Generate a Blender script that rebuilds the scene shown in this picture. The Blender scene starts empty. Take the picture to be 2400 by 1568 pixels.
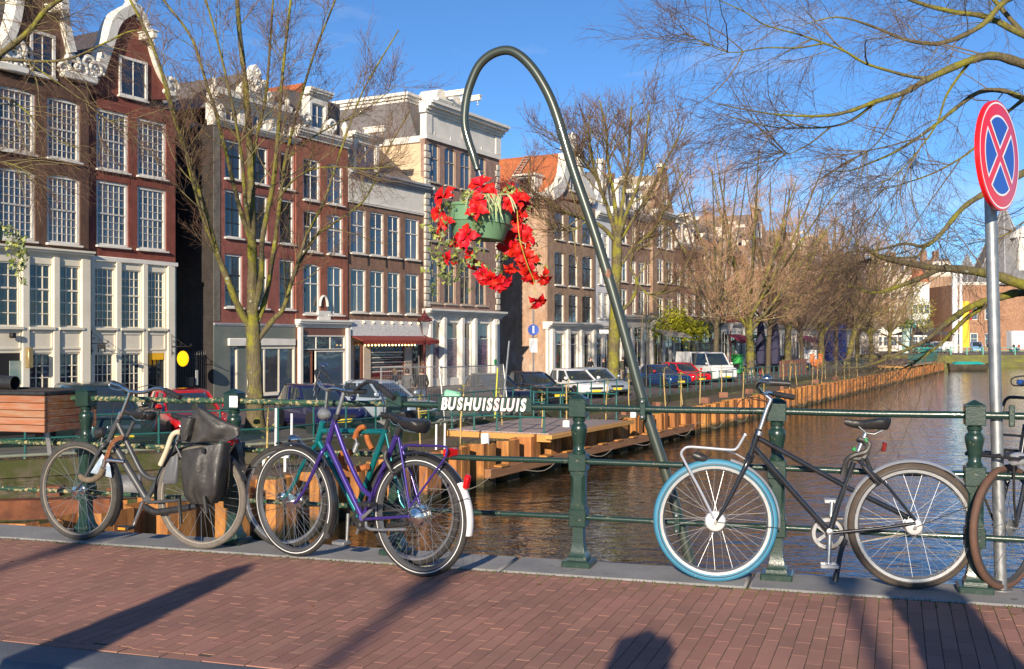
import bpy, math, random
import numpy as np
from mathutils import Vector, Matrix
SC = bpy.context.scene
COL = SC.collection
R = math.radians
F_PX, CX, CY, EYE = 2500.0, 1200.0, 799.0, 1.35      # survey constants: focal length in photo pixels, horizon, eye height
# ---------------------------------------------------------------- camera, sky, sun, exposure
cam = bpy.data.cameras.new('camera'); cam.lens = 37.5; cam.sensor_width = 36.0
cam.shift_y = 15.0/2400.0; cam.clip_start = 0.05; cam.clip_end = 5000
co = bpy.data.objects.new('camera', cam); COL.objects.link(co)
co.location = (0, 0, EYE); co.rotation_euler = (R(90), 0, 0); SC.camera = co
SUN_AZ, SUN_EL = R(12.0), R(17.5)                      # light travels towards +Y, turned a little to +X
wd = bpy.data.worlds.new('World'); SC.world = wd; wd.use_nodes = True
wn, wl = wd.node_tree.nodes, wd.node_tree.links
sky = wn.new('ShaderNodeTexSky'); sky.sky_type = 'NISHITA'; sky.sun_disc = False
sky.sun_elevation = SUN_EL; sky.sun_rotation = math.pi + SUN_AZ
sky.air_density = 0.75; sky.dust_density = 0.0; sky.ozone_density = 5.0; sky.altitude = 0
bg = wn['Background']; bg.inputs[1].default_value = 0.10
tc = wn.new('ShaderNodeTexCoord'); mp = wn.new('ShaderNodeMapping'); mp.inputs['Scale'].default_value = (1.0, 1.0, 4.5)
mp.inputs['Location'].default_value = (3.1, 0.6, 0.2)
nz = wn.new('ShaderNodeTexNoise'); nz.inputs['Scale'].default_value = 2.3; nz.inputs['Detail'].default_value = 7; nz.inputs['Roughness'].default_value = 0.62
rp = wn.new('ShaderNodeValToRGB'); rp.color_ramp.elements[0].position = 0.57; rp.color_ramp.elements[1].position = 0.86
rp.color_ramp.elements[1].color = (0.5, 0.5, 0.5, 1)
mx = wn.new('ShaderNodeMix'); mx.data_type = 'RGBA'; mx.inputs[7].default_value = (6.5, 6.7, 7.2, 1)
wl.new(tc.outputs['Generated'], mp.inputs[0]); wl.new(mp.outputs[0], nz.inputs[0]); wl.new(nz.outputs[0], rp.inputs[0])
wl.new(rp.outputs[0], mx.inputs[0]); tn = wn.new('ShaderNodeMix'); tn.data_type = 'RGBA'; tn.blend_type = 'MULTIPLY'; tn.inputs[0].default_value = 1.0; tn.inputs[7].default_value = (0.80, 0.97, 1.06, 1); wl.new(sky.outputs[0], tn.inputs[6]); wl.new(tn.outputs[2], mx.inputs[6]); wl.new(mx.outputs[2], bg.inputs[0])
sl = bpy.data.lights.new('sun', 'SUN'); sl.energy = 5.0; sl.angle = R(0.53); sl.color = (1.0, 0.86, 0.68)
so = bpy.data.objects.new('sun', sl); COL.objects.link(so)
LDIR = Vector((math.sin(SUN_AZ)*math.cos(SUN_EL), math.cos(SUN_AZ)*math.cos(SUN_EL), -math.sin(SUN_EL)))
so.rotation_euler = LDIR.to_track_quat('-Z', 'Y').to_euler()
vs = SC.view_settings; vs.view_transform = 'Standard'; vs.look = 'None'; vs.gamma = 1; vs.exposure = 0.56; vs.use_curve_mapping = False
# ---------------------------------------------------------------- survey: photo pixels to places
def at(px, py, Y):
 return Vector(((px-CX)/F_PX*Y, Y, EYE-(py-CY)/F_PX*Y))
def on_ground(px, py, z=0.0):
 return at(px, py, (EYE-z)*F_PX/(py-CY))
# ---------------------------------------------------------------- mesh builder
class MB:
 def __init__(s): s.v = []; s.f = []
 def add(s, vs_, fs):
  o = len(s.v); s.v.extend([tuple(p) for p in vs_]); s.f.extend([tuple(i+o for i in f) for f in fs]); return s
 def box(s, c, d, rot=None, b=0.0):
  hx, hy, hz = d[0]/2, d[1]/2, d[2]/2
  if b <= 0:
   vs_ = [(x, y, z) for x in (-hx, hx) for y in (-hy, hy) for z in (-hz, hz)]
   fs = [(0,1,3,2),(4,6,7,5),(0,4,5,1),(2,3,7,6),(0,2,6,4),(1,5,7,3)]
  else:
   vs_ = []; idx = {}
   for sx in (-1, 1):
    for sy in (-1, 1):
     for sz in (-1, 1):
      for a in range(3):
       p = [sx*(hx-b), sy*(hy-b), sz*(hz-b)]; p[a] = (sx*hx, sy*hy, sz*hz)[a]
       idx[(sx, sy, sz, a)] = len(vs_); vs_.append(tuple(p))
   fs = []
   for a in range(3):
    o1, o2 = (a+1) % 3, (a+2) % 3
    for sg in (-1, 1):
     q = []
     for (p, r_) in ((-1,-1),(1,-1),(1,1),(-1,1)):
      k = [0,0,0]; k[a] = sg; k[o1] = p; k[o2] = r_; q.append(idx[(k[0],k[1],k[2],a)])
     fs.append(tuple(q if sg > 0 else q[::-1]))
     for so_ in (-1, 1):           # edge between +-a and +-o1
      k0 = [0,0,0]; k1 = [0,0,0]; k0[a] = k1[a] = sg; k0[o1] = k1[o1] = so_; k0[o2] = -1; k1[o2] = 1
      e = [idx[(*k0, a)], idx[(*k1, a)], idx[(*k1, o1)], idx[(*k0, o1)]]
      fs.append(tuple(e if sg*so_ < 0 else e[::-1]))
   for sx in (-1, 1):
    for sy in (-1, 1):
     for sz in (-1, 1):
      t = [idx[(sx,sy,sz,a)] for a in range(3)]; fs.append(tuple(t if sx*sy*sz > 0 else t[::-1]))
  M = rot if rot is not None else Matrix()
  c = Vector(c)
  return s.add([tuple((M @ Vector(p)) + c) for p in vs_], fs)
 def tube(s, pts, r, n=8, cap=True, closed=False):
  pts = [Vector(p) for p in pts]; m = len(pts)
  rs = r if isinstance(r, (list, tuple)) else [r]*m
  o = len(s.v); ref = None
  for i, p in enumerate(pts):
   if closed: t = pts[(i+1) % m]-pts[i-1]
   else: t = pts[min(i+1, m-1)]-pts[max(i-1, 0)]
   t = t.normalized() if t.length > 1e-9 else Vector((0,0,1))
   if ref is None:
    ref = Vector((0,0,1)) if abs(t.z) < 0.9 else Vector((1,0,0))
   a = (ref - t*ref.dot(t)); a = a.normalized() if a.length > 1e-6 else t.orthogonal().normalized()
   b_ = t.cross(a); ref = a
   for k in range(n):
    an = 2*math.pi*k/n + (math.pi/4 if n == 4 else 0)
    s.v.append(tuple(p + (a*math.cos(an) + b_*math.sin(an))*rs[i]))
  for i in range(m if closed else m-1):
   j = (i+1) % m
   for k in range(n):
    k2 = (k+1) % n
    s.f.append((o+i*n+k, o+i*n+k2, o+j*n+k2, o+j*n+k))
  if cap and not closed:
   s.f.append(tuple(o+k for k in range(n))[::-1]); s.f.append(tuple(o+(m-1)*n+k for k in range(n)))
  return s
 def lathe(s, prof, n=16, c=(0,0,0), axis='z', sq=False, cap=True):
  o = len(s.v); c = Vector(c); m = len(prof)
  for (r, h) in prof:
   for k in range(n):
    an = 2*math.pi*(k+0.5)/n
    x, y = r*math.cos(an), r*math.sin(an)
    if sq: x, y = x*math.sqrt(2), y*math.sqrt(2)
    p = {'z': (x, y, h), 'y': (y, h, x), 'x': (h, x, y)}[axis]
    s.v.append(tuple(Vector(p)+c))
  for i in range(m-1):
   for k in range(n):
    k2 = (k+1) % n
    s.f.append((o+i*n+k, o+i*n+k2, o+(i+1)*n+k2, o+(i+1)*n+k))
  if cap and prof[0][0] > 1e-5: s.f.append(tuple(o+k for k in range(n))[::-1])
  if cap and prof[-1][0] > 1e-5: s.f.append(tuple(o+(m-1)*n+k for k in range(n)))
  return s
 def prism(s, poly, y0, y1):
  """polygon in (x, z), extruded along y"""
  n = len(poly); o = len(s.v)
  s.v.extend([(p[0], y0, p[1]) for p in poly]); s.v.extend([(p[0], y1, p[1]) for p in poly])
  ar = sum(poly[i][0]*poly[(i+1) % n][1]-poly[(i+1) % n][0]*poly[i][1] for i in range(n))
  a = tuple(range(o, o+n)); b_ = tuple(range(o+n, o+2*n))
  if (ar > 0) == (y1 > y0): s.f += [a, b_[::-1]]
  else: s.f += [a[::-1], b_]
  for i in range(n):
   j = (i+1) % n
   q = (o+i, o+n+i, o+n+j, o+j)
   s.f.append(q if (ar > 0) == (y1 > y0) else q[::-1])
  return s
 def ring(s, pts_c, w, h):
  """flat band of square section (w in plane, h across) following (x, y, z) points"""
  return s.tube(pts_c, w*0.7071, 4)
 def build(s, name, mat, parent=None, smooth=True, ang=38, M=None, loc=None):
  me = bpy.data.meshes.new(name); me.from_pydata(s.v, [], s.f)
  if mat is not None: me.materials.append(mat)
  if smooth and len(me.polygons):
   me.polygons.foreach_set('use_smooth', [True]*len(me.polygons))
   me.set_sharp_from_angle(angle=R(ang))
  me.update()
  return link(name, me, parent, M, loc)
def link(name, me, parent=None, M=None, loc=None):
 o = bpy.data.objects.new(name, me); COL.objects.link(o)
 if parent is not None: o.parent = parent
 if M is not None: o.matrix_local = M
 if loc is not None: o.location = loc
 return o
def tag(o, label=None, cat=None, group=None, kind=None):
 if label: o['label'] = label
 if cat: o['category'] = cat
 if group: o['group'] = group
 if kind: o['kind'] = kind
 return o
def thing(name, label, cat, loc=(0,0,0), rz=0.0, group=None, rx=0.0):
 o = bpy.data.objects.new(name, None); COL.objects.link(o); o.empty_display_size = 0.1
 o.location = loc; o.rotation_euler = (rx, 0, rz)
 return tag(o, label, cat, group)
def part(name, parent, loc=(0,0,0), rot=(0,0,0)):
 o = bpy.data.objects.new(name, None); COL.objects.link(o); o.parent = parent; o.location = loc; o.rotation_euler = rot
 return o
KIDS = {}
def copy_tree(o, parent=None):
 c = o.copy(); COL.objects.link(c); c.parent = parent
 for ch in list(o.children): copy_tree(ch, c)
 return c
def arc(c, r, a0, a1, n, plane='xz', y=0.0):
 out = []
 for i in range(n+1):
  a = R(a0+(a1-a0)*i/n)
  out.append((c[0]+r*math.cos(a), y, c[1]+r*math.sin(a)))
 return out
def spline(pts, sub=6):
 """Catmull-Rom through points (any dimension)"""
 P = [np.array(p, float) for p in pts]; out = []
 for i in range(len(P)-1):
  p0, p1, p2, p3 = P[max(i-1, 0)], P[i], P[i+1], P[min(i+2, len(P)-1)]
  for k in range(sub):
   t = k/sub
   out.append(0.5*((2*p1)+(-p0+p2)*t+(2*p0-5*p1+4*p2-p3)*t*t+(-p0+3*p1-3*p2+p3)*t**3))
 out.append(P[-1]); return out
# ---------------------------------------------------------------- materials
MATS = {}
def _nt(name):
 m = bpy.data.materials.new(name); m.use_nodes = True
 return m, m.node_tree.nodes, m.node_tree.links, m.node_tree.nodes['Principled BSDF']
def c4(c): return (c[0], c[1], c[2], 1)
def M(name, c1, c2=None, scale=6.0, rough=0.6, metal=0.0, bump=0.0, bscale=60.0, stretch=(1,1,1), lo=0.35, hi=0.65,
  chip=None, chip_t=(0.62, 0.66), chip_s=30.0, rand=0.0, coat=0.0, spec=0.5, trans=0.0, rvar=0.0, detail=5, world=False, tide=None, emit=None):
 if name in MATS: return MATS[name]
 m, n, l, b = _nt(name); MATS[name] = m
 b.inputs['Roughness'].default_value = rough; b.inputs['Metallic'].default_value = metal
 b.inputs['Specular IOR Level'].default_value = spec
 if coat: b.inputs['Coat Weight'].default_value = coat; b.inputs['Coat Roughness'].default_value = 0.06
 if trans: b.inputs['Transmission Weight'].default_value = trans
 if emit: b.inputs['Emission Color'].default_value = c4(emit[0]); b.inputs['Emission Strength'].default_value = emit[1]
 co_ = n.new('ShaderNodeTexCoord'); mp_ = n.new('ShaderNodeMapping'); mp_.inputs['Scale'].default_value = stretch
 l.new(n.new('ShaderNodeNewGeometry').outputs['Position'] if world else co_.outputs['Object'], mp_.inputs[0])
 col = None
 if c2 is not None:
  nz_ = n.new('ShaderNodeTexNoise'); nz_.inputs['Scale'].default_value = scale; nz_.inputs['Detail'].default_value = detail
  nz_.inputs['Roughness'].default_value = 0.6
  l.new(mp_.outputs[0], nz_.inputs[0])
  rp_ = n.new('ShaderNodeValToRGB'); e = rp_.color_ramp.elements
  e[0].position = lo; e[0].color = c4(c1); e[1].position = hi; e[1].color = c4(c2)
  l.new(nz_.outputs[0], rp_.inputs[0]); col = rp_.outputs[0]
 if rand > 0:
  oi = n.new('ShaderNodeObjectInfo'); hv = n.new('ShaderNodeHueSaturation')
  ge = n.new('ShaderNodeNewGeometry'); ad = n.new('ShaderNodeMath'); ad.operation = 'ADD'
  fr = n.new('ShaderNodeMath'); fr.operation = 'FRACT'
  l.new(oi.outputs['Random'], ad.inputs[0]); l.new(ge.outputs['Random Per Island'], ad.inputs[1]); l.new(ad.outputs[0], fr.inputs[0])
  mr = n.new('ShaderNodeMapRange'); mr.inputs[3].default_value = 1-rand; mr.inputs[4].default_value = 1+rand
  l.new(fr.outputs[0], mr.inputs[0]); l.new(mr.outputs[0], hv.inputs['Value'])
  mr2 = n.new('ShaderNodeMapRange'); mr2.inputs[3].default_value = 0.5-rand*0.04; mr2.inputs[4].default_value = 0.5+rand*0.04
  f2 = n.new('ShaderNodeMath'); f2.operation = 'MULTIPLY'; f2.inputs[1].default_value = 7.31
  f3 = n.new('ShaderNodeMath'); f3.operation = 'FRACT'
  l.new(fr.outputs[0], f2.inputs[0]); l.new(f2.outputs[0], f3.inputs[0]); l.new(f3.outputs[0], mr2.inputs[0]); l.new(mr2.outputs[0], hv.inputs['Hue'])
  if col is not None: l.new(col, hv.inputs['Color'])
  else: hv.inputs['Color'].default_value = c4(c1)
  col = hv.outputs[0]
 if chip is not None:
  nz3 = n.new('ShaderNodeTexNoise'); nz3.inputs['Scale'].default_value = chip_s; nz3.inputs['Detail'].default_value = 6; nz3.inputs['Roughness'].default_value = 0.65
  l.new(mp_.outputs[0], nz3.inputs[0])
  r3 = n.new('ShaderNodeMapRange'); r3.inputs[1].default_value = chip_t[0]; r3.inputs[2].default_value = chip_t[1]
  l.new(nz3.outputs[0], r3.inputs[0])
  mm = n.new('ShaderNodeMix'); mm.data_type = 'RGBA'; l.new(r3.outputs[0], mm.inputs[0])
  if col is not None: l.new(col, mm.inputs[6])
  else: mm.inputs[6].default_value = c4(c1)
  mm.inputs[7].default_value = c4(chip); col = mm.outputs[2]
  ra = n.new('ShaderNodeMapRange'); ra.inputs[3].default_value = rough; ra.inputs[4].default_value = 0.85
  l.new(r3.outputs[0], ra.inputs[0]); l.new(ra.outputs[0], b.inputs['Roughness'])
 elif rvar > 0:
  nr = n.new('ShaderNodeTexNoise'); nr.inputs['Scale'].default_value = scale*2.3; nr.inputs['Detail'].default_value = 4
  l.new(mp_.outputs[0], nr.inputs[0]); ra = n.new('ShaderNodeMapRange')
  ra.inputs[1].default_value = 0.3; ra.inputs[2].default_value = 0.7
  ra.inputs[3].default_value = max(0.02, rough-rvar); ra.inputs[4].default_value = min(1, rough+rvar)
  l.new(nr.outputs[0], ra.inputs[0]); l.new(ra.outputs[0], b.inputs['Roughness'])
 if tide:      # algae and wet band above the water line
  sz = n.new('ShaderNodeSeparateXYZ'); l.new(n.new('ShaderNodeNewGeometry').outputs['Position'], sz.inputs[0]); nt_ = n.new('ShaderNodeTexNoise'); nt_.inputs['Scale'].default_value = 2.5; nt_.inputs['Detail'].default_value = 6
  l.new(mp_.outputs[0], nt_.inputs[0]); ma = n.new('ShaderNodeMath'); ma.operation = 'MULTIPLY_ADD'; ma.inputs[1].default_value = 0.45; l.new(nt_.outputs[0], ma.inputs[0]); l.new(sz.outputs[2], ma.inputs[2])
  rt_ = n.new('ShaderNodeMapRange'); rt_.inputs[1].default_value = tide[0]; rt_.inputs[2].default_value = tide[1]; l.new(ma.outputs[0], rt_.inputs[0]); tm_ = n.new('ShaderNodeMix'); tm_.data_type = 'RGBA'
  l.new(rt_.outputs[0], tm_.inputs[0]); tm_.inputs[6].default_value = c4(tide[2]); l.new(col, tm_.inputs[7]); col = tm_.outputs[2]
 if col is not None: l.new(col, b.inputs['Base Color'])
 else: b.inputs['Base Color'].default_value = c4(c1)
 if bump > 0:
  nb = n.new('ShaderNodeTexNoise'); nb.inputs['Scale'].default_value = bscale; nb.inputs['Detail'].default_value = 5
  l.new(mp_.outputs[0], nb.inputs[0]); bp = n.new('ShaderNodeBump'); bp.inputs['Strength'].default_value = min(1, bump); bp.inputs['Distance'].default_value = 0.01*max(1, bump)
  l.new(nb.outputs[0], bp.inputs['Height']); l.new(bp.outputs[0], b.inputs['Normal'])
 return m
def BRICK(name, c1, c2, mortar, bw=0.22, bh=0.068, ms=0.011, stain=0.5, stain_c=None, moss=None):
 if name in MATS: return MATS[name]
 m, n, l, b = _nt(name); MATS[name] = m
 b.inputs['Roughness'].default_value = 0.85; b.inputs['Specular IOR Level'].default_value = 0.25
 co_ = n.new('ShaderNodeTexCoord'); sp = n.new('ShaderNodeSeparateXYZ'); l.new(co_.outputs['Object'], sp.inputs[0])
 ad = n.new('ShaderNodeMath'); ad.operation = 'ADD'; l.new(sp.outputs[0], ad.inputs[0]); l.new(sp.outputs[1], ad.inputs[1])
 cb = n.new('ShaderNodeCombineXYZ'); l.new(ad.outputs[0], cb.inputs[0]); l.new(sp.outputs[2], cb.inputs[1])
 bt = n.new('ShaderNodeTexBrick'); bt.inputs['Scale'].default_value = 1; bt.inputs['Brick Width'].default_value = bw
 bt.inputs['Row Height'].default_value = bh; bt.inputs['Mortar Size'].default_value = ms; bt.inputs['Mortar Smooth'].default_value = 0.2
 bt.inputs['Color1'].default_value = c4(c1); bt.inputs['Color2'].default_value = c4(c2); bt.inputs['Mortar'].default_value = c4(mortar)
 bt.inputs['Bias'].default_value = -0.1
 l.new(cb.outputs[0], bt.inputs[0])
 nz_ = n.new('ShaderNodeTexNoise'); nz_.inputs['Scale'].default_value = 0.55; nz_.inputs['Detail'].default_value = 8; nz_.inputs['Roughness'].default_value = 0.68
 l.new(co_.outputs['Object'], nz_.inputs[0])
 r_ = n.new('ShaderNodeMapRange'); r_.inputs[1].default_value = 0.42; r_.inputs[2].default_value = 0.72; r_.inputs[4].default_value = stain
 l.new(nz_.outputs[0], r_.inputs[0])
 mm = n.new('ShaderNodeMix'); mm.data_type = 'RGBA'; l.new(r_.outputs[0], mm.inputs[0]); l.new(bt.outputs[0], mm.inputs[6])
 mm.inputs[7].default_value = c4(stain_c or tuple(x*0.55 for x in c1)); col = mm.outputs[2]
 if moss:
  nm = n.new('ShaderNodeTexNoise'); nm.inputs['Scale'].default_value = 1.6; nm.inputs['Detail'].default_value = 9; nm.inputs['Roughness'].default_value = 0.75
  l.new(co_.outputs['Object'], nm.inputs[0]); r2 = n.new('ShaderNodeMapRange'); r2.inputs[1].default_value = 0.42; r2.inputs[2].default_value = 0.56
  l.new(nm.outputs[0], r2.inputs[0]); m2 = n.new('ShaderNodeMix'); m2.data_type = 'RGBA'; l.new(r2.outputs[0], m2.inputs[0]); l.new(col, m2.inputs[6])
  m2.inputs[7].default_value = c4(moss); col = m2.outputs[2]
 ns_ = n.new('ShaderNodeTexNoise'); ns_.inputs['Scale'].default_value = 2.6; ns_.inputs['Detail'].default_value = 9; ns_.inputs['Roughness'].default_value = 0.75
 ms_ = n.new('ShaderNodeMapping'); ms_.inputs['Scale'].default_value = (1, 1, 0.55); l.new(co_.outputs['Object'], ms_.inputs[0]); l.new(ms_.outputs[0], ns_.inputs[0])
 rs_ = n.new('ShaderNodeMapRange'); rs_.inputs[1].default_value = 0.3; rs_.inputs[2].default_value = 0.7; rs_.inputs[3].default_value = 0.62; rs_.inputs[4].default_value = 1.3; l.new(ns_.outputs[0], rs_.inputs[0])
 hs_ = n.new('ShaderNodeHueSaturation'); l.new(rs_.outputs[0], hs_.inputs['Value']); l.new(col, hs_.inputs['Color']); col = hs_.outputs[0]
 l.new(col, b.inputs['Base Color'])
 bp = n.new('ShaderNodeBump'); bp.inputs['Strength'].default_value = 0.5; bp.inputs['Distance'].default_value = 0.008; bp.invert = True
 l.new(bt.outputs['Fac'], bp.inputs['Height']); l.new(bp.outputs[0], b.inputs['Normal'])
 return m
def GLASS(name, c, rough=0.03, c2=None):
 if name in MATS: return MATS[name]
 m, n, l, b = _nt(name); MATS[name] = m
 b.inputs['Base Color'].default_value = c4(c); b.inputs['Roughness'].default_value = rough
 b.inputs['Specular IOR Level'].default_value = 0.8; b.inputs['Coat Weight'].default_value = 0.6; b.inputs['Coat Roughness'].default_value = 0.02
 co_ = n.new('ShaderNodeTexCoord'); nb = n.new('ShaderNodeTexNoise'); nb.inputs['Scale'].default_value = 1.4; nb.inputs['Detail'].default_value = 2
 l.new(co_.outputs['Object'], nb.inputs[0]); bp = n.new('ShaderNodeBump'); bp.inputs['Strength'].default_value = 0.12; bp.inputs['Distance'].default_value = 0.05
 l.new(nb.outputs[0], bp.inputs['Height']); l.new(bp.outputs[0], b.inputs['Normal']); l.new(bp.outputs[0], b.inputs['Coat Normal'])
 if c2 is not None:      # folds of a curtain seen behind the glass
  wv = n.new('ShaderNodeTexNoise'); wv.inputs['Scale'].default_value = 3.0; wv.inputs['Detail'].default_value = 3
  mp_ = n.new('ShaderNodeMapping'); mp_.inputs['Scale'].default_value = (6, 6, 0.5); l.new(co_.outputs['Object'], mp_.inputs[0]); l.new(mp_.outputs[0], wv.inputs[0])
  rr = n.new('ShaderNodeValToRGB'); rr.color_ramp.elements[0].color = c4(c); rr.color_ramp.elements[1].color = c4(c2)
  rr.color_ramp.elements[0].position = 0.35; rr.color_ramp.elements[1].position = 0.65
  l.new(wv.outputs[0], rr.inputs[0]); l.new(rr.outputs[0], b.inputs['Base Color'])
 return m
WHITE = M('white_paint', (0.74, 0.70, 0.62), (0.54, 0.51, 0.44), scale=1.1, rough=0.55, lo=0.45, hi=0.8, detail=9)
CREAM = M('cream_paint', (0.74, 0.68, 0.55), (0.62, 0.56, 0.44), scale=0.9, rough=0.5, lo=0.4, hi=0.8)
GREENP = M('green_rail_paint', (0.011, 0.032, 0.025), (0.018, 0.044, 0.033), scale=9, rough=0.3, chip=(0.26, 0.2, 0.11), chip_t=(0.64, 0.69), chip_s=34, coat=0.25, bump=0.12, bscale=90)
GREENC = M('green_rail_paint_flaked', (0.022, 0.06, 0.038), (0.034, 0.08, 0.046), scale=9, rough=0.35, chip=(0.38, 0.30, 0.15), chip_t=(0.53, 0.59), chip_s=42, bump=0.3, bscale=90)
GREENT = M('teal_rail_paint', (0.015, 0.085, 0.075), (0.02, 0.11, 0.10), scale=3, rough=0.35, chip=(0.2, 0.2, 0.16), chip_t=(0.66, 0.72), chip_s=18)
RUST = M('rusty_steel', (0.46, 0.20, 0.06), (0.22, 0.09, 0.035), scale=2.2, stretch=(3.0, 3.0, 0.45), rough=0.9, lo=0.36, hi=0.66, bump=0.5, bscale=25, spec=0.2, detail=8, rand=0.16, world=True, tide=(-2.62, -2.42, (0.045, 0.04, 0.022)), chip=(0.5, 0.36, 0.2), chip_t=(0.66, 0.78), chip_s=1.6)
RUSTD = M('dark_rusty_steel', (0.2, 0.075, 0.035), (0.10, 0.04, 0.025), scale=2.5, rough=0.9, bump=0.4, bscale=20, spec=0.2)
STEEL = M('galvanised_steel', (0.36, 0.37, 0.37), (0.27, 0.28, 0.29), scale=14, rough=0.45, metal=0.7, rvar=0.1)
CHROME = M('polished_metal', (0.66, 0.64, 0.61), rough=0.22, metal=1.0)
ALU = M('brushed_aluminium', (0.62, 0.63, 0.63), (0.54, 0.54, 0.55), scale=30, rough=0.3, metal=0.9)
BLACKG = M('black_gloss_paint', (0.012, 0.013, 0.015), (0.02, 0.021, 0.024), scale=10, rough=0.2, coat=0.6)
BLACKR = M('black_rubber', (0.022, 0.021, 0.021), (0.035, 0.033, 0.032), scale=30, rough=0.72, bump=0.3, bscale=300)
BLACKP = M('black_plastic', (0.02, 0.02, 0.021), (0.03, 0.03, 0.031), scale=20, rough=0.38, rvar=0.1)
BLACKL = M('black_vinyl', (0.014, 0.014, 0.015), (0.028, 0.027, 0.026), scale=14, rough=0.34, rvar=0.12, bump=0.3, bscale=160)
CANVAS = M('worn_black_canvas', (0.026, 0.025, 0.024), (0.05, 0.047, 0.044), scale=9, rough=0.52, rvar=0.12, bump=0.4, bscale=45)
GREYF = M('grey_frame_paint', (0.04, 0.043, 0.048), (0.06, 0.063, 0.068), scale=12, rough=0.42, chip=(0.13,0.12,0.11), chip_t=(0.68,0.72), chip_s=40)
REDL = M('red_lens', (0.55, 0.008, 0.008), rough=0.12, coat=0.6)
AMBER = M('amber_reflector', (0.8, 0.28, 0.02), rough=0.2, coat=0.5)
LAMPG = M('lamp_glass', (0.62, 0.62, 0.58), (0.35, 0.35, 0.33), scale=40, rough=0.1, coat=0.8)
GLS = [GLASS('window_glass_dark', (0.02, 0.024, 0.03)), GLASS('window_glass_curtain', (0.06, 0.065, 0.075), 0.04, (0.14, 0.145, 0.15)),
  GLASS('window_glass_dim', (0.035, 0.04, 0.045), 0.03, (0.055, 0.06, 0.07)), GLASS('window_glass_blue', (0.05, 0.075, 0.11), 0.03)]
# ================================================================ BRIDGE
BRZ = math.atan2(-0.2979, 0.9546)                       # bridge axis: local x along the rail, local y out over the canal
BM = Matrix.Rotation(BRZ, 4, 'Z')
RAIL_Y = 6.215
def b_at(px, py=None, ly=RAIL_Y):
 """where the sight line through a photo column meets the plane ly of the bridge -> local x, z"""
 k = (px-CX)/F_PX; Y = ly/(0.9546+0.2979*k)
 return (0.9546*k-0.2979)*Y, (None if py is None else EYE-(py-CY)/F_PX*Y)
rng = random.Random(7)
PAVE = M('pavement_brick', (0.40, 0.20, 0.145), (0.315, 0.168, 0.128), scale=1.7, rough=0.85, bump=0.35, bscale=120, rand=0.10, spec=0.25,
   chip=(0.5, 0.42, 0.37), chip_t=(0.69, 0.75), chip_s=9, world=True)
JOINT = M('joint_sand', (0.085, 0.062, 0.048), (0.07, 0.085, 0.025), scale=2.6, rough=0.95, bump=0.5, bscale=80, lo=0.5, hi=0.62)
BLUES = M('blue_stone', (0.085, 0.095, 0.115), (0.15, 0.155, 0.165), scale=3.5, rough=0.55, bump=0.25, bscale=60, chip=(0.34, 0.35, 0.36), chip_t=(0.66, 0.74), chip_s=16, detail=8)
COPE = M('grey_coping_stone', (0.22, 0.215, 0.21), (0.30, 0.29, 0.275), scale=4, rough=0.8, bump=0.3, bscale=70, chip=(0.13, 0.125, 0.11), chip_t=(0.6, 0.7), chip_s=8, rand=0.1)
ROADM = M('road_setts', (0.11, 0.085, 0.085), (0.075, 0.065, 0.07), scale=5, rough=0.8, bump=0.5, bscale=40)
# bridge body, road, and brick bed of the pavement
mb = MB(); mb.box((0, 4.6, -0.45), (30, 3.45, 0.5)); tag(mb.build('bridge', BRICK('bridge_brick', (0.2,0.1,0.07), (0.15,0.08,0.06), (0.25,0.23,0.2)), M=BM), kind='structure')
mb = MB(); mb.box((0, -1.25, -0.21), (30, 9.79, 0.18)); tag(mb.build('bridge_road', ROADM, M=BM), kind='structure')
pavement = tag(MB().box((0, 4.915, -0.0772), (30, 2.04, 0.15)).build('pavement', JOINT, M=BM), kind='structure')
KA = R(2.5)                                             # the courses run slightly askew to the rail
cK, sK = math.cos(KA), math.sin(KA)
bricks = []
BWD, BLN = 0.0685, 0.205
for i in range(-125, 66):
 cx = i*BWD
 off = (i % 2)*0.5*BLN + rng.uniform(-0.02, 0.02) + (i*0.37 % 1)*0.04
 for j in range(-2, 13):
  yy = 3.90 + j*BLN + off
  y0, y1 = max(yy+0.00125, 3.975), min(yy+BLN-0.00125, 5.915)
  if y1-y0 < 0.03: continue
  ym = (y0+y1)/2
  lx = cx + (ym-5.9)*math.tan(KA)
  bricks.append((lx, ym, y1-y0))
def cam_px(lx, ly):
 w = BM @ Vector((lx, ly, 0)); return w.x/w.y*F_PX+CX, EYE/w.y*F_PX+CY, w.y
vis = []; rest = []
for b_ in bricks:
 px, py, Y = cam_px(b_[0], b_[1])
 if -60 < px < 2460 and py < 1600: vis.append((Y, b_))
 elif -900 < px < 3400: rest.append(b_)
vis.sort(); near = [b_ for _, b_ in vis[:298]]; rest += [b_ for _, b_ in vis[298:]]
bmesh_full = MB().box((0,0,-0.03), (BWD-0.004, BLN-0.0025, 0.06), b=0.0004).build('brick', PAVE, parent=pavement, ang=20)
first = True
def brick_M(lx, ly, ln):
 return Matrix.Translation((lx, ly, rng.uniform(-0.0006, 0.0006))) @ Matrix.Rotation(-KA+rng.uniform(-0.012, 0.012), 4, 'Z') @ \
   Matrix.Rotation(rng.uniform(-0.004, 0.004), 4, 'Y') @ Matrix.Rotation(rng.uniform(-0.001, 0.001), 4, 'X') @ Matrix.Diagonal((1, ln/(BLN-0.0025), 1, 1))
for (lx, ly, ln) in near:
 o = bmesh_full if first else link('brick', bmesh_full.data, pavement)
 first = False; o.matrix_local = brick_M(lx, ly, ln)
mb = MB(); tv = [tuple(v.co) for v in bmesh_full.data.vertices]; tf = [tuple(p.vertices) for p in bmesh_full.data.polygons]
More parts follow.
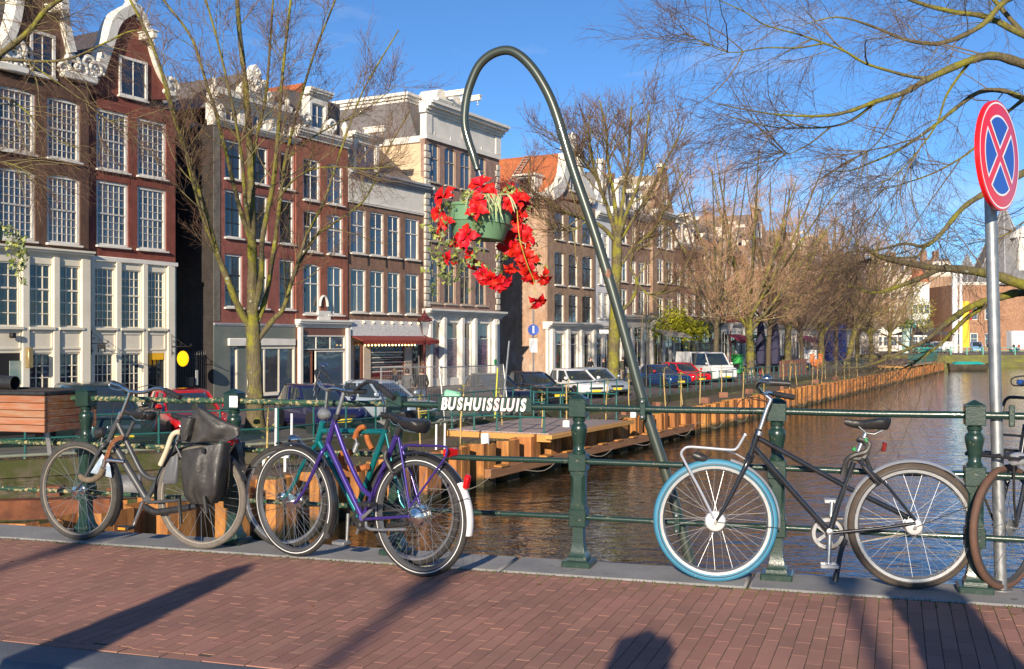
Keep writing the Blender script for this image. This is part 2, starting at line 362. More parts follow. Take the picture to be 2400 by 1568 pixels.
for (lx, ly, ln) in rest:
 m_ = brick_M(lx, ly, ln); mb.add([tuple(m_ @ Vector(v)) for v in tv], tf)
tag(mb.build('bricks', PAVE, parent=pavement, ang=20), kind='stuff')
# soldier course along the kerb
x = -9.0
sol = MB()
while x < 6:
 L_ = rng.uniform(0.19, 0.215)
 m_ = Matrix.Translation((x+L_/2, 3.937, rng.uniform(-0.002, 0.003))) @ Matrix.Rotation(rng.uniform(-0.01, 0.01), 4, 'Z')
 sol.add([tuple(m_ @ Vector((v[1]*L_/BLN*0.99, v[0]*1.03, v[2]))) for v in tv], [f[::-1] for f in tf]); x += L_+0.002
tag(sol.build('edge_bricks', PAVE, parent=pavement, ang=20), kind='stuff')
# moss along the joints by the coping
def blades(mb, n, place, h=(0.01, 0.03), w=0.004):
 for _ in range(n):
  x, y, z = place(); a = rng.uniform(0, 6.28); hh = rng.uniform(*h); lean = rng.uniform(-0.6, 0.6)*hh
  mb.add([(x-w*math.cos(a), y-w*math.sin(a), z), (x+w*math.cos(a), y+w*math.sin(a), z), (x+lean*math.sin(a), y-lean*math.cos(a), z+hh)], [(0,1,2)])
MOSS = M('moss', (0.10, 0.13, 0.015), (0.06, 0.085, 0.012), scale=30, rough=0.9)
mb = MB()
joints = [i for i in range(-110, 66)]
def mp_():
 i = rng.choice(joints); y = 5.915-abs(rng.gauss(0, 0.11)); return ((i+0.5)*BWD+(y-5.9)*math.tan(KA)+rng.gauss(0, 0.0025), y, -0.008)
blades(mb, 5200, mp_, (0.008, 0.016), 0.005)
blades(mb, 1300, lambda: (rng.uniform(-6.5, 3.5), 5.925+rng.gauss(0, 0.006), -0.004), (0.006, 0.016), 0.004)
tag(mb.build('joint_moss', MOSS, M=BM, smooth=False), kind='stuff')
# kerb stones (bull-nosed) and coping stones
kerb = tag(part('kerb', None), kind='structure'); kerb.matrix_world = BM
for (x0, x1) in ((-9.5, -6.4), (-6.4, -3.72), (-3.715, -1.9), (-1.895, 0.2), (0.205, 2.3)):
 prof = [(3.64, -0.14), (3.64, -0.05)] + [(3.68-0.04*math.cos(R(a)), -0.045+0.045*math.sin(R(a))) for a in (20, 45, 70, 90)] + [(3.893, 0.0), (3.893, -0.14)]
 mb = MB(); n = len(prof)
 mb.v = [(x0+0.004, p[0], p[1]) for p in prof]+[(x1-0.004, p[0], p[1]) for p in prof]
 mb.f = [tuple(range(n)), tuple(range(n, 2*n))[::-1]]+[(i, n+i, n+(i+1) % n, (i+1) % n) for i in range(n)]
 mb.build('kerb_stone', BLUES, parent=kerb)
cop = tag(part('coping', None), kind='structure'); cop.matrix_world = BM
x = -9.0
for L_ in (1.45, 1.5, 1.35, 1.37, 1.4, 1.42, 1.44, 1.5, 1.4, 1.4):
 mb = MB().box((x+L_/2, 6.148, -0.11), (L_-0.014, 0.42, 0.235), rot=Matrix.Rotation(rng.uniform(-0.002, 0.002), 4, 'X'), b=0.012)
 mb.build('coping_stone', COPE, parent=cop); x += L_
# ---------------------------------------------------------------- railing
railing = thing('bridge_railing', 'green iron bridge railing with baluster posts and three flaking round rails', 'railing'); railing.matrix_world = BM
PXP = [202, 549, 930, 1357, 1821, 2284]
PLX = [b_at(p)[0] for p in PXP]; PLX = [PLX[0]-2.36, PLX[0]-1.18] + PLX + [PLX[-1]+1.18]
def post_mesh():
 mb = MB()
 mb.box((0,0,0.022), (0.175, 0.175, 0.044), b=0.006)
 mb.lathe([(0.083, 0.045), (0.080, 0.062), (0.066, 0.075), (0.055, 0.11), (0.047, 0.15), (0.044, 0.2435)], 4, sq=False)
 mb.v = [tuple(v) for v in mb.v]
 mb.box((0,0,0.296), (0.104, 0.104, 0.105), b=0.005)
 s = 0.043; c = 0.018
 def octa(z, h, cc): return [(h, -h+cc, z), (h, h-cc, z), (h-cc, h, z), (-h+cc, h, z), (-h, h-cc, z), (-h, -h+cc, z), (-h+cc, -h, z), (h-cc, -h, z)]
 rows = [octa(0.3485, s, 0.001), octa(0.37, s, 0.001), octa(0.392, s, c), octa(0.535, s, c), octa(0.556, s, 0.001), octa(0.5725, s, 0.001)]
 o = len(mb.v)
 for r_ in rows: mb.v += r_
 for i in range(5):
  for k in range(8): mb.f.append((o+i*8+k, o+i*8+(k+1) % 8, o+i*8+8+(k+1) % 8, o+i*8+8+k))
 mb.box((0,0,0.6255), (0.107, 0.107, 0.105), b=0.005)
 mb.lathe([(0.040, 0.678), (0.041, 0.69), (0.036, 0.698), (0.033, 0.705), (0.034, 0.735), (0.041, 0.775), (0.049, 0.815), (0.0495, 0.835), (0.044, 0.848), (0.034, 0.856), (0.033, 0.868), (0.039, 0.874), (0.040, 0.884), (0.036, 0.8895), (0.034, 0.8975)], 20)
 mb.box((0,0,0.949), (0.104, 0.104, 0.104), b=0.004)
 mb.lathe([(0.076, 1.0012), (0.074, 1.005), (0.006, 1.033)], 4)
 return mb
pm = post_mesh()
# turn the square lathed pieces so that they line up with the boxes
proto = pm.build('post', GREENP, parent=railing, ang=30)
for i, x in enumerate(PLX):
 o = proto if i == 0 else link('post', proto.data, railing)
 o.location = (x, RAIL_Y, 0)
for i in range(len(PLX)-1):
 x0, x1 = PLX[i]+0.045, PLX[i+1]-0.045
 for (z, r_) in ((0.951, 0.0195), (0.63, 0.0175), (0.295, 0.016)):
  sag = 0.003
  MB().tube([(x0, RAIL_Y, z), ((x0+x1)/2, RAIL_Y, z-sag), (x1, RAIL_Y, z)], r_, 14).build('rail', GREENC if i <= 3 else GREENP, parent=railing)
  for xx in (x0+0.008, x1-0.008): pass
MB().box((b_at(547, ly=RAIL_Y-0.054)[0], RAIL_Y-0.0535, 0.95), (0.062, 0.003, 0.075), b=0.001).build('plate', M('blank_white_plate', (0.8,0.79,0.76), rough=0.45), parent=railing)
# name board with raised letters
sx0, sx1 = b_at(1031, ly=RAIL_Y-0.03)[0], b_at(1241, ly=RAIL_Y-0.03)[0]
nb = thing('name_board', 'green name board on the top rail with raised white BUSHUISSLUIS letters', 'sign'); nb.matrix_world = BM
MB().box(((sx0+sx1)/2, RAIL_Y-0.026, 0.963), (sx1-sx0+0.03, 0.012, 0.09), b=0.003).build('board', GREENP, parent=nb)
LETM = [M('letter_white', (0.82, 0.8, 0.75), (0.7, 0.67, 0.6), scale=60, rough=0.5), M('letter_pinkish_white', (0.82, 0.66, 0.66), (0.74, 0.55, 0.55), scale=60, rough=0.5)]
def text_mesh(txt, size, depth, fat, shear):
 cu = bpy.data.curves.new('txt', 'FONT'); cu.body = txt; cu.size = size; cu.extrude = depth; cu.offset = fat; cu.shear = shear; cu.resolution_u = 4
 cu.bevel_depth = 0.0
 ob = bpy.data.objects.new('txt', cu); COL.objects.link(ob)
 me = bpy.data.meshes.new_from_object(ob.evaluated_get(bpy.context.evaluated_depsgraph_get()))
 bpy.data.objects.remove(ob); bpy.data.curves.remove(cu)
 return me
word = 'BUSHUISSLUIS'
wid = []
mes = [text_mesh(ch, 0.105, 0.008, 0.0042, 0.22) for ch in word]
for me in mes:
 xs = [v.co.x for v in me.vertices]; wid.append((min(xs), max(xs)))
gap = 0.0055; tot = sum(b_-a for a, b_ in wid)+gap*11
sc = (sx1-sx0-0.028)/tot; x = sx0+0.014
for i, (ch, me) in enumerate(zip(word, mes)):
 me.materials.clear(); me.materials.append(LETM[1] if i in (7, 9) else LETM[0])
 me.name = 'letter'
 o = link('letter', me, nb)
 o.matrix_local = Matrix.Translation((x-wid[i][0]*sc, RAIL_Y-0.041, 0.9275)) @ Matrix.Rotation(R(90), 4, 'X') @ Matrix.Diagonal((sc, 0.98, 1, 1))
 x += (wid[i][1]-wid[i][0]+gap)*sc
# ---------------------------------------------------------------- wooden planter hung over the rail
WOODP = M('weathered_hardwood', (0.33, 0.115, 0.04), (0.34, 0.20, 0.125), scale=3.0, stretch=(1.2, 6, 14), rough=0.6, lo=0.4, hi=0.62, rand=0.14, chip=(0.28, 0.09, 0.03), chip_t=(0.6, 0.7), chip_s=5)
pl = thing('flower_box', 'slatted hardwood flower box with black liner hung over the rail end', 'planter'); pl.matrix_world = BM
px1, pw, py0, py1, pz0, pz1 = -5.165, 1.0, 5.95, 6.46, 0.728, 0.978
px0 = px1-pw
MB().box(((px0+px1)/2, (py0+py1)/2, (pz0+pz1)/2+0.012), (pw-0.05, py1-py0-0.05, pz1-pz0), b=0.01).build('liner', BLACKP, parent=pl)
sl_h = (pz1-pz0)/5
for k in range(5):
 z = pz0+sl_h*(k+0.5)
 MB().box(((px0+px1)/2, py0, z), (pw, 0.02, sl_h-0.004), b=0.002).build('slat', WOODP, parent=pl)
 MB().box(((px0+px1)/2, py1, z), (pw, 0.02, sl_h-0.004), b=0.002).build('slat', WOODP, parent=pl)
 MB().box((px1-0.0115, (py0+py1)/2, z), (0.02, py1-py0-0.026, sl_h-0.004), b=0.002).build('slat', WOODP, parent=pl)
 MB().box((px0+0.0115, (py0+py1)/2, z), (0.02, py1-py0-0.026, sl_h-0.004), b=0.002).build('slat', WOODP, parent=pl)
rim_ = MB()
for (c, d) in ((((px0+px1)/2, py0, pz1+0.016), (pw+0.004, 0.028, 0.03)), (((px0+px1)/2, py1, pz1+0.016), (pw+0.004, 0.028, 0.03)), ((px1-0.012, (py0+py1)/2, pz1+0.016), (0.028, py1-py0-0.03, 0.03)), ((px0+0.012, (py0+py1)/2, pz1+0.016), (0.028, py1-py0-0.03, 0.03))):
 rim_.box(c, d, b=0.008)
rim_.build('liner_rim', BLACKP, parent=pl)
MB().box(((px0+px1)/2, (py0+py1)/2, pz1-0.0), (pw-0.06, py1-py0-0.06, 0.035)).build('soil', M('potting_soil', (0.07,0.045,0.025), (0.12,0.08,0.04), scale=30, rough=0.95, bump=1, bscale=50), parent=pl)
xx = b_at(107, ly=6.1)[0]
for x_ in (xx, xx-0.6):
 MB().box((x_, 6.12, 0.70), (0.035, 0.008, 0.07)).box((x_, 6.135, 0.61), (0.035, 0.008, 0.12), rot=Matrix.Rotation(0.15, 4, 'X')).build('bracket', STEEL, parent=pl)
MB().tube([(px0+0.05, 6.3, 1.05), (px0+0.3, 6.3, 1.05), (b_at(36, ly=6.3)[0], 6.3, 1.045)], 0.05, 16, cap=False).build('overflow_pipe', BLACKP, parent=pl)
# ---------------------------------------------------------------- hook pole
def plane_pts(pts, ly):
 out = []
 for p in pts:
  x, z = b_at(p[0], p[1], ly); out.append((x, ly, z))
 return out
HPX = [(1622,1332), (1570,1140), (1508,945), (1455,750), (1400,565), (1342,392), (1302,262), (1272,196), (1236,146), (1197,119), (1157,125), (1124,152), (1103,196), (1092,240), (1089,290), (1098,330), (1108,360), (1119,398)]
def hook_pole(label, M_):
 hp = thing('hook_pole', label, 'pole', group='curved basket poles on the railing'); hp.matrix_world = M_
 ly = RAIL_Y+0.07
 P = plane_pts(HPX, ly); n0 = len(P); sp_ = spline(P, 5)
 rs = [0.033]*len(sp_)
 for i in range(len(sp_)):
  t = i/(len(sp_)-1); rs[i] = 0.032-0.0075*max(0, (t-0.2)/0.8) if t < 0.97 else 0.022
 MB().tube(sp_, rs, 14).build('tube', M('green_pole_paint', (0.045, 0.058, 0.048), (0.06, 0.07, 0.055), scale=6, rough=0.34, metal=0.3, coat=0.4, chip=(0.28, 0.13, 0.08), chip_t=(0.69, 0.72), chip_s=7), parent=hp)
 e = plane_pts([(1122,400), (1127,420), (1121,432), (1113,424)], ly)
 MB().tube(spline(e, 4), 0.006, 8).build('hook', STEEL, parent=hp)
 for (bx, bz) in (((1513, 955), 0.951), ((1592, 1225), 0.295)):
  x_, _ = b_at(bx[0], bx[1], ly)
  b_ = MB().box((x_, RAIL_Y-0.024, bz), (0.034, 0.012, 0.125), b=0.004).box((x_, RAIL_Y+0.028, bz), (0.036, 0.012, 0.125), b=0.004).build('clamp', GREENP, parent=hp)
  bo = MB()
  for dz in (-0.045, 0.045): bo.lathe([(0.011, 0), (0.011, 0.012), (0.006, 0.018)], 6, c=(0,0,0), axis='y'); bo.v[-18:] = [(v[0]+x_, RAIL_Y-0.03-v[1], v[2]+bz+dz) for v in bo.v[-18:]]
  bo.build('bolt', STEEL, parent=b_)
 return hp
hook_pole('dark green shepherd-crook pole clamped to the rail, leaning beside the blue-tyred bicycle', BM)
# ---------------------------------------------------------------- hanging basket with red flowers
PETAL = M('red_petal', (0.46, 0.003, 0.005), (0.62, 0.008, 0.007), scale=18, rough=0.55, rand=0.12, spec=0.3)
POTG = M('green_pot', (0.13, 0.26, 0.14), (0.16, 0.30, 0.17), scale=5, rough=0.5, chip=(0.2, 0.1, 0.05), chip_t=(0.66, 0.8), chip_s=5, rvar=0.1)
IVY = M('ivy_leaf', (0.075, 0.115, 0.02), (0.13, 0.15, 0.05), scale=12, rough=0.45, rand=0.35)
IVYY = M('pale_ivy_leaf', (0.22, 0.26, 0.04), (0.30, 0.30, 0.10), scale=12, rough=0.45, rand=0.25)
STEMM = M('plant_stem', (0.09, 0.06, 0.03), (0.13, 0.12, 0.04), scale=9, rough=0.7)
BERRY = M('dark_red_berry', (0.22, 0.02, 0.03), (0.14, 0.05, 0.03), scale=30, rough=0.5)
GRASSB = M('grass_blade', (0.26, 0.32, 0.12), (0.36, 0.40, 0.22), scale=10, rough=0.5)
def petal_mesh():
 mb = MB(); prof = [(0.0, 0.004, 0), (0.2, 0.010, 0.012), (0.42, 0.022, 0.018), (0.58, 0.024, 0.014), (0.8, 0.011, 0.004), (1.0, 0.0005, -0.014)]
 L_ = 0.078; nx = []
 for (t, w, z) in prof: mb.v += [(t*L_, -w, z+0.006), (t*L_, 0, z), (t*L_, w, z+0.006)]
 mb.v[9] = (mb.v[9][0]+0.006, mb.v[9][1]*1.12, mb.v[9][2]); mb.v[11] = (mb.v[11][0]+0.006, mb.v[11][1]*1.12, mb.v[11][2])
 for i in range(5):
  a = i*3; mb.f += [(a, a+3, a+4, a+1), (a+1, a+4, a+5, a+2)]
 return mb
def ivy_mesh():
 o = [(0, 0), (-0.35, -0.42), (-0.75, -0.1), (-0.42, 0.28), (-0.2, 0.5), (0, 1.0), (0.2, 0.5), (0.42, 0.28), (0.75, -0.1), (0.35, -0.42)]
 s_ = 0.024; mb = MB(); mb.v = [(0, 0.2*s_, 0.003)]+[(x*s_, y*s_, 0.002*math.cos(i*2.1)) for i, (x, y) in enumerate(o)]
 mb.f = [(0, i, i % 10+1) for i in range(1, 11)]
 return mb
petal_me = petal_mesh().build('petal', PETAL); petal_me = (bpy.data.objects.remove(petal_me), bpy.data.meshes['petal'])[1]
leafs = []
for m_ in (IVY, IVYY):
 o = ivy_mesh().build('leaf', m_); me = o.data; bpy.data.objects.remove(o); leafs.append(me)
berry_o = MB()
def rot_to(d, roll=0.0):
 return Vector(d).to_track_quat('Z', 'Y').to_matrix().to_4x4() @ Matrix.Rotation(roll, 4, 'Z')
def flower(parent, p, d, size, rg):
 c = MB()
 for q in range(5):
  a = q*1.256; c.lathe([(0.0035, 0), (0.004, 0.006), (0.001, 0.010)], 5, c=(0.006*math.cos(a), 0.006*math.sin(a), 0.0))
 f_ = c.build('flower', M('flower_centre', (0.5, 0.4, 0.04), rough=0.6), parent=parent)
 f_.matrix_local = Matrix.Translation(p) @ rot_to(d, rg.uniform(0, 6.28)) @ Matrix.Scale(size, 4)
 n = rg.choice((8, 9, 10))
 for k in range(n):
  ring = k % 2
  pe = link('petal', petal_me, f_)
  a = 6.283*k/n + rg.uniform(-0.15, 0.15); tilt = (0.12 if ring else 0.55)+rg.uniform(-0.22, 0.25)
  pe.matrix_local = Matrix.Rotation(a, 4, 'Z') @ Matrix.Rotation(-tilt, 4, 'Y') @ Matrix.Translation((0.006, 0, 0.002)) @ Matrix.Rotation(rg.uniform(-0.35, 0.35), 4, 'X') @ Matrix.Scale((1.0 if ring else 0.78)*rg.uniform(0.85, 1.12), 4)
 return f_
def basket(label, M_, flowers, strands, seed, YB=6.667):
 rg = random.Random(seed)
 hb = thing('hanging_basket', label, 'hanging basket', group='hanging flower baskets'); hb.matrix_world = M_
 q = lambda px, py, dy=0.0: Vector(at(px, py, YB+dy))-C0
 C0 = Vector((0, 0, 0))
 tilt = Matrix.Translation(at(1122, 561, YB)) @ Matrix.Rotation(R(4.5), 4, 'Y')
 mb = MB().lathe([(0.155, 0.0), (0.163, 0.012), (0.187, 0.095), (0.190, 0.098), (0.196, 0.100), (0.205, 0.185), (0.214, 0.188), (0.216, 0.205), (0.208, 0.207), (0.196, 0.195), (0.19, 0.17), (0.0, 0.165)], 40)
 mb.build('pot', POTG, parent=hb, M=tilt)
 MB().lathe([(0.195, 0.178), (0.0, 0.20)], 20, cap=False).build('soil', MATS['potting_soil'], parent=hb, M=tilt)
 w_ = MB(); top = at(1116, 428, YB)
 for a in (0.4, 2.5, 4.6): w_.tube([top, tilt @ Vector((0.205*math.cos(a), 0.205*math.sin(a), 0.195))], 0.0025, 5)
 w_.build('wire', STEEL, parent=hb)
 cen = at(1125, 500, YB)
 for (px, py, dy, sz) in flowers:
  p = at(px, py, YB+dy); d = (p-cen)*1.6 + Vector((-0.25, -0.55, 0.18)); d += Vector((rg.uniform(-.3,.3), rg.uniform(-.3,.1), rg.uniform(-.3,.3)))
  flower(hb, p, d.normalized(), sz*.9, rg)
 for (pts, n, pale) in strands:
  P = [at(a, b_, YB+c_) for (a, b_, c_) in pts]; sp_ = spline(P, 6)
  sp_ = [Vector(p)+Vector((rg.gauss(0,.006), rg.gauss(0,.006), rg.gauss(0,.004))) for p in sp_]
  st = MB().tube(sp_, 0.0022, 4).build('ivy_strand', STEMM, parent=hb)
  for k in range(n):
   t = rg.uniform(0.05, 1)*(len(sp_)-1.01); i = int(t); p = Vector(sp_[i]).lerp(Vector(sp_[i+1]), t-i)
   lf = link('leaf', leafs[1 if rg.random() < pale else 0], st)
   off = Vector((rg.gauss(0, .028), rg.gauss(0, .028), rg.gauss(0, .016)))
   d = Vector((rg.uniform(-.8,.5), -rg.uniform(0.2, 1.0), rg.uniform(-0.2, .9)))
   lf.matrix_local = Matrix.Translation(p+off) @ rot_to(d, rg.uniform(0, 6.28)) @ Matrix.Scale(rg.uniform(0.7, 1.35), 4)
 return hb, rg
FL = [(1043,462,-.12,1.25), (1030,500,-.05,1.0), (1047,522,-.1,.95), (1130,438,-.14,1.3), (1150,455,-.16,1.05), (1195,448,0,.9), (1213,470,-.1,1.15), (1226,486,.02,1.0), (1118,494,-.24,1.1), (1096,553,-.2,1.15),
  (1218,502,-.05,.85), (1190,480,-.16,.8), (1222,545,-.05,1.05), (1233,562,-.1,.95), (1224,592,-.05,1.1), (1236,606,-.1,1.05), (1217,600,0,.9), (1192,580,.12,1.2), (1200,560,.15,1.0), (1052,604,-.05,.9), (1070,566,.05,.8), (1085,572,.0,.7),
  (1106,600,-.1,.8), (1108,616,-.05,.7), (1134,642,-.1,1.0), (1152,652,-.12,1.0), (1168,662,-.1,1.05), (1180,660,-.08,.85), (1195,628,0,.7), (1236,636,-.1,1.05), (1243,648,-.05,.8), (1272,648,-.1,1.0), (1258,702,-.1,.95), (1118,470,-.24,.75), (1208,520,0,.8), (1229,622,-.06,.9), (1038,545,0,.8)]
ST = [([(1050,470,-.15), (1022,520,-.12), (1012,590,-.1), (1020,660,-.1), (1018,690,-.1)], 30, .45), ([(1050,480,-.1), (1030,540,-.05), (1025,600,0), (1034,650,0)], 32, .35), ([(1060,480,-.2), (1045,560,-.15), (1040,600,-.1), (1050,662,-.1)], 26, .4),
  ([(1060,560,-.1), (1072,600,-.1), (1085,620,-.1), (1100,680,-.1)], 24, .3), ([(1100,560,-.2), (1112,590,-.2), (1118,615,-.15), (1150,640,-.1)], 18, .3), ([(1215,490,-.05), (1232,520,0), (1236,560,0), (1245,600,0)], 24, .3), ([(1232,560,0), (1236,600,0), (1255,625,0), (1260,660,0)], 18, .3),
  ([(1180,590,.1), (1175,620,.1), (1170,640,.1)], 12, .3), ([(1040,470,0), (1016,495,.05), (1008,530,.05)], 16, .5), ([(1118,470,-.22), (1110,500,-.24), (1115,520,-.24)], 12, .4), ([(1180,455,-.1), (1200,440,-.1), (1215,450,-.05)], 16, .5), ([(1085,470,-.15), (1100,462,-.16), (1125,470,-.18)], 20, .5), ([(1075,590,0), (1070,620,0), (1072,650,0)], 14, .3)]
hb, rg = basket('green hanging basket overflowing with red flowers on the curved pole by the name board', Matrix(), FL, ST, 11)
bl = MB()
for k in range(34):
 a = rg.uniform(-0.35, 1.0); p0 = at(rg.uniform(1115, 1150), 470, 6.667-0.15)
 p1 = p0+Vector((rg.uniform(-.05, .13), -0.06, 0.03)); p2 = p1+Vector((rg.uniform(-.03, .06), -0.035, -rg.uniform(.05, .17)))
 bl.tube(spline([p0, p1, p2], 4), [0.004]*8+[0.0008], 3)
tag(bl.build('grass_tuft', GRASSB, parent=hb), kind='stuff')
by = MB()
for k in range(240):
 p = at(rg.gauss(1183, 17), rg.gauss(432, 9), 6.667+rg.gauss(0, .05)); by.lathe([(0.0, -0.004), (0.004, 0), (0.0, 0.004)], 5, c=p)
for k in range(26):
 by.tube([at(rg.uniform(1170, 1200), 466, 6.66), at(rg.gauss(1183, 17), rg.gauss(432, 9), 6.667)], 0.0015, 3)
tag(by.build('berry_cluster', BERRY, parent=hb, smooth=False), kind='stuff')
MB().tube(spline([at(1212,492,6.46), at(1218,560,6.42), at(1236,620,6.45), at(1252,660,6.5), at(1254,690,6.5)], 6), [0.003]*20+[0.002]*5, 6).build('stalk', M('yellow_stalk', (0.45,0.32,0.03), (0.3,0.33,0.05), scale=4, rough=0.5), parent=hb)
# its twin: only the trailing edge hangs into the view
T2 = Matrix.Translation((-3.83, 1.31, 0.04))
ix = BM @ Matrix.Translation((2*b_at(1118, 400)[0]-0.0, 0, 0)) @ Matrix.Diagonal((-1, 1, 1, 1))
hook_pole('second curved pole whose basket hangs above the wooden flower box', Matrix.Translation((-3.83, 1.31, 0.04)) @ ix)
basket('half hidden second basket with trailing ivy above the wooden flower box', T2, FL[4::17], [ST[k] for k in (5, 6, 3, 0)]+[([(1215,490,-.05), (1250,540,0), (1253,575,0), (1250,640,0)], 36, .4), ([(1215,490,-.05), (1240,530,0), (1262,570,0), (1266,610,0)], 30, .3), ([(1225,490,-.05), (1255,520,0), (1260,560,0), (1257,600,0)], 30, .3)], 5)
# ---------------------------------------------------------------- no-stopping sign
sgn = thing('traffic_sign', 'round no-stopping sign, red ring and cross on blue, on a galvanised pole', 'traffic sign')
k_ = (2345-CX)/F_PX; lyP = RAIL_Y+0.065
def wl_(px, py, ly):
 x, z = b_at(px, py, ly); return BM @ Vector((x, ly, z))
p0 = wl_(2346, 1385, lyP); p0.z = 0.0; p1 = wl_(2316, 262, lyP)
MB().tube([p0, p1], 0.0315, 18).build('pole', STEEL, parent=sgn)
MB().lathe([(0.06, 0), (0.06, 0.012), (0.034, 0.014)], 16, c=p0).build('flange', STEEL, parent=sgn)
dc = at(2342, 365, 5.62); nrm = Vector((0.719, -0.695, 0.02)).normalized()
DM = Matrix.Translation(dc) @ nrm.to_track_quat('Z', 'Y').to_matrix().to_4x4()
SR, SW, SB = M('sign_red', (0.72, 0.01, 0.012), rough=0.35, coat=0.4), M('sign_white', (0.8, 0.8, 0.8), rough=0.4), M('sign_blue', (0.015, 0.07, 0.42), rough=0.35, coat=0.4)
rd = 0.29
MB().lathe([(rd*0.985, -0.022), (rd, -0.02), (rd, 0.001), (rd*0.975, 0.003), (0.0, 0.003)], 64).build('disc', SR, parent=sgn, M=DM, ang=25)
def flat_ring(r0, r1, z, n=64):
 mb = MB()
 for k in range(n):
  a = 2*math.pi*k/n; mb.v += [(r0*math.cos(a), r0*math.sin(a), z), (r1*math.cos(a), r1*math.sin(a), z)]
 mb.f = [(2*k, 2*k+1, (2*k+3) % (2*n), (2*k+2) % (2*n)) for k in range(n)]
 return mb
flat_ring(rd*0.935, rd*0.965, 0.0042).build('border', SW, parent=sgn, M=DM)
def quadrant(rad, half, z, ang):
 """sector between the arms of the cross, arms of half-width half"""
 d = half*math.sqrt(2); pts = [(d, 0.0)]
 a0 = math.asin(half/rad)
 for k in range(15):
  a = -math.pi/4+a0+(math.pi/2-2*a0)*k/14; pts.append((rad*math.cos(a), rad*math.sin(a)))
 c_, s_ = math.cos(ang), math.sin(ang); mb = MB()
 mb.v = [(x*c_-y*s_, x*s_+y*c_, z) for x, y in pts]; mb.f = [tuple(range(len(pts)))]
 return mb
for q in range(4):
 a = q*math.pi/2
 quadrant(rd*0.735, rd*0.075, 0.0045, a).build('sector_edge', SW, parent=sgn, M=DM, smooth=False)
 quadrant(rd*0.695, rd*0.118, 0.0055, a).build('sector', SB, parent=sgn, M=DM, smooth=False)
for zc in (0.19, -0.2):
 MB().box((0, zc, -0.035), (0.09, 0.04, 0.026), b=0.004).build('bracket', STEEL, parent=sgn, M=DM)
cx_, _ = b_at(2370, 965, RAIL_Y)
for dz in (0.0,):
 b2 = MB().box((cx_, RAIL_Y-0.024, 0.951), (0.03, 0.012, 0.115), b=0.004).box((cx_-0.03, RAIL_Y+0.06, 0.951), (0.11, 0.01, 0.04), b=0.003).build('clamp', GREENP, parent=sgn); b2.matrix_local = BM
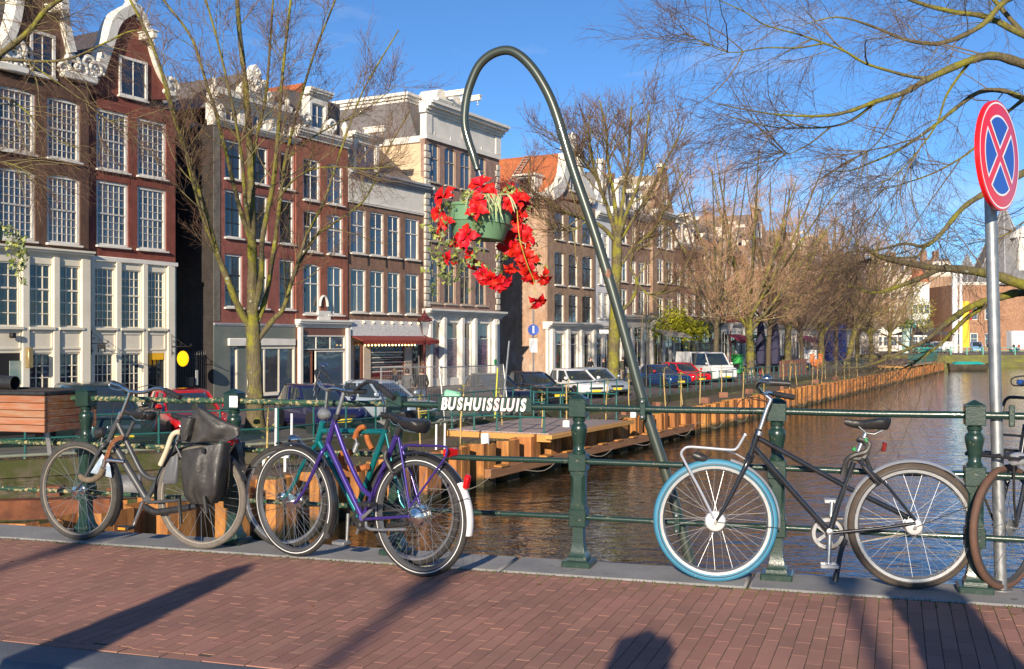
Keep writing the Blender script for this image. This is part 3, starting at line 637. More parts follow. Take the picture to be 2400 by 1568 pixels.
# ================================================================ BICYCLES
class Bike:
 """local frame: x from the front contact to the rear contact, y away from the viewer, z up"""
 def __init__(s, name, label, c0, c1, Rw, group=None, lean=0.0):
  s.a, s.b = on_ground(*c0), on_ground(*c1); s.Rw = Rw
  s.e = Vector((s.b.x-s.a.x, s.b.y-s.a.y)); s.wb = s.e.length; s.e.normalize()
  s.n = Vector((-s.e.y, s.e.x)); s.lean = lean
  s.root = thing(name, label, 'bicycle', (s.a.x, s.a.y, 0.006), math.atan2(s.e.y, s.e.x), group or 'bicycles leaning on the bridge railing')
 def L(s, px, py, yo=0.0):
  k = (px-CX)/F_PX; x0, y0 = s.a.x+s.n.x*yo, s.a.y+s.n.y*yo
  t = (k*y0-x0)/(s.e.x-k*s.e.y); Y = y0+s.e.y*t
  return Vector((t, yo, EYE-(py-CY)/F_PX*Y))
 def pts(s, P, yo=0.0): return [s.L(p[0], p[1], p[2] if len(p) > 2 else yo) for p in P]
 def tubes(s, name, mat, items, parent=None, n=10):
  mb = MB()
  for it in items:
   r_, P = it[0], it[1]; yo = it[2] if len(it) > 2 else 0.0; sm = it[3] if len(it) > 3 else 0
   Q = s.pts(P, yo)
   if sm: Q = [Vector(q) for q in spline(Q, sm)]
   if isinstance(r_, tuple): r_ = [r_[0]+(r_[1]-r_[0])*i/(len(Q)-1) for i in range(len(Q))]
   mb.tube(Q, r_, n)
  return mb.build(name, mat, parent=parent or s.root)
 def wheel(s, cx, Rw=None, tyre=BLACKR, rim=ALU, tw=0.019, rimd=0.022, stripe=None, steer=0.0, spokes=36, hub=0.02, hubw=0.06, hubmat=CHROME, spm=None):
  Rw = Rw or s.Rw
  w = part('wheel', s.root, (cx, 0, Rw), (0, 0, steer))
  ring = [((Rw-tw)*math.cos(2*math.pi*i/56), 0, (Rw-tw)*math.sin(2*math.pi*i/56)) for i in range(56)]
  MB().tube(ring, tw, 10, closed=True).build('tyre', tyre, parent=w)
  ri = Rw-2*tw+0.006; ww = tw*0.72
  MB().lathe([(ri, -ww), (ri-rimd*0.6, -ww*0.95), (ri-rimd, 0), (ri-rimd*0.6, ww*0.95), (ri, ww), (ri-0.002, 0), (ri, -ww)], 56, axis='y', cap=False).build('rim', rim, parent=w)
  if stripe:
   r2 = Rw-tw*1.25
   for sg in (-1, 1):
    MB().lathe([(r2-0.0025, sg*(tw*0.985)), (r2+0.0025, sg*(tw*0.965))][::sg], 56, axis='y', cap=False).build('reflective_stripe', stripe, parent=w)
  sp_ = MB(); rr = random.Random(3)
  for i in range(spokes):
   a = 2*math.pi*i/spokes; side = (-1, 1)[i % 2]; tang = (1, -1)[(i//2) % 2]
   h = a+tang*1.25
   sp_.tube([(hub*1.25*math.cos(h), side*hubw*0.5, hub*1.25*math.sin(h)), ((ri-rimd+0.003)*math.cos(a), 0, (ri-rimd+0.003)*math.sin(a))], 0.001, 4, cap=False)
  sp_.build('spokes', spm or ALU, parent=w)
  MB().lathe([(0.004, -0.075), (0.009, -0.075), (0.009, -hubw*0.62), (hub*1.5, -hubw*0.55), (hub*1.5, -hubw*0.45), (hub, -hubw*0.38), (hub, hubw*0.38), (hub*1.5, hubw*0.45), (hub*1.5, hubw*0.55), (0.009, hubw*0.62), (0.009, 0.075), (0.004, 0.075)], 18, axis='y').build('hub', hubmat, parent=w)
  return w
 def mudguard(s, cx, r_, a0, a1, w, mat, name='mudguard', n=28, label=None, steer=0.0):
  mb = MB()
  for i in range(n+1):
   a = R(a0+(a1-a0)*i/n)
   for (dy, dr) in ((-w, -0.010), (-w*0.6, 0.0), (0, 0.003), (w*0.6, 0.0), (w, -0.010), (w*0.55, -0.004), (0, -0.001), (-w*0.55, -0.004)):
    rr = r_+dr; mb.v.append((rr*math.cos(a), dy, rr*math.sin(a)))
  for i in range(n):
   for k in range(8):
    k2 = (k+1) % 8; mb.f.append((i*8+k, i*8+k2, i*8+8+k2, i*8+8+k))
  mb.f.append(tuple(range(8))); mb.f.append(tuple(range(n*8, n*8+8))[::-1])
  o = mb.build(name, mat, parent=s.root, loc=(cx, 0, s.Rw)); o.rotation_euler = (0, 0, steer)
  if label: o['label'] = label
  return o
 def saddle(s, nose, tail, w=0.085, mat=BLACKL, drop=0.06, name='saddle', dip=0.01):
  A, B = s.L(*nose), s.L(*tail); mb = MB(); n = 12; m = 9
  L_ = (B-A).length; dirn = (B-A).normalized()
  for i in range(n+1):
   t = i/n
   hw = w*(0.16+0.12*t*2 if t < 0.3 else 0.232+0.72*(1-(max(0, 0.78-t)/0.48)**1.6) if t < 0.78 else 0.952*math.sqrt(max(0.0, 1-((t-0.78)/0.235)**2)))
   hw = max(hw, 0.008) if i not in (0,) else w*0.1
   ht = drop*(0.4+0.6*t) if 0 < i < n else drop*0.3
   c = A+dirn*(t*L_)+Vector((0, 0, -dip*math.sin(math.pi*min(1, t*1.3))))
   for k in range(m):
    a = math.pi*2*k/m
    x_, z_ = math.cos(a), math.sin(a)
    mb.v.append((c.x, c.y+hw*(abs(x_)**0.75)*(1 if x_ > 0 else -1), c.z+(0.012*z_ if z_ > 0 else ht*z_)*1.0))
  for i in range(n):
   for k in range(m):
    k2 = (k+1) % m; mb.f.append((i*m+k, i*m+m+k, i*m+m+k2, i*m+k2))
  mb.f.append(tuple(range(m))); mb.f.append(tuple(range(n*m, n*m+m))[::-1])
  sd = mb.build(name, mat, parent=s.root, ang=60)
  rl = MB(); c0 = A+dirn*L_*0.3; c1 = A+dirn*L_*0.82
  for dy in (-0.02, 0.02): rl.tube([c0+Vector((0, dy, -drop*0.5)), c0+Vector((L_*.16, dy, -drop*1.05)), c0+Vector((L_*.34, dy, -drop*1.15)), c1+Vector((0, dy*1.6, -drop*0.85))], 0.0035, 6)
  rl.build('saddle_rail', CHROME, parent=sd)
  return sd
 def pedal(s, p, yo, mat=BLACKP, refl=True):
  q = s.L(p[0], p[1], yo)
  o = MB().box(q, (0.095, 0.075, 0.022), b=0.004).build('pedal', mat, parent=s.root)
  if refl:
   MB().box(q+Vector((0, -0.0385, 0)), (0.055, 0.003, 0.014)).build('reflector', AMBER, parent=o)
  return o
 def disc(s, p, r_, yo, thick, mat, name, n=32, inner=0.0, parent=None):
  c = s.L(p[0], p[1], yo)
  if inner > 0: prof = [(inner, -thick/2), (r_, -thick/2), (r_, thick/2), (inner, thick/2), (inner, -thick/2)]; cp = False
  else: prof = [(r_*0.4, -thick/2-0.003), (r_, -thick/2), (r_, thick/2), (r_*0.4, thick/2+0.003)]; cp = True
  return MB().lathe(prof, n, axis='y', cap=cp).build(name, mat, parent=parent or s.root, loc=c)
def chainring(B, p, r_, yo, mat, parent=None):
 c = B.L(p[0], p[1], yo); o = B.disc(p, r_, yo, 0.006, mat, 'chainring', inner=r_*0.78)
 mb = MB()
 for k in range(5):
  a = k*1.2566; mb.box((0.42*r_*math.cos(a), 0, 0.42*r_*math.sin(a)), (0.8*r_, 0.006, 0.018), rot=Matrix.Rotation(-a, 4, 'Y'))
 mb.build('spider', mat, parent=o); return o
# ---- 1. black bicycle with the blue front tyre
B = Bike('bicycle', 'black bicycle with a bright blue front tyre and silver front carrier', (1676, 1366), (2139, 1383), 0.343)
BLT = M('blue_rubber', (0.035, 0.19, 0.31), (0.05, 0.22, 0.34), scale=9, rough=0.6, chip=(0.28, 0.36, 0.4), chip_t=(0.66, 0.74), chip_s=26)
BRT = M('dusty_brown_tyre', (0.06, 0.045, 0.035), (0.085, 0.065, 0.05), scale=24, rough=0.85, bump=0.5, bscale=200)
SILV = M('silver_paint', (0.62, 0.63, 0.64), rough=0.3, metal=0.6)
w1 = B.wheel(0.0, tyre=BLT, rim=ALU, tw=0.022, rimd=0.026, hub=0.018, stripe=BLACKP)
w2 = B.wheel(B.wb, tyre=BRT, rim=ALU, tw=0.022, rimd=0.026, hub=0.032, stripe=BLACKP)
MB().lathe([(0.0, -0.052), (0.03, -0.05), (0.052, -0.044), (0.058, -0.03), (0.05, -0.02)], 28, axis='y').build('drum_brake', M('white_hub', (0.7,0.7,0.69), rough=0.3, metal=0.3), parent=w1)
MB().lathe([(0.0, -0.05), (0.03, -0.048), (0.042, -0.04), (0.046, -0.02)], 28, axis='y').build('drum_brake', MATS['white_hub'], parent=w2)
B.tubes('frame', BLACKG, [(0.017, [(1779,1008), (1757,1075)]), (0.0145, [(1779,1030), (1982,1143), (2143,1222)]), (0.0165, [(1768,1052), (1858,1154), (1945,1250)]), (0.0155, [(2001,1085), (1966,1180), (1945,1250)]),
 (0.0085, [(2012,1083), (2080,1141), (2146,1222)], -0.055), (0.0085, [(2012,1083), (2080,1141), (2146,1222)], 0.055), (0.010, [(1950,1252), (2060,1241), (2146,1229)], -0.05), (0.010, [(1950,1252), (2060,1241), (2146,1229)], 0.05), (0.02, [(1945,1250,-.04), (1945,1250,.04)])])
fk = MB()
for sg in (-1, 1):
 P = [B.L(1757, 1074)+Vector((0, 0, 0)), B.L(1752, 1085, 0.045*sg), B.L(1718, 1155, 0.05*sg), B.L(1690, 1205, 0.05*sg), B.L(1677, 1226, 0.05*sg)]
 fk.tube([Vector(p) for p in spline(P, 4)], [0.016-0.008*i/16 for i in range(17)], 10)
fk.tube(B.pts([(1761,1066), (1752,1086)]), 0.024, 10)
fk.build('fork', BLACKG, parent=B.root)
B.tubes('headset', ALU, [(0.021, [(1781,1013), (1778,1022)]), (0.0205, [(1757,1073), (1755,1080)])])
B.tubes('stem', ALU, [(0.0125, [(1782,1008), (1797,962), (1806,941), (1803,936), (1792,926)], 0, 3)])
hbm = B.tubes('handlebar', CHROME, [(0.011, [(1792,926,0), (1784,921,-.06), (1775,908,-.12), (1784,897,-.2), (1806,899,-.25), (1812,900,-.26)], 0, 5), (0.011, [(1792,926,0), (1795,925,.06), (1800,923,.14), (1812,926,.2), (1822,928,.22)], 0, 5)])
B.tubes('grip', BLACKP, [(0.0165, [(1805,899,-.25), (1853,902,-.27)])]); B.tubes('grip', BLACKP, [(0.0165, [(1812,925,.2), (1861,934,.24)])])
bell = B.L(1797, 893, -.22); MB().lathe([(0.028, 0), (0.029, 0.004), (0.025, 0.014), (0.014, 0.021), (0, 0.023)], 20, c=bell+Vector((0, 0, 0.004))).build('bell', CHROME, parent=B.root)
B.tubes('cable', BLACKP, [(0.0028, [(1796,944), (1770,934), (1738,940), (1727,960), (1730,1000), (1745,1030), (1762,1050)], -.03, 5), (0.0028, [(1800,945), (1765,938), (1752,934), (1762,960), (1770,1000), (1768,1040)], .02, 5)], n=5)
B.tubes('seat_post', ALU, [(0.013, [(2004,1078), (2030,1016)])])
B.saddle((1979,989), (2087,986), w=0.078, drop=0.062)
B.tubes('folding_lock', CANVAS, [((0.012, 0.016), [(2012,1030,-.03), (2036,1040,-.03), (2030,1060,-.04), (2000,1070,-.04), (1985,1082,-.03), (1980,1100,-.02), (1976,1117,-.02)], 0, 5), (0.014, [(1990,1075,-.02), (2012,1078,-.03), (2028,1072,-.03), (2034,1048,-.03), (2010,1032,.02)], 0, 5)], n=7)
B.tubes('lock_badge', M('green_badge', (0.03,0.25,0.08), rough=0.4), [(0.012, [(2027,1030,-.03), (2031,1038,-.03)]), (0.012, [(1999,1052,-.03), (2004,1058,-.03)])])
B.tubes('ring_lock', BLACKP, [(0.012, [(2022,1078,-.035), (2022,1092,-.05), (2050,1125,-.055), (2062,1137,-.05)], 0, 3), (0.012, [(2030,1078,.035), (2050,1125,.055), (2062,1137,.05)], 0, 3)])
tl = B.tubes('lamp_arm', BLACKP, [(0.004, [(2040,1076), (2069,1052)])])
MB().box(B.L(2071, 1050), (0.022, 0.05, 0.05), rot=Matrix.Rotation(0.25, 4, 'Y'), b=0.005).build('rear_lamp', M('dark_red_lens', (0.16,0.01,0.01), rough=0.15), parent=B.root)
crk = B.tubes('crank_arm', ALU, [((0.013, 0.010), [(1945,1250,-.06), (1942,1325,-.075)])]); B.tubes('crank_arm', ALU, [((0.013, 0.010), [(1945,1250,.06), (1950,1178,.07)])])
B.disc((1945,1250), 0.017, -0.066, 0.012, ALU, 'crank_bolt'); chainring(B, (1940,1253), 0.085, 0.045, ALU)
B.disc((1940,1253), 0.094, 0.052, 0.004, BLACKP, 'chain_disc', inner=0.085)
B.tubes('chain', M('rusty_chain', (0.3,0.27,0.22), (0.2,0.15,0.1), scale=60, rough=0.5, metal=0.5), [(0.0045, [(1945,1218,.045), (2138,1218,.045)]), (0.0045, [(1940,1288,.045), (2138,1249,.045)])], n=4)
B.pedal((1943,1328), -0.12, SILV, False); B.pedal((1951,1176), 0.12, SILV, False)
B.tubes('kickstand', BLACKP, [(0.014, [(1982,1268,-.04), (1974,1285,-.06), (1968,1310,-.09), (1962,1345,-.12)], 0, 3), (0.016, [(1961,1345,-.12), (1957,1366,-.13)])])
car = MB()
for yo in (-0.085, 0.085):
 car.tube([Vector(p) for p in spline(B.pts([(1673,1217), (1640,1150), (1604,1083), (1597,1066), (1603,1055), (1617,1050), (1660,1053), (1714,1057), (1727,1053), (1737,1038), (1746,1022)], yo), 4)], 0.0075, 8)
car.tube(B.pts([(1746,1022,-.085), (1747,1020,0), (1746,1022,.085)]), 0.0075, 8)
car.tube(B.pts([(1700,1057,-.085), (1700,1057,.085)]), 0.006, 8); car.tube(B.pts([(1650,1053,-.085), (1650,1053,.085)]), 0.006, 8)
for yo in (-.03, .03): car.tube(B.pts([(1620,1052), (1712,1059)], yo), 0.005, 6)
car.tube(B.pts([(1700,1059,-.02), (1725,1066,-.01), (1747,1079,0)]), 0.004, 6)
car.build('front_carrier', SILV, parent=B.root)
lp_ = MB().lathe([(0.0, 0.03), (0.02, 0.026), (0.026, 0.0), (0.024, -0.04), (0.014, -0.055), (0, -0.056)], 16, axis='x').build('headlamp', BLACKP, parent=B.root, loc=B.L(1635, 1072)); lp_.rotation_euler = (0, -0.35, R(180))
B.mudguard(0.0, 0.353, 76, -6, 0.026, SILV); B.mudguard(B.wb, 0.357, 18, 200, 0.03, SILV)
st = MB().tube([(B.wb, -0.06, B.Rw), (B.wb+0.34*math.cos(R(22)), -0.028, B.Rw+0.35*math.sin(R(22)))], 0.002, 5).tube([(0, -0.06, B.Rw), (0.352, -0.025, B.Rw-0.03)], 0.002, 5); st.build('mudguard_stay', BLACKP, parent=B.root)
# ---- 2. purple step-through bicycle
PUR = M('purple_metallic', (0.045, 0.028, 0.19), (0.06, 0.03, 0.22), scale=8, rough=0.28, metal=0.35, coat=0.5)
B = Bike('bicycle', 'purple step-through bicycle with black mudguards, nearest the viewer in the pair', (690, 1306), (985, 1354), 0.345)
REFW = M('reflective_white', (0.75,0.75,0.74), rough=0.35)
w1 = B.wheel(0.0, stripe=REFW, tw=0.02, hub=0.03, rim=M('dull_rim', (0.2,0.2,0.2), rough=0.4, metal=0.8)); w2 = B.wheel(B.wb, stripe=REFW, tw=0.021, hub=0.04, rim=MATS['dull_rim'])
MB().lathe([(0.0, -0.058), (0.02, -0.056), (0.03, -0.05), (0.05, -0.045), (0.056, -0.036), (0.05, -0.02)], 28, axis='y').build('drum_brake', CHROME, parent=w2)
B.tubes('frame', PUR, [(0.018, [(786,985), (768,1042)]), (0.0155, [(785,994), (808,1059), (839,1129), (857,1155), (872,1166)], 0, 4), (0.018, [(768,1042), (808,1128), (849,1214)]), (0.0165, [(932,1018), (869,1175), (852,1215)]), (0.021, [(849,1215,-.036), (849,1215,.036)]),
 (0.0075, [(934,1028), (948,1110), (960,1192)], -.055), (0.0075, [(934,1028), (962,1110), (985,1190)], .05), (0.0095, [(852,1219), (958,1213)], -.048), (0.0095, [(852,1219), (958,1213)], .048)])
fk = MB()
for sg in (-1, 1):
 P = [B.L(764, 1052), B.L(755, 1062, 0.042*sg), B.L(738, 1100, 0.046*sg), B.L(716, 1146, 0.048*sg), B.L(700, 1171, 0.048*sg), B.L(689, 1181, 0.048*sg)]
 fk.tube([Vector(p) for p in spline(P, 4)], [0.0145-0.007*i/20 for i in range(21)], 10)
fk.build('fork', PUR, parent=B.root)
B.tubes('stem', STEEL, [(0.0125, [(788,983), (808,915), (809,905)])]); B.disc((790,980), 0.02, 0, 0.03, BLACKP, 'headset')
B.tubes('handlebar', BLACKP, [(0.0115, [(809,909,0), (790,905,.08), (778,893,.14), (765,878,.2), (756,868,.24)], 0, 5), (0.0115, [(809,909,0), (832,914,-.06), (848,905,-.12), (862,897,-.18), (880,900,-.24), (890,911,-.27)], 0, 5)])
B.tubes('grip', BLACKP, [(0.017, [(889,908,-.27), (924,936,-.29)])]); B.tubes('grip', BLACKP, [(0.016, [(770,884,.18), (752,866,.26)])])
b0 = B.L(759, 862, .22); MB().lathe([(0.026, 0), (0.027, 0.004), (0.022, 0.014), (0.012, 0.02), (0, 0.022)], 18, c=b0+Vector((0, 0, 0.004))).build('bell', CHROME, parent=B.root)
B.tubes('brake_lever', CHROME, [(0.006, [(884,896,-.24), (893,925,-.27), (902,952,-.29)], 0, 3), (0.006, [(752,870,.24), (742,895,.25), (735,918,.25)], 0, 3)])
B.tubes('cable', BLACKP, [(0.0025, [(870,896,-.2), (845,890,-.1), (815,905,-.02), (800,950,0), (780,1010,-.02)], 0, 5), (0.0025, [(795,910,0), (770,925,0), (768,985,0), (765,1040,0), (760,1100,-.03)], 0, 5)], n=5)
hl = MB().lathe([(0.0, -0.035), (0.02, -0.03), (0.036, 0.0), (0.04, 0.028), (0.037, 0.034), (0.0, 0.03)], 20, axis='x').build('headlamp', M('grey_lamp_shell', (0.28,0.29,0.29), rough=0.3, metal=0.5), parent=B.root, loc=B.L(763, 973)); hl.rotation_euler = (0, 0, R(165))
B.tubes('seat_post', BLACKP, [(0.02, [(930,1020), (938,1004)]), (0.0135, [(935,1010), (945,985)])]); B.saddle((912,973), (1000,994), w=0.095, drop=0.07)
crr = MB()
for yo in (-0.07, 0.07):
 crr.tube([Vector(p) for p in spline(B.pts([(942,1060), (947,1050), (956,1046), (1000,1047), (1040,1049), (1047,1056), (1046,1066), (1036,1086), (962,1188)], yo), 4)], 0.0065, 8)
for p in ((960,1046), (990,1047), (1020,1048), (1040,1049)): crr.tube(B.pts([(p[0], p[1], -.07), (p[0], p[1], .07)]), 0.0055, 6)
crr.tube(B.pts([(950,1047,-.02), (1040,1049,-.02)]), 0.005, 6); crr.tube(B.pts([(950,1047,.02), (1040,1049,.02)]), 0.005, 6)
crr.build('rear_carrier', PUR, parent=B.root)
MB().box(B.L(1056, 1063, 0.0), (0.03, 0.11, 0.05), b=0.008).build('reflector', REDL, parent=B.root)
MB().box(B.L(1094, 1132, 0), (0.03, 0.042, 0.085), rot=Matrix.Rotation(0.25, 4, 'Y'), b=0.01).build('rear_lamp', REDL, parent=B.root)
B.mudguard(0.0, 0.362, 100, -28, 0.028, BLACKG); B.mudguard(B.wb, 0.365, 36, 175, 0.03, BLACKG); B.mudguard(B.wb, 0.366, 36, -12, 0.031, M('white_plastic', (0.74,0.73,0.72), rough=0.4, chip=(0.4,0.38,0.36), chip_t=(0.66,0.72)), name='mudguard_tip', n=14)
B.tubes('mud_flap', BLACKR, [((0.02, 0.028), [(772,1225,0), (766,1262,0)])])
B.tubes('crank_arm', STEEL, [((0.012, 0.009), [(850,1216,-.06), (878,1190,-.075)])]); B.tubes('crank_arm', STEEL, [((0.012, 0.009), [(850,1216,.06), (836,1253,.075)])])
B.pedal((861,1184), -0.12, BLACKP, False); B.tubes('chain_guard', BLACKP, [(0.03, [(850,1220,.05), (880,1222,.055)]), (0.014, [(850,1195,.05), (962,1200,.05)]), (0.014, [(850,1242,.05), (962,1228,.05)])])
chainring(B, (850,1217), 0.075, 0.05, BLACKP)
B.tubes('kickstand', STEEL, [(0.009, [(858,1226,-.05), (868,1243,-.07), (950,1243,-.075)], 0, 3)])
rl_ = MB().tube([Vector(p) for p in spline(B.pts([(906,1060,-.05), (903,1075,-.06), (912,1095,-.06), (922,1110,-.05), (940,1100,-.04)]), 4)], 0.012, 8).build('ring_lock', BLACKP, parent=B.root)
B.tubes('mudguard_stay', BLACKP, [(0.002, [(965,1210,-.05), (1098,1170,-.028)])], n=5)
# ---- 3. teal diamond-frame bicycle behind it
TEAL = M('teal_metallic', (0.005, 0.14, 0.155), (0.008, 0.18, 0.19), scale=8, rough=0.25, metal=0.4, coat=0.5)
B = Bike('bicycle', 'teal bicycle with orange cloth-wrapped chain lock, behind the purple one', (666, 1287), (968, 1327), 0.335)
B.wheel(0.0, tw=0.019, rimd=0.02, steer=0.12); B.wheel(B.wb, tw=0.019)
B.tubes('frame', TEAL, [(0.02, [(757,990), (744,1040)]), (0.0175, [(752,1012), (898,1014)]), (0.018, [(748,1038), (838,1206)]), (0.018, [(904,1008), (842,1180), (836,1206)]), (0.0075, [(904,1018), (938,1178), (952,1200)], -.05), (0.0075, [(904,1018), (938,1178), (952,1200)], .05), (0.009, [(838,1209), (955,1203)], -.045), (0.009, [(838,1209), (955,1203)], .045), (0.021, [(836,1207,-.035), (836,1207,.035)])])
fk = MB()
for sg in (-1, 1):
 P = [B.L(740, 1046), B.L(728, 1060, 0.042*sg), B.L(708, 1095, 0.046*sg), B.L(690, 1135, 0.048*sg), B.L(672, 1162, 0.048*sg), B.L(660, 1172, 0.048*sg)]
 fk.tube([Vector(p) for p in spline(P, 4)], [0.015-0.0065*i/20 for i in range(21)], 10)
fk.build('fork', TEAL, parent=B.root)
B.tubes('stem', CHROME, [(0.0125, [(759,985), (765,950), (768,915)])])
B.tubes('handlebar', CHROME, [(0.011, [(768,917,0), (770,915,-.08), (785,913,-.17), (812,918,-.24), (830,919,-.26)], 0, 5), (0.011, [(768,917,0), (755,910,.1), (748,900,.18), (745,885,.24)], 0, 5)])
B.tubes('grip', BLACKP, [(0.016, [(815,918,-.24), (856,920,-.27)])]); B.tubes('grip', BLACKP, [(0.016, [(746,893,.2), (742,872,.26)])])
B.tubes('brake_lever', CHROME, [(0.005, [(748,890,.2), (740,912,.22), (736,930,.22)], 0, 3), (0.005, [(752,905,.15), (744,925,.2), (742,945,.2)], 0, 3)])
hl = MB().lathe([(0.0, -0.05), (0.018, -0.04), (0.03, -0.01), (0.036, 0.02), (0.033, 0.026), (0.0, 0.02)], 20, axis='x').build('headlamp', CHROME, parent=B.root, loc=B.L(690, 1033)); hl.rotation_euler = (0, 0.15, R(170))
B.tubes('lamp_arm', CHROME, [(0.004, [(705,1035), (722,1052)])])
B.tubes('seat_post', BLACKP, [(0.0135, [(903,1008), (910,985)])]); B.saddle((893,972), (970,968), w=0.085, drop=0.062)
ORC = M('orange_cloth_sleeve', (0.42, 0.14, 0.035), (0.3, 0.085, 0.02), scale=18, rough=0.9, bump=1.0, bscale=40)
B.tubes('chain_lock', ORC, [(0.017, [(832,1030,-.03), (838,1012,-.035), (850,1003,-.03), (858,1012,.02), (862,1035,.03), (872,1055,.03)], 0, 4), (0.019, [(826,1062,-.06), (812,1063,-.06), (800,1068,-.05), (801,1085,-.04), (812,1098,-.04), (835,1102,-.05), (862,1096,-.06)], 0, 4)])
B.tubes('lock_body', STEEL, [(0.016, [(838,1040,-.05), (830,1062,-.06)]), (0.006, [(833,1030,-.04), (838,1045,-.05)])])
B.mudguard(0.0, 0.352, 100, 95, 0.02, BLACKP); B.mudguard(B.wb, 0.352, 60, 185, 0.026, BLACKP)
B.tubes('crank_arm', STEEL, [((0.012, 0.009), [(816,1206,-.06), (813,1270,-.07)])]); B.pedal((800,1274), -0.11, STEEL, False); chainring(B, (836,1208), 0.075, 0.05, BLACKP)
B.tubes('mudguard_stay', CHROME, [(0.002, [(668,1190,-.05), (620,1200,-.03)])], n=5)
# ---- 4. grey bicycle with canvas panniers
B = Bike('bicycle', 'worn grey bicycle carrying big black canvas panniers, beside the flower box', (184, 1268), (472, 1289), 0.335)
RIMB = M('dusty_rim', (0.36,0.32,0.26), (0.28,0.25,0.21), scale=20, rough=0.5, metal=0.5); TYG = M('dusty_grey_tyre', (0.12,0.105,0.09), (0.16,0.14,0.12), scale=24, rough=0.9, bump=0.5, bscale=160)
w1 = B.wheel(0.0, tyre=M('grey_black_tyre', (.04,.038,.035), (.065,.06,.055), scale=20, rough=.85), rim=RIMB, tw=0.021, rimd=.013, steer=-0.05); B.wheel(B.wb, tyre=TYG, rim=RIMB, tw=0.021, rimd=.014)
B.tubes('frame', GREYF, [(0.0195, [(279,982), (255,1036)]), (0.0165, [(276,994), (318,1082), (334,1110), (350,1122), (371,1126)], 0, 4), (0.0235, [(262,1036), (300,1100), (344,1172)]), (0.0175, [(345,1172), (380,1110), (414,1040)]), (0.024, [(345,1173,-.04), (345,1173,.04)]), (0.011, [(345,1180), (440,1173), (462,1173)], -.05), (0.011, [(345,1180), (440,1173), (462,1173)], .05), (0.008, [(412,1046), (440,1105), (465,1170)], -.055), (0.008, [(412,1046), (440,1105), (465,1170)], .055)])
fk = MB()
for sg in (-1, 1):
 P = [B.L(253, 1042), B.L(243, 1047, 0.044*sg), B.L(230, 1064, 0.048*sg), B.L(212, 1098, 0.05*sg), B.L(195, 1128, 0.05*sg), B.L(178, 1151, 0.05*sg)]
 fk.tube([Vector(p) for p in spline(P, 4)], [0.016-0.007*i/20 for i in range(21)], 10)
fk.build('fork', GREYF, parent=B.root)
B.tubes('stem', CHROME, [(0.012, [(283,978), (302,930), (305,920)]), (0.017, [(279,982), (284,968)])])
B.tubes('handlebar', CHROME, [(0.0115, [(305,920,0), (318,922,-.06), (340,921,-.12), (360,914,-.18), (378,913,-.22), (394,921,-.25)], 0, 5), (0.0115, [(305,920,0), (295,915,.08), (280,906,.15), (268,903,.2), (262,898,.24)], 0, 5)])
B.tubes('grip', BLACKP, [(0.0175, [(388,917,-.25), (423,934,-.28)])]); B.tubes('grip', BLACKP, [(0.0185, [(293,911,.12), (265,899,.24)])])
B.tubes('brake_lever', CHROME, [(0.005, [(255,895,.24), (258,910,.24), (272,916,.18), (290,915,.1)], 0, 3)])
B.tubes('cable', BLACKP, [(0.0025, [(300,925,0), (280,935,0), (268,955,0), (262,985,0), (265,1010,0)], 0, 5), (0.0025, [(375,912,-.2), (350,905,-.1), (322,912,0), (300,925,0)], 0, 5)], n=5)
B.tubes('child_seat_post', GREYF, [(0.0125, [(314,990), (295,1030)])])
B.saddle((288,964), (363,972), w=0.07, drop=0.05, name='child_saddle'); B.tubes('child_footrest', BLACKP, [(0.0045, [(346,1000,-.06), (332,988,-.09), (338,962,-.1), (372,963,-.1), (366,985,-.08), (346,1003,-.06)], 0, 4)], n=6)
B.saddle((402,973), (475,978), w=0.095, drop=0.06); B.tubes('seat_post', CHROME, [(0.013, [(414,1042), (430,995)])])
B.tubes('suspension_sleeve', M('yellowed_plastic', (0.5,0.42,0.28), (0.58,0.5,0.38), scale=14, rough=0.55), [(0.017, [(424,1015,-.06), (412,1016,-.06), (402,1026,-.06), (390,1060,-.055), (376,1092,-.05)], 0, 4)])
hl = MB().lathe([(0.0, -0.04), (0.026, -0.034), (0.036, 0.0), (0.035, 0.03), (0.0, 0.026)], 18, axis='x').build('headlamp', BLACKP, parent=B.root, loc=B.L(236, 1016)); hl.rotation_euler = (0, 0.3, R(175))
B.tubes('lamp_arm', STEEL, [(0.005, [(240,1026), (236,1045)])])
RCH = M('rusty_chain_links', (0.32,0.12,0.04), (0.2,0.08,0.04), scale=30, rough=0.8); ch = MB(); cp = [Vector(p) for p in spline(B.pts([(285,1027,-.05), (270,1034,-.06), (259,1050,-.07), (254,1066,-.07), (248,1078,-.07)]), 5)]
for i, p in enumerate(cp):
 a = 0.9 if i % 2 else -0.3
 ch.tube([p+Matrix.Rotation(a, 3, 'Z') @ Vector((0.012*math.cos(t*0.785), 0.004*math.sin(t*0.785), 0.013*math.sin(t*0.785))) for t in range(8)], 0.0038, 5, closed=True)
ch.build('lock_chain', RCH, parent=B.root)
B.tubes('cable_lock', M('brown_sleeve', (0.12,0.09,0.06), (0.17,0.13,0.09), scale=30, rough=0.9, bump=0.8, bscale=60), [(0.02, [(188,1118,-.05), (200,1126,-.06), (218,1126,-.07), (234,1116,-.08), (243,1098,-.08)], 0, 4)])
B.tubes('lock_head', CHROME, [(0.018, [(243,1096,-.08), (247,1078,-.08)]), (0.014, [(250,1080,-.08), (290,1084,-.02)])])
BAGT = M('clear_blue_plastic', (0.28, 0.38, 0.5), (0.5, 0.56, 0.62), scale=20, rough=0.2)
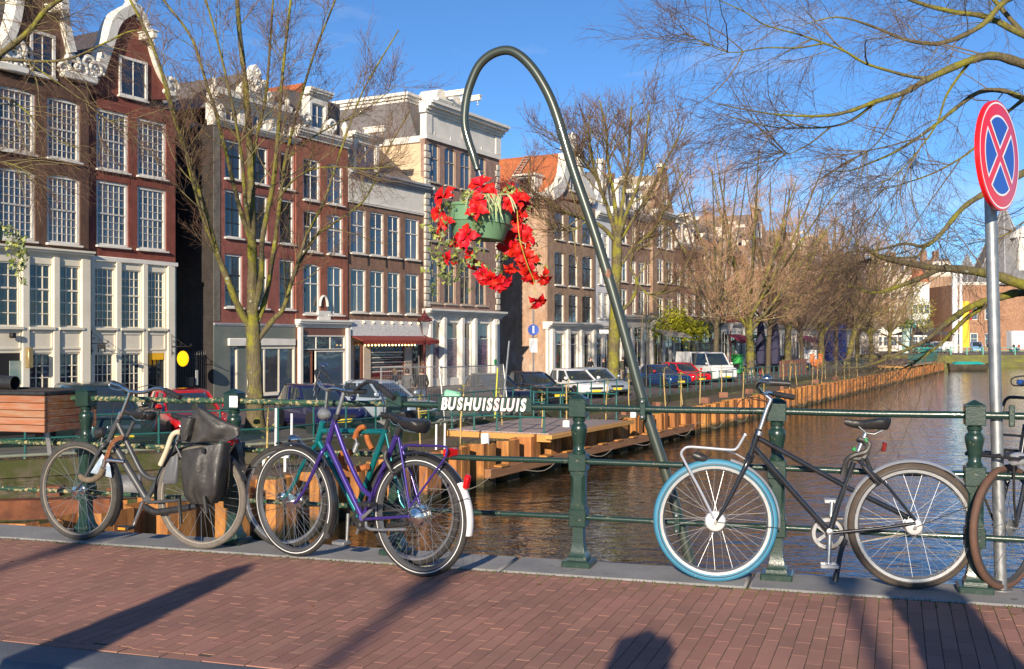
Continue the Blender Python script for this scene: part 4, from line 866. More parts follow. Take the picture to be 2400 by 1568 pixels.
g = MB(); g.v = [tuple(B.L(a, b_, y_)) for (a, b_, y_) in ((240,1066,-.07), (212,1110,-.06), (262,1122,-.05), (258,1094,-.07), (236,1092,-.09))]; g.f = [(0,1,4), (4,1,2), (4,2,3), (0,4,3)]; g.build('coat_guard', BAGT, parent=B.root, smooth=False)
B.tubes('crank_arm', CHROME, [((0.013, 0.010), [(336,1178,-.07), (313,1234,-.08)])]); B.pedal((294,1239), -0.13)
B.tubes('chain_guard', BLACKP, [(0.022, [(340,1190,-.055), (355,1198,-.06), (372,1202,-.06), (440,1192,-.06), (462,1186,-.055)], 0, 3)])
B.mudguard(0.0, 0.352, 48, -40, 0.026, BLACKP); B.mudguard(B.wb, 0.352, 20, 190, 0.028, BLACKP)
MB().box(B.L(545, 1037, -.02), (0.03, 0.1, 0.045), b=0.008).build('reflector', REDL, parent=B.root)
cr = MB()
for yo in (-.07, .07): cr.tube(B.pts([(414,1035), (470,1030), (548,1031), (552,1040), (470,1170)], yo), 0.006, 6)
for p in (440, 480, 520): cr.tube(B.pts([(p, 1031, -.07), (p, 1031, .07)]), 0.005, 6)
cr.build('rear_carrier', BLACKP, parent=B.root)
def bag(rows, yo, bulge, name, seed, mat=CANVAS, nx=16, ny=20, wr=0.012, back=True):
 """cloth hung in the plane yo: rows = [(left px, right px, py)], bulging towards the viewer by bulge"""
 rn = random.Random(seed); ph = [rn.uniform(0, 6.28) for _ in range(8)]
 mb = MB(); ts = [i/(len(rows)-1) for i in range(len(rows))]
 for j in range(ny+1):
  v = j/ny; q = v*(len(rows)-1); i = min(int(q), len(rows)-2); f_ = q-i
  la, ra, ya = rows[i][:3]; lb, rb_, yb = rows[i+1][:3]
  yl0 = rows[i][3] if len(rows[i]) > 3 else ya; yl1 = rows[i+1][3] if len(rows[i+1]) > 3 else yb
  l_, r_, y_, y2 = la+(lb-la)*f_, ra+(rb_-ra)*f_, ya+(yb-ya)*f_, yl0+(yl1-yl0)*f_
  for k in range(nx+1):
   u = k/nx
   d = bulge*(math.sin(math.pi*min(1, max(0, u)))**0.5)*(0.35+0.65*math.sin(math.pi*min(1, v*0.85+0.12)))
   d += wr*(math.sin(9*u+3*v+ph[0])*math.sin(2.2*v+ph[1])+0.6*math.sin(17*u-5*v+ph[2])*v)
   mb.v.append(tuple(B.L(l_+(r_-l_)*u, y_+(y2-y_)*u, yo-d)))
 n1 = nx+1
 for j in range(ny):
  for k in range(nx): mb.f.append((j*n1+k, j*n1+k+1, (j+1)*n1+k+1, (j+1)*n1+k))
 if back:
  o = len(mb.v); mb.v += [(v[0], -0.06 if yo < 0 else 0.06, v[2]) for v in mb.v[:o]]
  for j in range(ny):
   for k in range(nx): mb.f.append((o+j*n1+k, o+(j+1)*n1+k, o+(j+1)*n1+k+1, o+j*n1+k+1))
  edge = [k for k in range(n1)]+[j*n1+nx for j in range(1, ny+1)]+[ny*n1+k for k in range(nx-1, -1, -1)]+[j*n1 for j in range(ny-1, 0, -1)]
  for a, b_ in zip(edge, edge[1:]+edge[:1]): mb.f.append((b_, a, o+a, o+b_))
 return mb.build(name, mat, parent=B.root, ang=70)
pn = bag([(426,528,1058,1040), (424,524,1082,1070), (424,521,1110), (427,518,1140), (432,513,1165), (448,498,1184)], -.12, .085, 'pannier', 3, wr=.02)
bag([(462,470,957,958), (448,512,976,982), (434,560,1000,1004), (428,558,1022,1024), (425,530,1040,1038)], -.075, .03, 'pannier_flap', 8, wr=0.011, nx=20, ny=14)
bag([(424,452,980,984), (422,446,1005,1008), (424,436,1032,1034)], -.13, .012, 'flap_tongue', 4, wr=0.004, nx=6, ny=8)
bag([(543,566,1040), (545,572,1070), (552,578,1100)], .12, -.06, 'pannier', 6, nx=8, ny=8)
bag([(400,418,1074,1066), (390,421,1096), (380,418,1130), (384,414,1136)], -.06, .02, 'coat_guard', 12, M('grey_vinyl', (0.10,0.105,0.115), rough=0.5), nx=8, ny=8, wr=0.005, back=False)
for (a, b_, c_, d) in ((474, 1052, 476, 1064), (420, 1170, 424, 1230), (479, 1165, 484, 1205)):
 B.tubes('strap', CANVAS, [(0.011, [(a, b_, -.2), ((a+c_)/2, (b_+d)/2, -.205), (c_, d, -.2)])], n=4)
B.tubes('elastic_cord', BLACKP, [(0.004, [(556,1100,-.04), (575,1104,-.05), (592,1098,-.03), (600,1098,.1)], 0, 4), ], n=5)
# ---- 5. dark bicycle cut off by the edge of the view
B = Bike('bicycle', 'black transport bicycle with brown tyre and heavy front rack, under the no-stopping sign', (2357, 1384), (2760, 1384), 0.338)
stA = R(36)
B.wheel(0.0, tyre=M('brown_tyre', (0.12,0.06,0.04), (0.09,0.05,0.035), scale=20, rough=0.8), rim=M('dark_rim', (0.05,0.05,0.05), rough=0.4), tw=0.02, steer=stA, hub=0.03, hubmat=STEEL, spm=STEEL); B.wheel(B.wb, tyre=MATS['brown_tyre'], rim=MATS['dark_rim'], tw=0.02)
def S(x, y, z): c_, s_ = math.cos(stA), math.sin(stA); return Vector((x*c_-y*s_, x*s_+y*c_, z))
fk = MB()
for sg in (-1, 1): fk.tube([Vector(p) for p in spline([S(0.16, 0.045*sg, 0.70), S(0.10, 0.05*sg, 0.56), S(0.04, 0.052*sg, 0.42), S(0.0, 0.052*sg, 0.338)], 4)], [0.014]*13, 8)
fk.tube([S(0.155, 0, 0.70), S(0.21, 0, 0.88)], 0.018, 10); fk.build('fork', BLACKG, parent=B.root)
B.tubes('frame', BLACKG, [(0.018, [(2420,1080), (2560,1270)]), (0.016, [(2432,1030), (2600,1040)]), (0.016, [(2600,1000), (2560,1275)]), (0.01, [(2560,1275), (2760,1245)], -.05), (0.01, [(2560,1275), (2760,1245)], .05), (0.009, [(2600,1050), (2760,1245)], -.05), (0.009, [(2600,1050), (2760,1245)], .05)])
B.saddle((2560,965), (2660,965))
B.tubes('handlebar', BLACKP, [(0.011, [(2440,930,0), (2420,905,-.15), (2400,900,-.22)], 0, 4), (0.011, [(2440,930,0), (2460,915,.15), (2480,920,.25)], 0, 4)])
rk = MB(); xs0, xs1 = -0.13, 0.26
for y_ in (-0.15, -0.075, 0.0, 0.075, 0.15): rk.tube([S(xs0, y_, 0.735), S(xs1, y_, 0.715)], 0.008, 8)
for x_ in (xs0, 0.06, xs1): rk.tube([S(x_, -0.155, 0.727), S(x_, 0.155, 0.727)], 0.008, 8)
for sg in (-1, 1):
 rk.tube([S(xs0+0.03, 0.10*sg, 0.73), S(-0.07, 0.085*sg, 0.5), S(0.0, 0.06*sg, 0.345)], 0.007, 8)
 rk.tube([Vector(p) for p in spline([S(0.16, 0.13*sg, 0.72), S(0.18, 0.13*sg, 0.88), S(0.2, 0.12*sg, 1.0), S(0.205, 0.09*sg, 1.03)], 4)], 0.009, 8)
for z_ in (0.82, 0.92): rk.tube([S(0.175, -0.13, z_), S(0.175, 0.13, z_)], 0.007, 8)
rk.tube([S(0.205, -0.09, 1.03), S(0.205, 0.09, 1.03)], 0.009, 8)
rk.build('front_rack', BLACKP, parent=B.root)
hl = MB().lathe([(0.0, 0.045), (0.03, 0.04), (0.038, 0.01), (0.036, -0.02), (0.0, -0.026)], 20, axis='x').build('headlamp', SILV, parent=B.root, loc=B.L(2386, 1079, -.12)); hl.rotation_euler = (0, 0, R(205))
gl_ = MB().lathe([(0.0, 0.012), (0.018, 0.009), (0.033, 0.0), (0.0, -0.001)], 20, axis='x').build('lamp_lens', M('yellow_lens', (0.6,0.58,0.2), rough=0.15, coat=0.6), parent=hl, loc=(-0.024, 0, 0)); gl_.rotation_euler = (0, 0, R(180))
B.tubes('brake_cable', BLACKP, [(0.004, [(2440,890,-.1), (2400,884,-.12), (2372,890,-.12), (2376,906,-.12), (2420,905,-.1)], 0, 4)], n=6)
B.tubes('brake_hood', M('blue_anodised', (0.03,0.12,0.42), rough=0.25, metal=0.5), [(0.014, [(2385,898,-.12), (2420,902,-.12)])])
# ================================================================ CANAL, QUAY
ZW, ZQ = -3.0, -1.55                                    # water level, street level of the quay
CA = math.atan2(0.887, 0.4617)
CMX = Matrix.Translation((-17.32, 0, 0)) @ Matrix.Rotation(CA, 4, 'Z')   # canal frame: x along the sheet piles, y inland
def cw(u, v, z=0.0): return CMX @ Vector((u, v, z))
def c_from(px, z, py):
 p = on_ground(px, py, z); return CMX.inverted() @ p
def water_mat():
 m, n, l, b = _nt('canal_water')
 b.inputs['Base Color'].default_value = (0.016, 0.014, 0.007, 1); b.inputs['Roughness'].default_value = 0.02; b.inputs['IOR'].default_value = 1.4
 b.inputs['Specular IOR Level'].default_value = 0.75
 co_ = n.new('ShaderNodeTexCoord'); hs = []
 for (sx, sy, sc_, w) in ((0.6, 1.0, 0.9, 0.55), (0.8, 1.2, 2.6, 0.34), (1, 1, 6.5, 0.10)):
  mp_ = n.new('ShaderNodeMapping'); mp_.inputs['Scale'].default_value = (sx, sy, 1); mp_.inputs['Rotation'].default_value = (0, 0, 0.5)
  nz_ = n.new('ShaderNodeTexNoise'); nz_.inputs['Scale'].default_value = sc_; nz_.inputs['Detail'].default_value = 2; nz_.inputs['Distortion'].default_value = 0.8
  l.new(co_.outputs['Object'], mp_.inputs[0]); l.new(mp_.outputs[0], nz_.inputs[0])
  mu = n.new('ShaderNodeMath'); mu.operation = 'MULTIPLY'; mu.inputs[1].default_value = w; l.new(nz_.outputs[0], mu.inputs[0]); hs.append(mu)
 a1 = n.new('ShaderNodeMath'); a1.operation = 'ADD'; l.new(hs[0].outputs[0], a1.inputs[0]); l.new(hs[1].outputs[0], a1.inputs[1])
 a2 = n.new('ShaderNodeMath'); a2.operation = 'ADD'; l.new(a1.outputs[0], a2.inputs[0]); l.new(hs[2].outputs[0], a2.inputs[1])
 bp = n.new('ShaderNodeBump'); bp.inputs['Strength'].default_value = 0.4; bp.inputs['Distance'].default_value = 0.2
 l.new(a2.outputs[0], bp.inputs['Height']); l.new(bp.outputs[0], b.inputs['Normal'])
 return m
mb = MB(); mb.v = [(-60, -40, ZW), (300, -40, ZW), (300, 260, ZW), (-60, 260, ZW)]; mb.f = [(0,1,2,3)]
tag(mb.build('water', water_mat(), smooth=False), kind='structure')
STREET = BRICK('street_clinker', (0.15, 0.10, 0.085), (0.11, 0.08, 0.075), (0.07, 0.06, 0.05), bw=0.21, bh=0.08, stain=0.5)
STREETM = M('street_paving', (0.16, 0.115, 0.10), (0.105, 0.085, 0.08), scale=1.8, rough=0.85, bump=0.5, bscale=30, detail=9)
wing0, corner = Vector((-60, -1.5, 0)), cw(31, 3.5); farc = cw(178, 3.5)
mb = MB(); mb.v = [(p[0], p[1], ZQ) for p in ((-60, -1.5), (corner.x, corner.y), (farc.x, farc.y), (farc.x+6, 176), (62, 178), (900, 178), (900, 3000), (-1500, 3000), (-1500, -1.5))]
mb.f = [tuple(range(len(mb.v)))]
tag(mb.build('street', STREETM, smooth=False), kind='structure')
FARM = M('far_square_paving', (0.2, 0.16, 0.14), (0.16, 0.13, 0.12), scale=0.5, rough=0.85)
mb = MB().box((110, 260, -1.35), (110, 156, 0.9)); tag(mb.build('square_ground', FARM), kind='structure')
# old quay wall: wing towards the bridge, then along the canal
OLDW = BRICK('old_wall_brick', (0.12, 0.085, 0.06), (0.085, 0.07, 0.05), (0.13, 0.12, 0.09), bw=0.24, bh=0.075, stain=0.8, moss=(0.05, 0.058, 0.016))
MOSSC = M('mossy_stone', (0.05, 0.058, 0.014), (0.095, 0.078, 0.05), scale=2.2, rough=0.95, bump=1.0, bscale=25, lo=0.42, hi=0.62, detail=9)
qw = thing('quay_wall', 'old mossy brick quay wall behind the sheet piles', 'wall')
wd_ = (Vector((corner.x, corner.y))-Vector((-60, -1.5))).normalized()
def strip(p0, p1, zt, zb, th, mb=None):
 """upright slab from p0 to p1, th thick behind it (to the left of the walk)"""
 d = Vector((p1[0]-p0[0], p1[1]-p0[1])); d.normalize(); n_ = Vector((-d.y, d.x))*th
 mb = mb or MB(); q = [(p0[0], p0[1]), (p1[0], p1[1]), (p1[0]+n_.x, p1[1]+n_.y), (p0[0]+n_.x, p0[1]+n_.y)]
 mb.add([(x, y, zb) for x, y in q]+[(x, y, zt) for x, y in q], [(3,2,1,0), (4,5,6,7), (0,1,5,4), (1,2,6,5), (2,3,7,6), (3,0,4,7)]); return mb
w0 = (corner.x-wd_.x*24, corner.y-wd_.y*24)
mb = strip(w0, (corner.x, corner.y), -1.95, -4.0, 0.45); mb2 = strip((corner.x, corner.y), cw(178, 3.5)[:2], -1.95, -4, 0.45); mb.add(mb2.v, mb2.f); mb.build('wall', OLDW, parent=qw, smooth=False)
def out(p, d, s=0.06): return (p[0]+d[1]*s, p[1]-d[0]*s)
cd = Vector((0.4617, 0.887))
mb = strip(out(w0, wd_), out(corner, wd_), -1.535, -1.948, 0.6); mb2 = strip(out(corner, cd), out(cw(178, 3.5), cd), -1.54, -1.948, 0.6); mb.add(mb2.v, mb2.f); mb.build('cap', MOSSC, parent=qw, smooth=False)
# sheet piles
sp = thing('sheet_pile_wall', 'long rusty sheet pile wall standing in the canal along the quay', 'wall'); sp.matrix_world = CMX
PER = 1.57
def pile_mesh(top=-1.72, bot=-3.9):
 t = 0.03; prof = [(0, 0.0), (0.47, 0.0), (0.63, 0.42), (1.14, 0.42), (1.30, 0.0), (PER, 0.0)]
 mb = MB(); n = len(prof); inner = [(x, y+t) for x, y in prof]
 for z in (bot, top): mb.v += [(x, y, z) for x, y in prof]+[(x, y, z) for x, y in inner]
 for i in range(n-1):
  a, b_, c_, d = i, i+1, 2*n+i+1, 2*n+i
  mb.f += [(a, b_, c_, d), (n+i+1, n+i, 3*n+i, 3*n+i+1), (2*n+i, 2*n+i+1, 3*n+i+1, 3*n+i)]
 mb.f += [(0, n, 3*n, 2*n)[::-1], (n-1, 2*n-1, 4*n-1, 3*n-1)]
 return mb
pmesh = pile_mesh().build('sheet_pile', RUST, parent=sp, smooth=False)
rq = random.Random(4); u = 14.0; first = True
while u < 168:
 o = pmesh if first else link('sheet_pile', pmesh.data, sp); first = False
 o.location = (u, rq.uniform(-0.03, 0.03), rq.uniform(-0.05, 0.04)); u += PER
# waling beam with brackets, mooring rope
wb = MB().box((45.5, -0.1, -2.6), (19.5, 0.22, 0.28), b=0.01).build('waling_beam', M('brown_beam', (0.30, 0.15, 0.065), (0.22, 0.10, 0.05), scale=3, stretch=(0.4, 3, 3), rough=0.85), parent=sp)
YBR = M('yellow_steel', (0.5, 0.22, 0.04), (0.36, 0.15, 0.04), scale=6, rough=0.8)
for k in range(12): MB().box((36.6+k*PER, -0.1, -2.435), (0.5, 0.3, 0.045)).build('bracket', YBR, parent=sp)
P = []; u = 32.0
while u < 120:
 P.append((u, -0.12, -2.55 if int(u/6.3) % 2 else -2.45)); P.append((u+2.4, -0.3, -2.86)); u += 4.8
tag(MB().tube(spline(P, 5), 0.014, 5).build('rope', M('pale_rope', (0.4,0.34,0.26), (0.3,0.25,0.19), scale=30, rough=0.9), M=CMX), 'pale rope slung in loops along the rusty sheet piles', 'rope')
# lower steel box beams and frames left of the corner, below the old wall
lb = thing('steel_frame', 'low rusty steel frame beams lying in front of the mossy wall', 'beam')
f0 = on_ground(-60, 1195, -2.35); f1 = on_ground(262, 1188, -2.35); f2 = on_ground(420, 1150, -2.1)
def bar3(mb, a, b_, h, w):
 a, b_ = Vector(a), Vector(b_); d = (b_-a); L_ = d.length; m_ = d.to_track_quat('X', 'Z').to_matrix().to_4x4()
 return mb.box((a+b_)/2, (L_, w, h), rot=m_)
bar3(MB(), f0, f1, 0.42, 0.4).build('beam', RUSTD, parent=lb, smooth=False)
bar3(MB(), f1+Vector((0.25,0.1,-0.35)), f1+Vector((4.2, 1.3, -0.35)), 0.4, 0.4).build('beam', RUSTD, parent=lb, smooth=False)
for px_ in (275, 345, 470, 560):
 p = on_ground(px_, 1165+(px_-275)*0.03, -2.2); MB().box(p+Vector((0,0,-0.7)), (0.42, 0.4, 1.6), rot=Matrix.Rotation(0.35, 4, 'Z')).build('pile', RUST, parent=lb, smooth=False)
MB().box(on_ground(120, 1160, -2.1)+Vector((0,0,.1)), (0.5, 0.3, 0.22)).build('bracket', RUSTD, parent=lb)
bar3(MB(), on_ground(255, 1150, -2.2), on_ground(330, 1135, -2.0), 0.12, 0.12).build('strut', RUSTD, parent=lb)
bundle = MB().tube([on_ground(272, 1142, -1.95), on_ground(330, 1140, -1.95)], 0.28, 12).build('rolled_tarpaulin', M('grey_tarpaulin', (0.12,0.12,0.125), (0.2,0.2,0.2), scale=5, rough=0.5, bump=1.0, bscale=12)); tag(bundle, 'rolled grey tarpaulin lying on the steel beams by the mossy wall', 'tarpaulin')
# planting bed behind the piles
BED = M('bed_soil', (0.14, 0.075, 0.05), (0.075, 0.075, 0.03), scale=1.6, rough=0.95, bump=1, bscale=14, detail=9, lo=0.42, hi=0.62)
mb = MB(); mb.box((98, 1.97, -2.35), (140, 3.0, 0.9)); tag(mb.build('planting_bed', BED, M=CMX), kind='structure')
mb = MB(); rb = random.Random(9)
pt = [(rb.uniform(29, 165), rb.uniform(0.6, 3.4), rb.uniform(0.25, 1.1)) for _ in range(150)]
for (u, v, s_) in pt:
 for _ in range(int(55*s_)):
  x, y = rb.gauss(u, s_*0.8), min(3.45, max(0.5, rb.gauss(v, s_*0.25))); a = rb.uniform(0, 6.28); h = rb.uniform(0.04, 0.13)
  w = CMX @ Vector((x, y, -1.91)); mb.add([(w.x-0.012*math.cos(a), w.y-0.012*math.sin(a), w.z), (w.x+0.012*math.cos(a), w.y+0.012*math.sin(a), w.z), (w.x+rb.gauss(0,.03), w.y+rb.gauss(0,.03), w.z+h)], [(0,1,2)])
tag(mb.build('grass', M('verge_grass', (0.10, 0.15, 0.025), (0.16, 0.17, 0.03), scale=0.6, rough=0.8), smooth=False), kind='stuff')
BOXB = M('hollow_block', (0.26, 0.12, 0.07), (0.2, 0.09, 0.06), scale=6, rough=0.9)
for i, u in enumerate([52, 57, 62, 68, 73, 79, 84, 91, 99]):
 o = MB().box((0,0,0.15), (0.5, 0.22, 0.3)).box((0.1,-0.112,0.15), (0.12, 0.004, 0.14)).build('clay_block', BOXB, M=CMX @ Matrix.Translation((u, 1.9+0.5*math.sin(i*2.3), -1.9)) @ Matrix.Rotation(i*0.7, 4, 'Z'), smooth=False)
 tag(o, 'hollow clay block lying in the planting bed beside the quay', 'block', 'clay blocks in the planting bed')
# saplings tied to stakes
STK = M('peeled_stake', (0.5, 0.36, 0.14), (0.4, 0.28, 0.1), scale=8, rough=0.7); SLF = M('sapling_leaf', (0.20, 0.24, 0.03), (0.28, 0.27, 0.05), scale=8, rough=0.6, rand=0.2)
leafq = MB(); leafq.add([(0,0,0), (0.03,0.035,0.01), (0,0.09,0), (-0.03,0.035,0.01)], [(0,1,2,3)])
def sapling_mesh(seed):
 r_ = random.Random(seed); st = MB().tube([(0,0,-0.1), (r_.gauss(0,.03), r_.gauss(0,.03), 0.8), (r_.gauss(0,.06), r_.gauss(0,.06), 1.55)], 0.026, 6)
 lf = MB()
 for k in range(34):
  m_ = Matrix.Translation((r_.gauss(0.02,.09), r_.gauss(0,.09), r_.uniform(0.9, 1.85))) @ Matrix.Rotation(r_.uniform(0,6.28), 4, 'Z') @ Matrix.Rotation(r_.uniform(-1,1.2), 4, 'X')
  lf.add([tuple(m_ @ Vector(v)) for v in leafq.v], leafq.f)
 st.tube([(0.02,0,1.3), (0.05,0.02,1.8)], 0.008, 4)
 return st, lf
SAP = []
for s_ in range(3):
 t_ = thing('sapling', 'young sapling tied to a pale stake in the planting bed', 'sapling', (0,0,0), group='saplings along the canal edge')
 a_, b_ = sapling_mesh(s_+2); a_.build('stake', STK, parent=t_); tag(b_.build('leaves', SLF, parent=t_, smooth=False), kind='stuff'); SAP.append(t_)
spots = [(1268, .9), (1328, 1.6), (1596, 1.0), (1600, 2.0), (1640, 1.5), (1741, .8), (1790, 1.6), (1560, 2.2), (1850, 1.2), (1868, 2.2), (1903, 1.0), (1915, 1.8), (1925, 1.4), (1935, 2.6), (1960, 1.7), (1980, 1.1), (1990, 2.3), (2010, 1.5), (1690, 2.4), (1420, 1.4), (1178, 2.6), (1080, 1.5), (620, 1.2), (985, 2.4), (1835, 2.5), (1475, 2.3)]
for i, (px, v) in enumerate(spots):
 k = (px-CX)/F_PX; a_ = -17.32-0.887*v; u = (a_-k*0.4617*v)/(k*0.887-0.4617)
 o = SAP[i] if i < 3 else copy_tree(SAP[i % 3])
 w = cw(u, v); o.location = (w.x, w.y, -1.9); o.rotation_euler = (0.04*math.sin(i*1.7), 0.06*math.sin(i*2.9), i*1.1); s_ = 0.85+0.25*((i*37 % 10)/10); o.scale = (s_, s_, s_)
# white marker posts (pairs)
WP = M('white_plastic_pipe', (0.78,0.78,0.76), rough=0.4)
for i, (px, py, Y, h) in enumerate(((646, 1056, 26.5, 1.15), (683, 1052, 27.2, 1.0), (1022, 1046, 31.5, 0.75), (1042, 1048, 31.5, 0.8))):
 p = at(px, py, Y); o = MB().tube([(0,0,0), (0.01,0,h)], 0.03, 8).build('marker_pipe', WP, loc=(p.x, p.y, p.z-0.1))
 tag(o, ('taller thin white pipe behind the front wheel of the teal bicycle', 'shorter thin white pipe behind the front wheel of the teal bicycle', 'thin white pipe left of the pair behind the purple rear carrier', 'thin white pipe right of the pair behind the purple rear carrier')[i], 'pipe', 'white pipes among the piles')
fr = thing('white_trestle', 'small white timber trestle in the planting bed beside the piles', 'trestle')
c_ = at(668, 1105, 26.5)
MB().box(c_+Vector((0,0,-.1)), (0.06, 0.06, 0.9)).box(c_+Vector((-.55,.1,-.1)), (0.06, 0.06, 0.9)).build('leg', WP, parent=fr); MB().box(c_+Vector((-.28,.03,0.37)), (0.75, 0.2, 0.05)).build('top', WP, parent=fr)
# ---------------------------------------------------------------- landing platforms
PLK = M('grey_pink_plank', (0.30, 0.235, 0.215), (0.36, 0.28, 0.25), scale=2, stretch=(0.4, 5, 5), rough=0.85, rand=0.1)
NEWW = M('new_timber', (0.58, 0.30, 0.08), (0.50, 0.25, 0.07), scale=3, stretch=(0.6, 6, 6), rough=0.65, rand=0.12); LOGW = M('log_post', (0.46, 0.36, 0.16), (0.36, 0.28, 0.12), scale=5, rough=0.8)
def platform(u0, u1, v0, v1, z, label, name='landing_platform'):
 pf = thing(name, label, 'platform'); pf.matrix_world = CMX
 nP = int((v1-v0)/0.145); w = (v1-v0)/nP; proto_ = None
 for k in range(nP):
  if proto_ is None: proto_ = o = MB().box((0,0,0), (u1-u0, w-0.008, 0.045), b=0.003).build('plank', PLK, parent=pf)
  else: o = link('plank', proto_.data, pf)
  o.location = ((u0+u1)/2+0.02*math.sin(k*3.1), v0+w*(k+0.5), z-0.0225+0.0015*math.sin(k*1.7))
 MB().box((u0+0.06, (v0+v1)/2, z-0.17), (0.09, v1-v0+0.1, 0.24), b=0.005).build('edge_beam', NEWW, parent=pf)
 MB().box(((u0+u1)/2+0.3, v0-0.06, z-0.11), (u1-u0+0.9, 0.24, 0.13), b=0.005).build('edge_beam', NEWW, parent=pf)
 nn = max(2, int((v1-v0)/0.75)); mp = None
 for k in range(nn+1):
  mp2 = MB().tube([(0,0,-1.1), (0,0,0)], 0.10, 10).build('support_post', LOGW, parent=pf) if mp is None else link('support_post', mp.data, pf)
  mp = mp or mp2; mp2.location = (u0+0.08, v0+1.0+k*(v1-v0-1.2)/nn, z-0.295)
 return pf
def tube_rail(name, label, pts, hs, r_, mat, gap=1.4, r_post=None, M_=None, cat='railing'):
 """posts with ball collars along a polyline and straight rails at the heights hs"""
 t_ = thing(name, label, cat)
 if M_ is not None: t_.matrix_world = M_
 pp = None
 for a, b_ in zip(pts[:-1], pts[1:]):
  a, b_ = Vector(a), Vector(b_); d = b_-a; n_ = max(1, round(d.length/gap))
  for k in range(n_+1):
   if k == 0 and a is not pts[0] and pp is not None and (a-Vector(pts[0])).length > 0.01: continue
   if pp is None:
    mb = MB().tube([(0,0,-0.05), (0,0,hs[0])], r_post or r_*1.25, 8)
    for h in hs: mb.lathe([(r_*1.0, h-r_*1.6), (r_*1.9, h), (r_*1.0, h+r_*1.6)], 8)
    mb.lathe([(r_*2.4, 0), (r_*1.6, 0.05)], 8); pp = o = mb.build('post', mat, parent=t_)
   else: o = link('post', pp.data, t_)
   o.location = a+d*(k/n_)
  for h in hs: MB().tube([a+Vector((0,0,h)), b_+Vector((0,0,h))], r_, 8).build('rail', mat, parent=t_)
 return t_
platform(39.3, 45.8, -0.42, 3.42, -1.66, 'timber landing platform with grey-pink planks on log posts, beside the near sheet piles')
tube_rail('platform_railing', 'green tubular railing standing round the near timber platform', [(39.4, 3.3, -1.66), (39.4, -0.2, -1.66)], (1.0, 0.5), 0.028, GREENT, 1.0, M_=CMX)
tube_rail('platform_railing', 'green tubular railing along the rear edge of the near timber platform', [(45.7, 3.3, -1.66), (45.7, -0.2, -1.66)], (1.0, 0.5), 0.028, GREENT, 1.1, M_=CMX)
for i, (px, py) in enumerate(((1137, 1050), (1327, 1010), (1484, 982))):
 k = (px-CX)/F_PX; u = (-17.32-0.887*.22-k*0.4617*.22)/(k*0.887-0.4617); p = cw(u, .22, -1.62); tag(MB().lathe([(0.13, -0.25), (0.13, 0.17), (0.115, 0.175), (0.115, 0.0), (0, 0)], 14).build('pipe_cap', WP, loc=p), ['short white pipe end on the pile at the near corner', 'short white pipe end beside the railing post', 'short white pipe end at the far platform corner'][i], 'pipe', 'white pipe ends on the piles')
platform(133, 160, 0.2, 3.4, -1.35, 'long far timber platform on the quay edge towards the boat', 'landing_platform')
tube_rail('platform_railing', 'dense green railing on the far timber platform near the boat', [(136, 0.6, -1.35), (166, 0.6, -1.35)], (1.15, 0.6), 0.035, GREENT, 0.9, M_=CMX)
# ---------------------------------------------------------------- street railing along the quay
rp_ = [Vector((w0[0], w0[1], 0))+Vector((-wd_.y, wd_.x, 0))*0.3, Vector((corner.x, corner.y, 0))+Vector((-0.32, 0.22, 0))]
rp_ = [Vector((p.x, p.y, ZQ)) for p in rp_]+[Vector((*cw(u, 3.85)[:2], ZQ)) for u in (45, 130)]
qr = tube_rail('quay_railing', 'long teal tubular railing with wire mesh along the quay street', rp_, (1.03, 0.5), 0.024, GREENT, 1.55)
mb = MB()
for a, b_ in zip(rp_[:3], rp_[1:3]):
 d = b_-a; L_ = d.length; d = d.normalized(); n_ = int(L_/0.085)
 for k in range(-5, n_+1):
  for sg in (1, -1):
   s0, s1 = k*0.085, k*0.085+0.42
   za, zb = (0.08, 0.5) if sg > 0 else (0.5, 0.08)
   if s0 < 0: za = za+(zb-za)*(-s0/0.42); s0 = 0
   if s1 > L_: zb = za+(zb-za)*((L_-s0)/(s1-s0)); s1 = L_
   if s1-s0 < 0.02: continue
   p, q = a+d*s0, a+d*s1; mb.tube([(p.x, p.y, p.z+za), (q.x, q.y, q.z+zb)], 0.0028, 3, cap=False)
tag(mb.build('wire_mesh', GREENT, parent=qr, smooth=False), kind='stuff')
mb = MB()
for a, b_ in zip(rp_[:3], rp_[1:3]):
 mb.tube([a+Vector((0,0,0.09)), b_+Vector((0,0,0.09))], 0.04, 8)
 n_ = int((b_-a).length/1.55)
 for k in range(n_): p = a.lerp(b_, (k+0.5)/n_); mb.tube([p, p+Vector((0,0,0.09))], 0.045, 8)
mb.build('base_pipe', M('grey_green_pipe', (0.2,0.21,0.17), (0.15,0.17,0.12), scale=4, rough=0.7), parent=qr)
LEAFL = M('fallen_leaf', (0.28, 0.12, 0.03), (0.18, 0.09, 0.04), scale=4, rough=0.8, rand=0.3)
mb = MB()
for _ in range(1500):
 t = rb.random()*24; p = Vector((corner.x, corner.y))-wd_*t+Vector((-wd_.y, wd_.x))*abs(rb.gauss(0.25, 0.25)); a = rb.uniform(0, 6.28); s_ = rb.uniform(0.02, 0.045)
 mb.add([(p.x+s_*math.cos(a+q), p.y+s_*math.sin(a+q), ZQ+0.022+rb.uniform(0, .02)) for q in (0, 1.57, 3.14, 4.71)], [(0,1,2,3)])
tag(mb.build('fallen_leaves', LEAFL, smooth=False), kind='stuff')
mb = MB()
for _ in range(46):
 w = BM @ Vector((rb.uniform(-6, 3.4), 5.9-abs(rb.gauss(0, .55)), .004)); a = rb.uniform(0, 6.28); s_ = rb.uniform(.008, .02)
 mb.add([(w.x+s_*math.cos(a+q)*(1 if k % 2 else .55), w.y+s_*math.sin(a+q)*(1 if k % 2 else .55), w.z+.003*(k % 2)) for k, q in enumerate((0, 1.57, 3.14, 4.71))], [(0,1,2,3)])
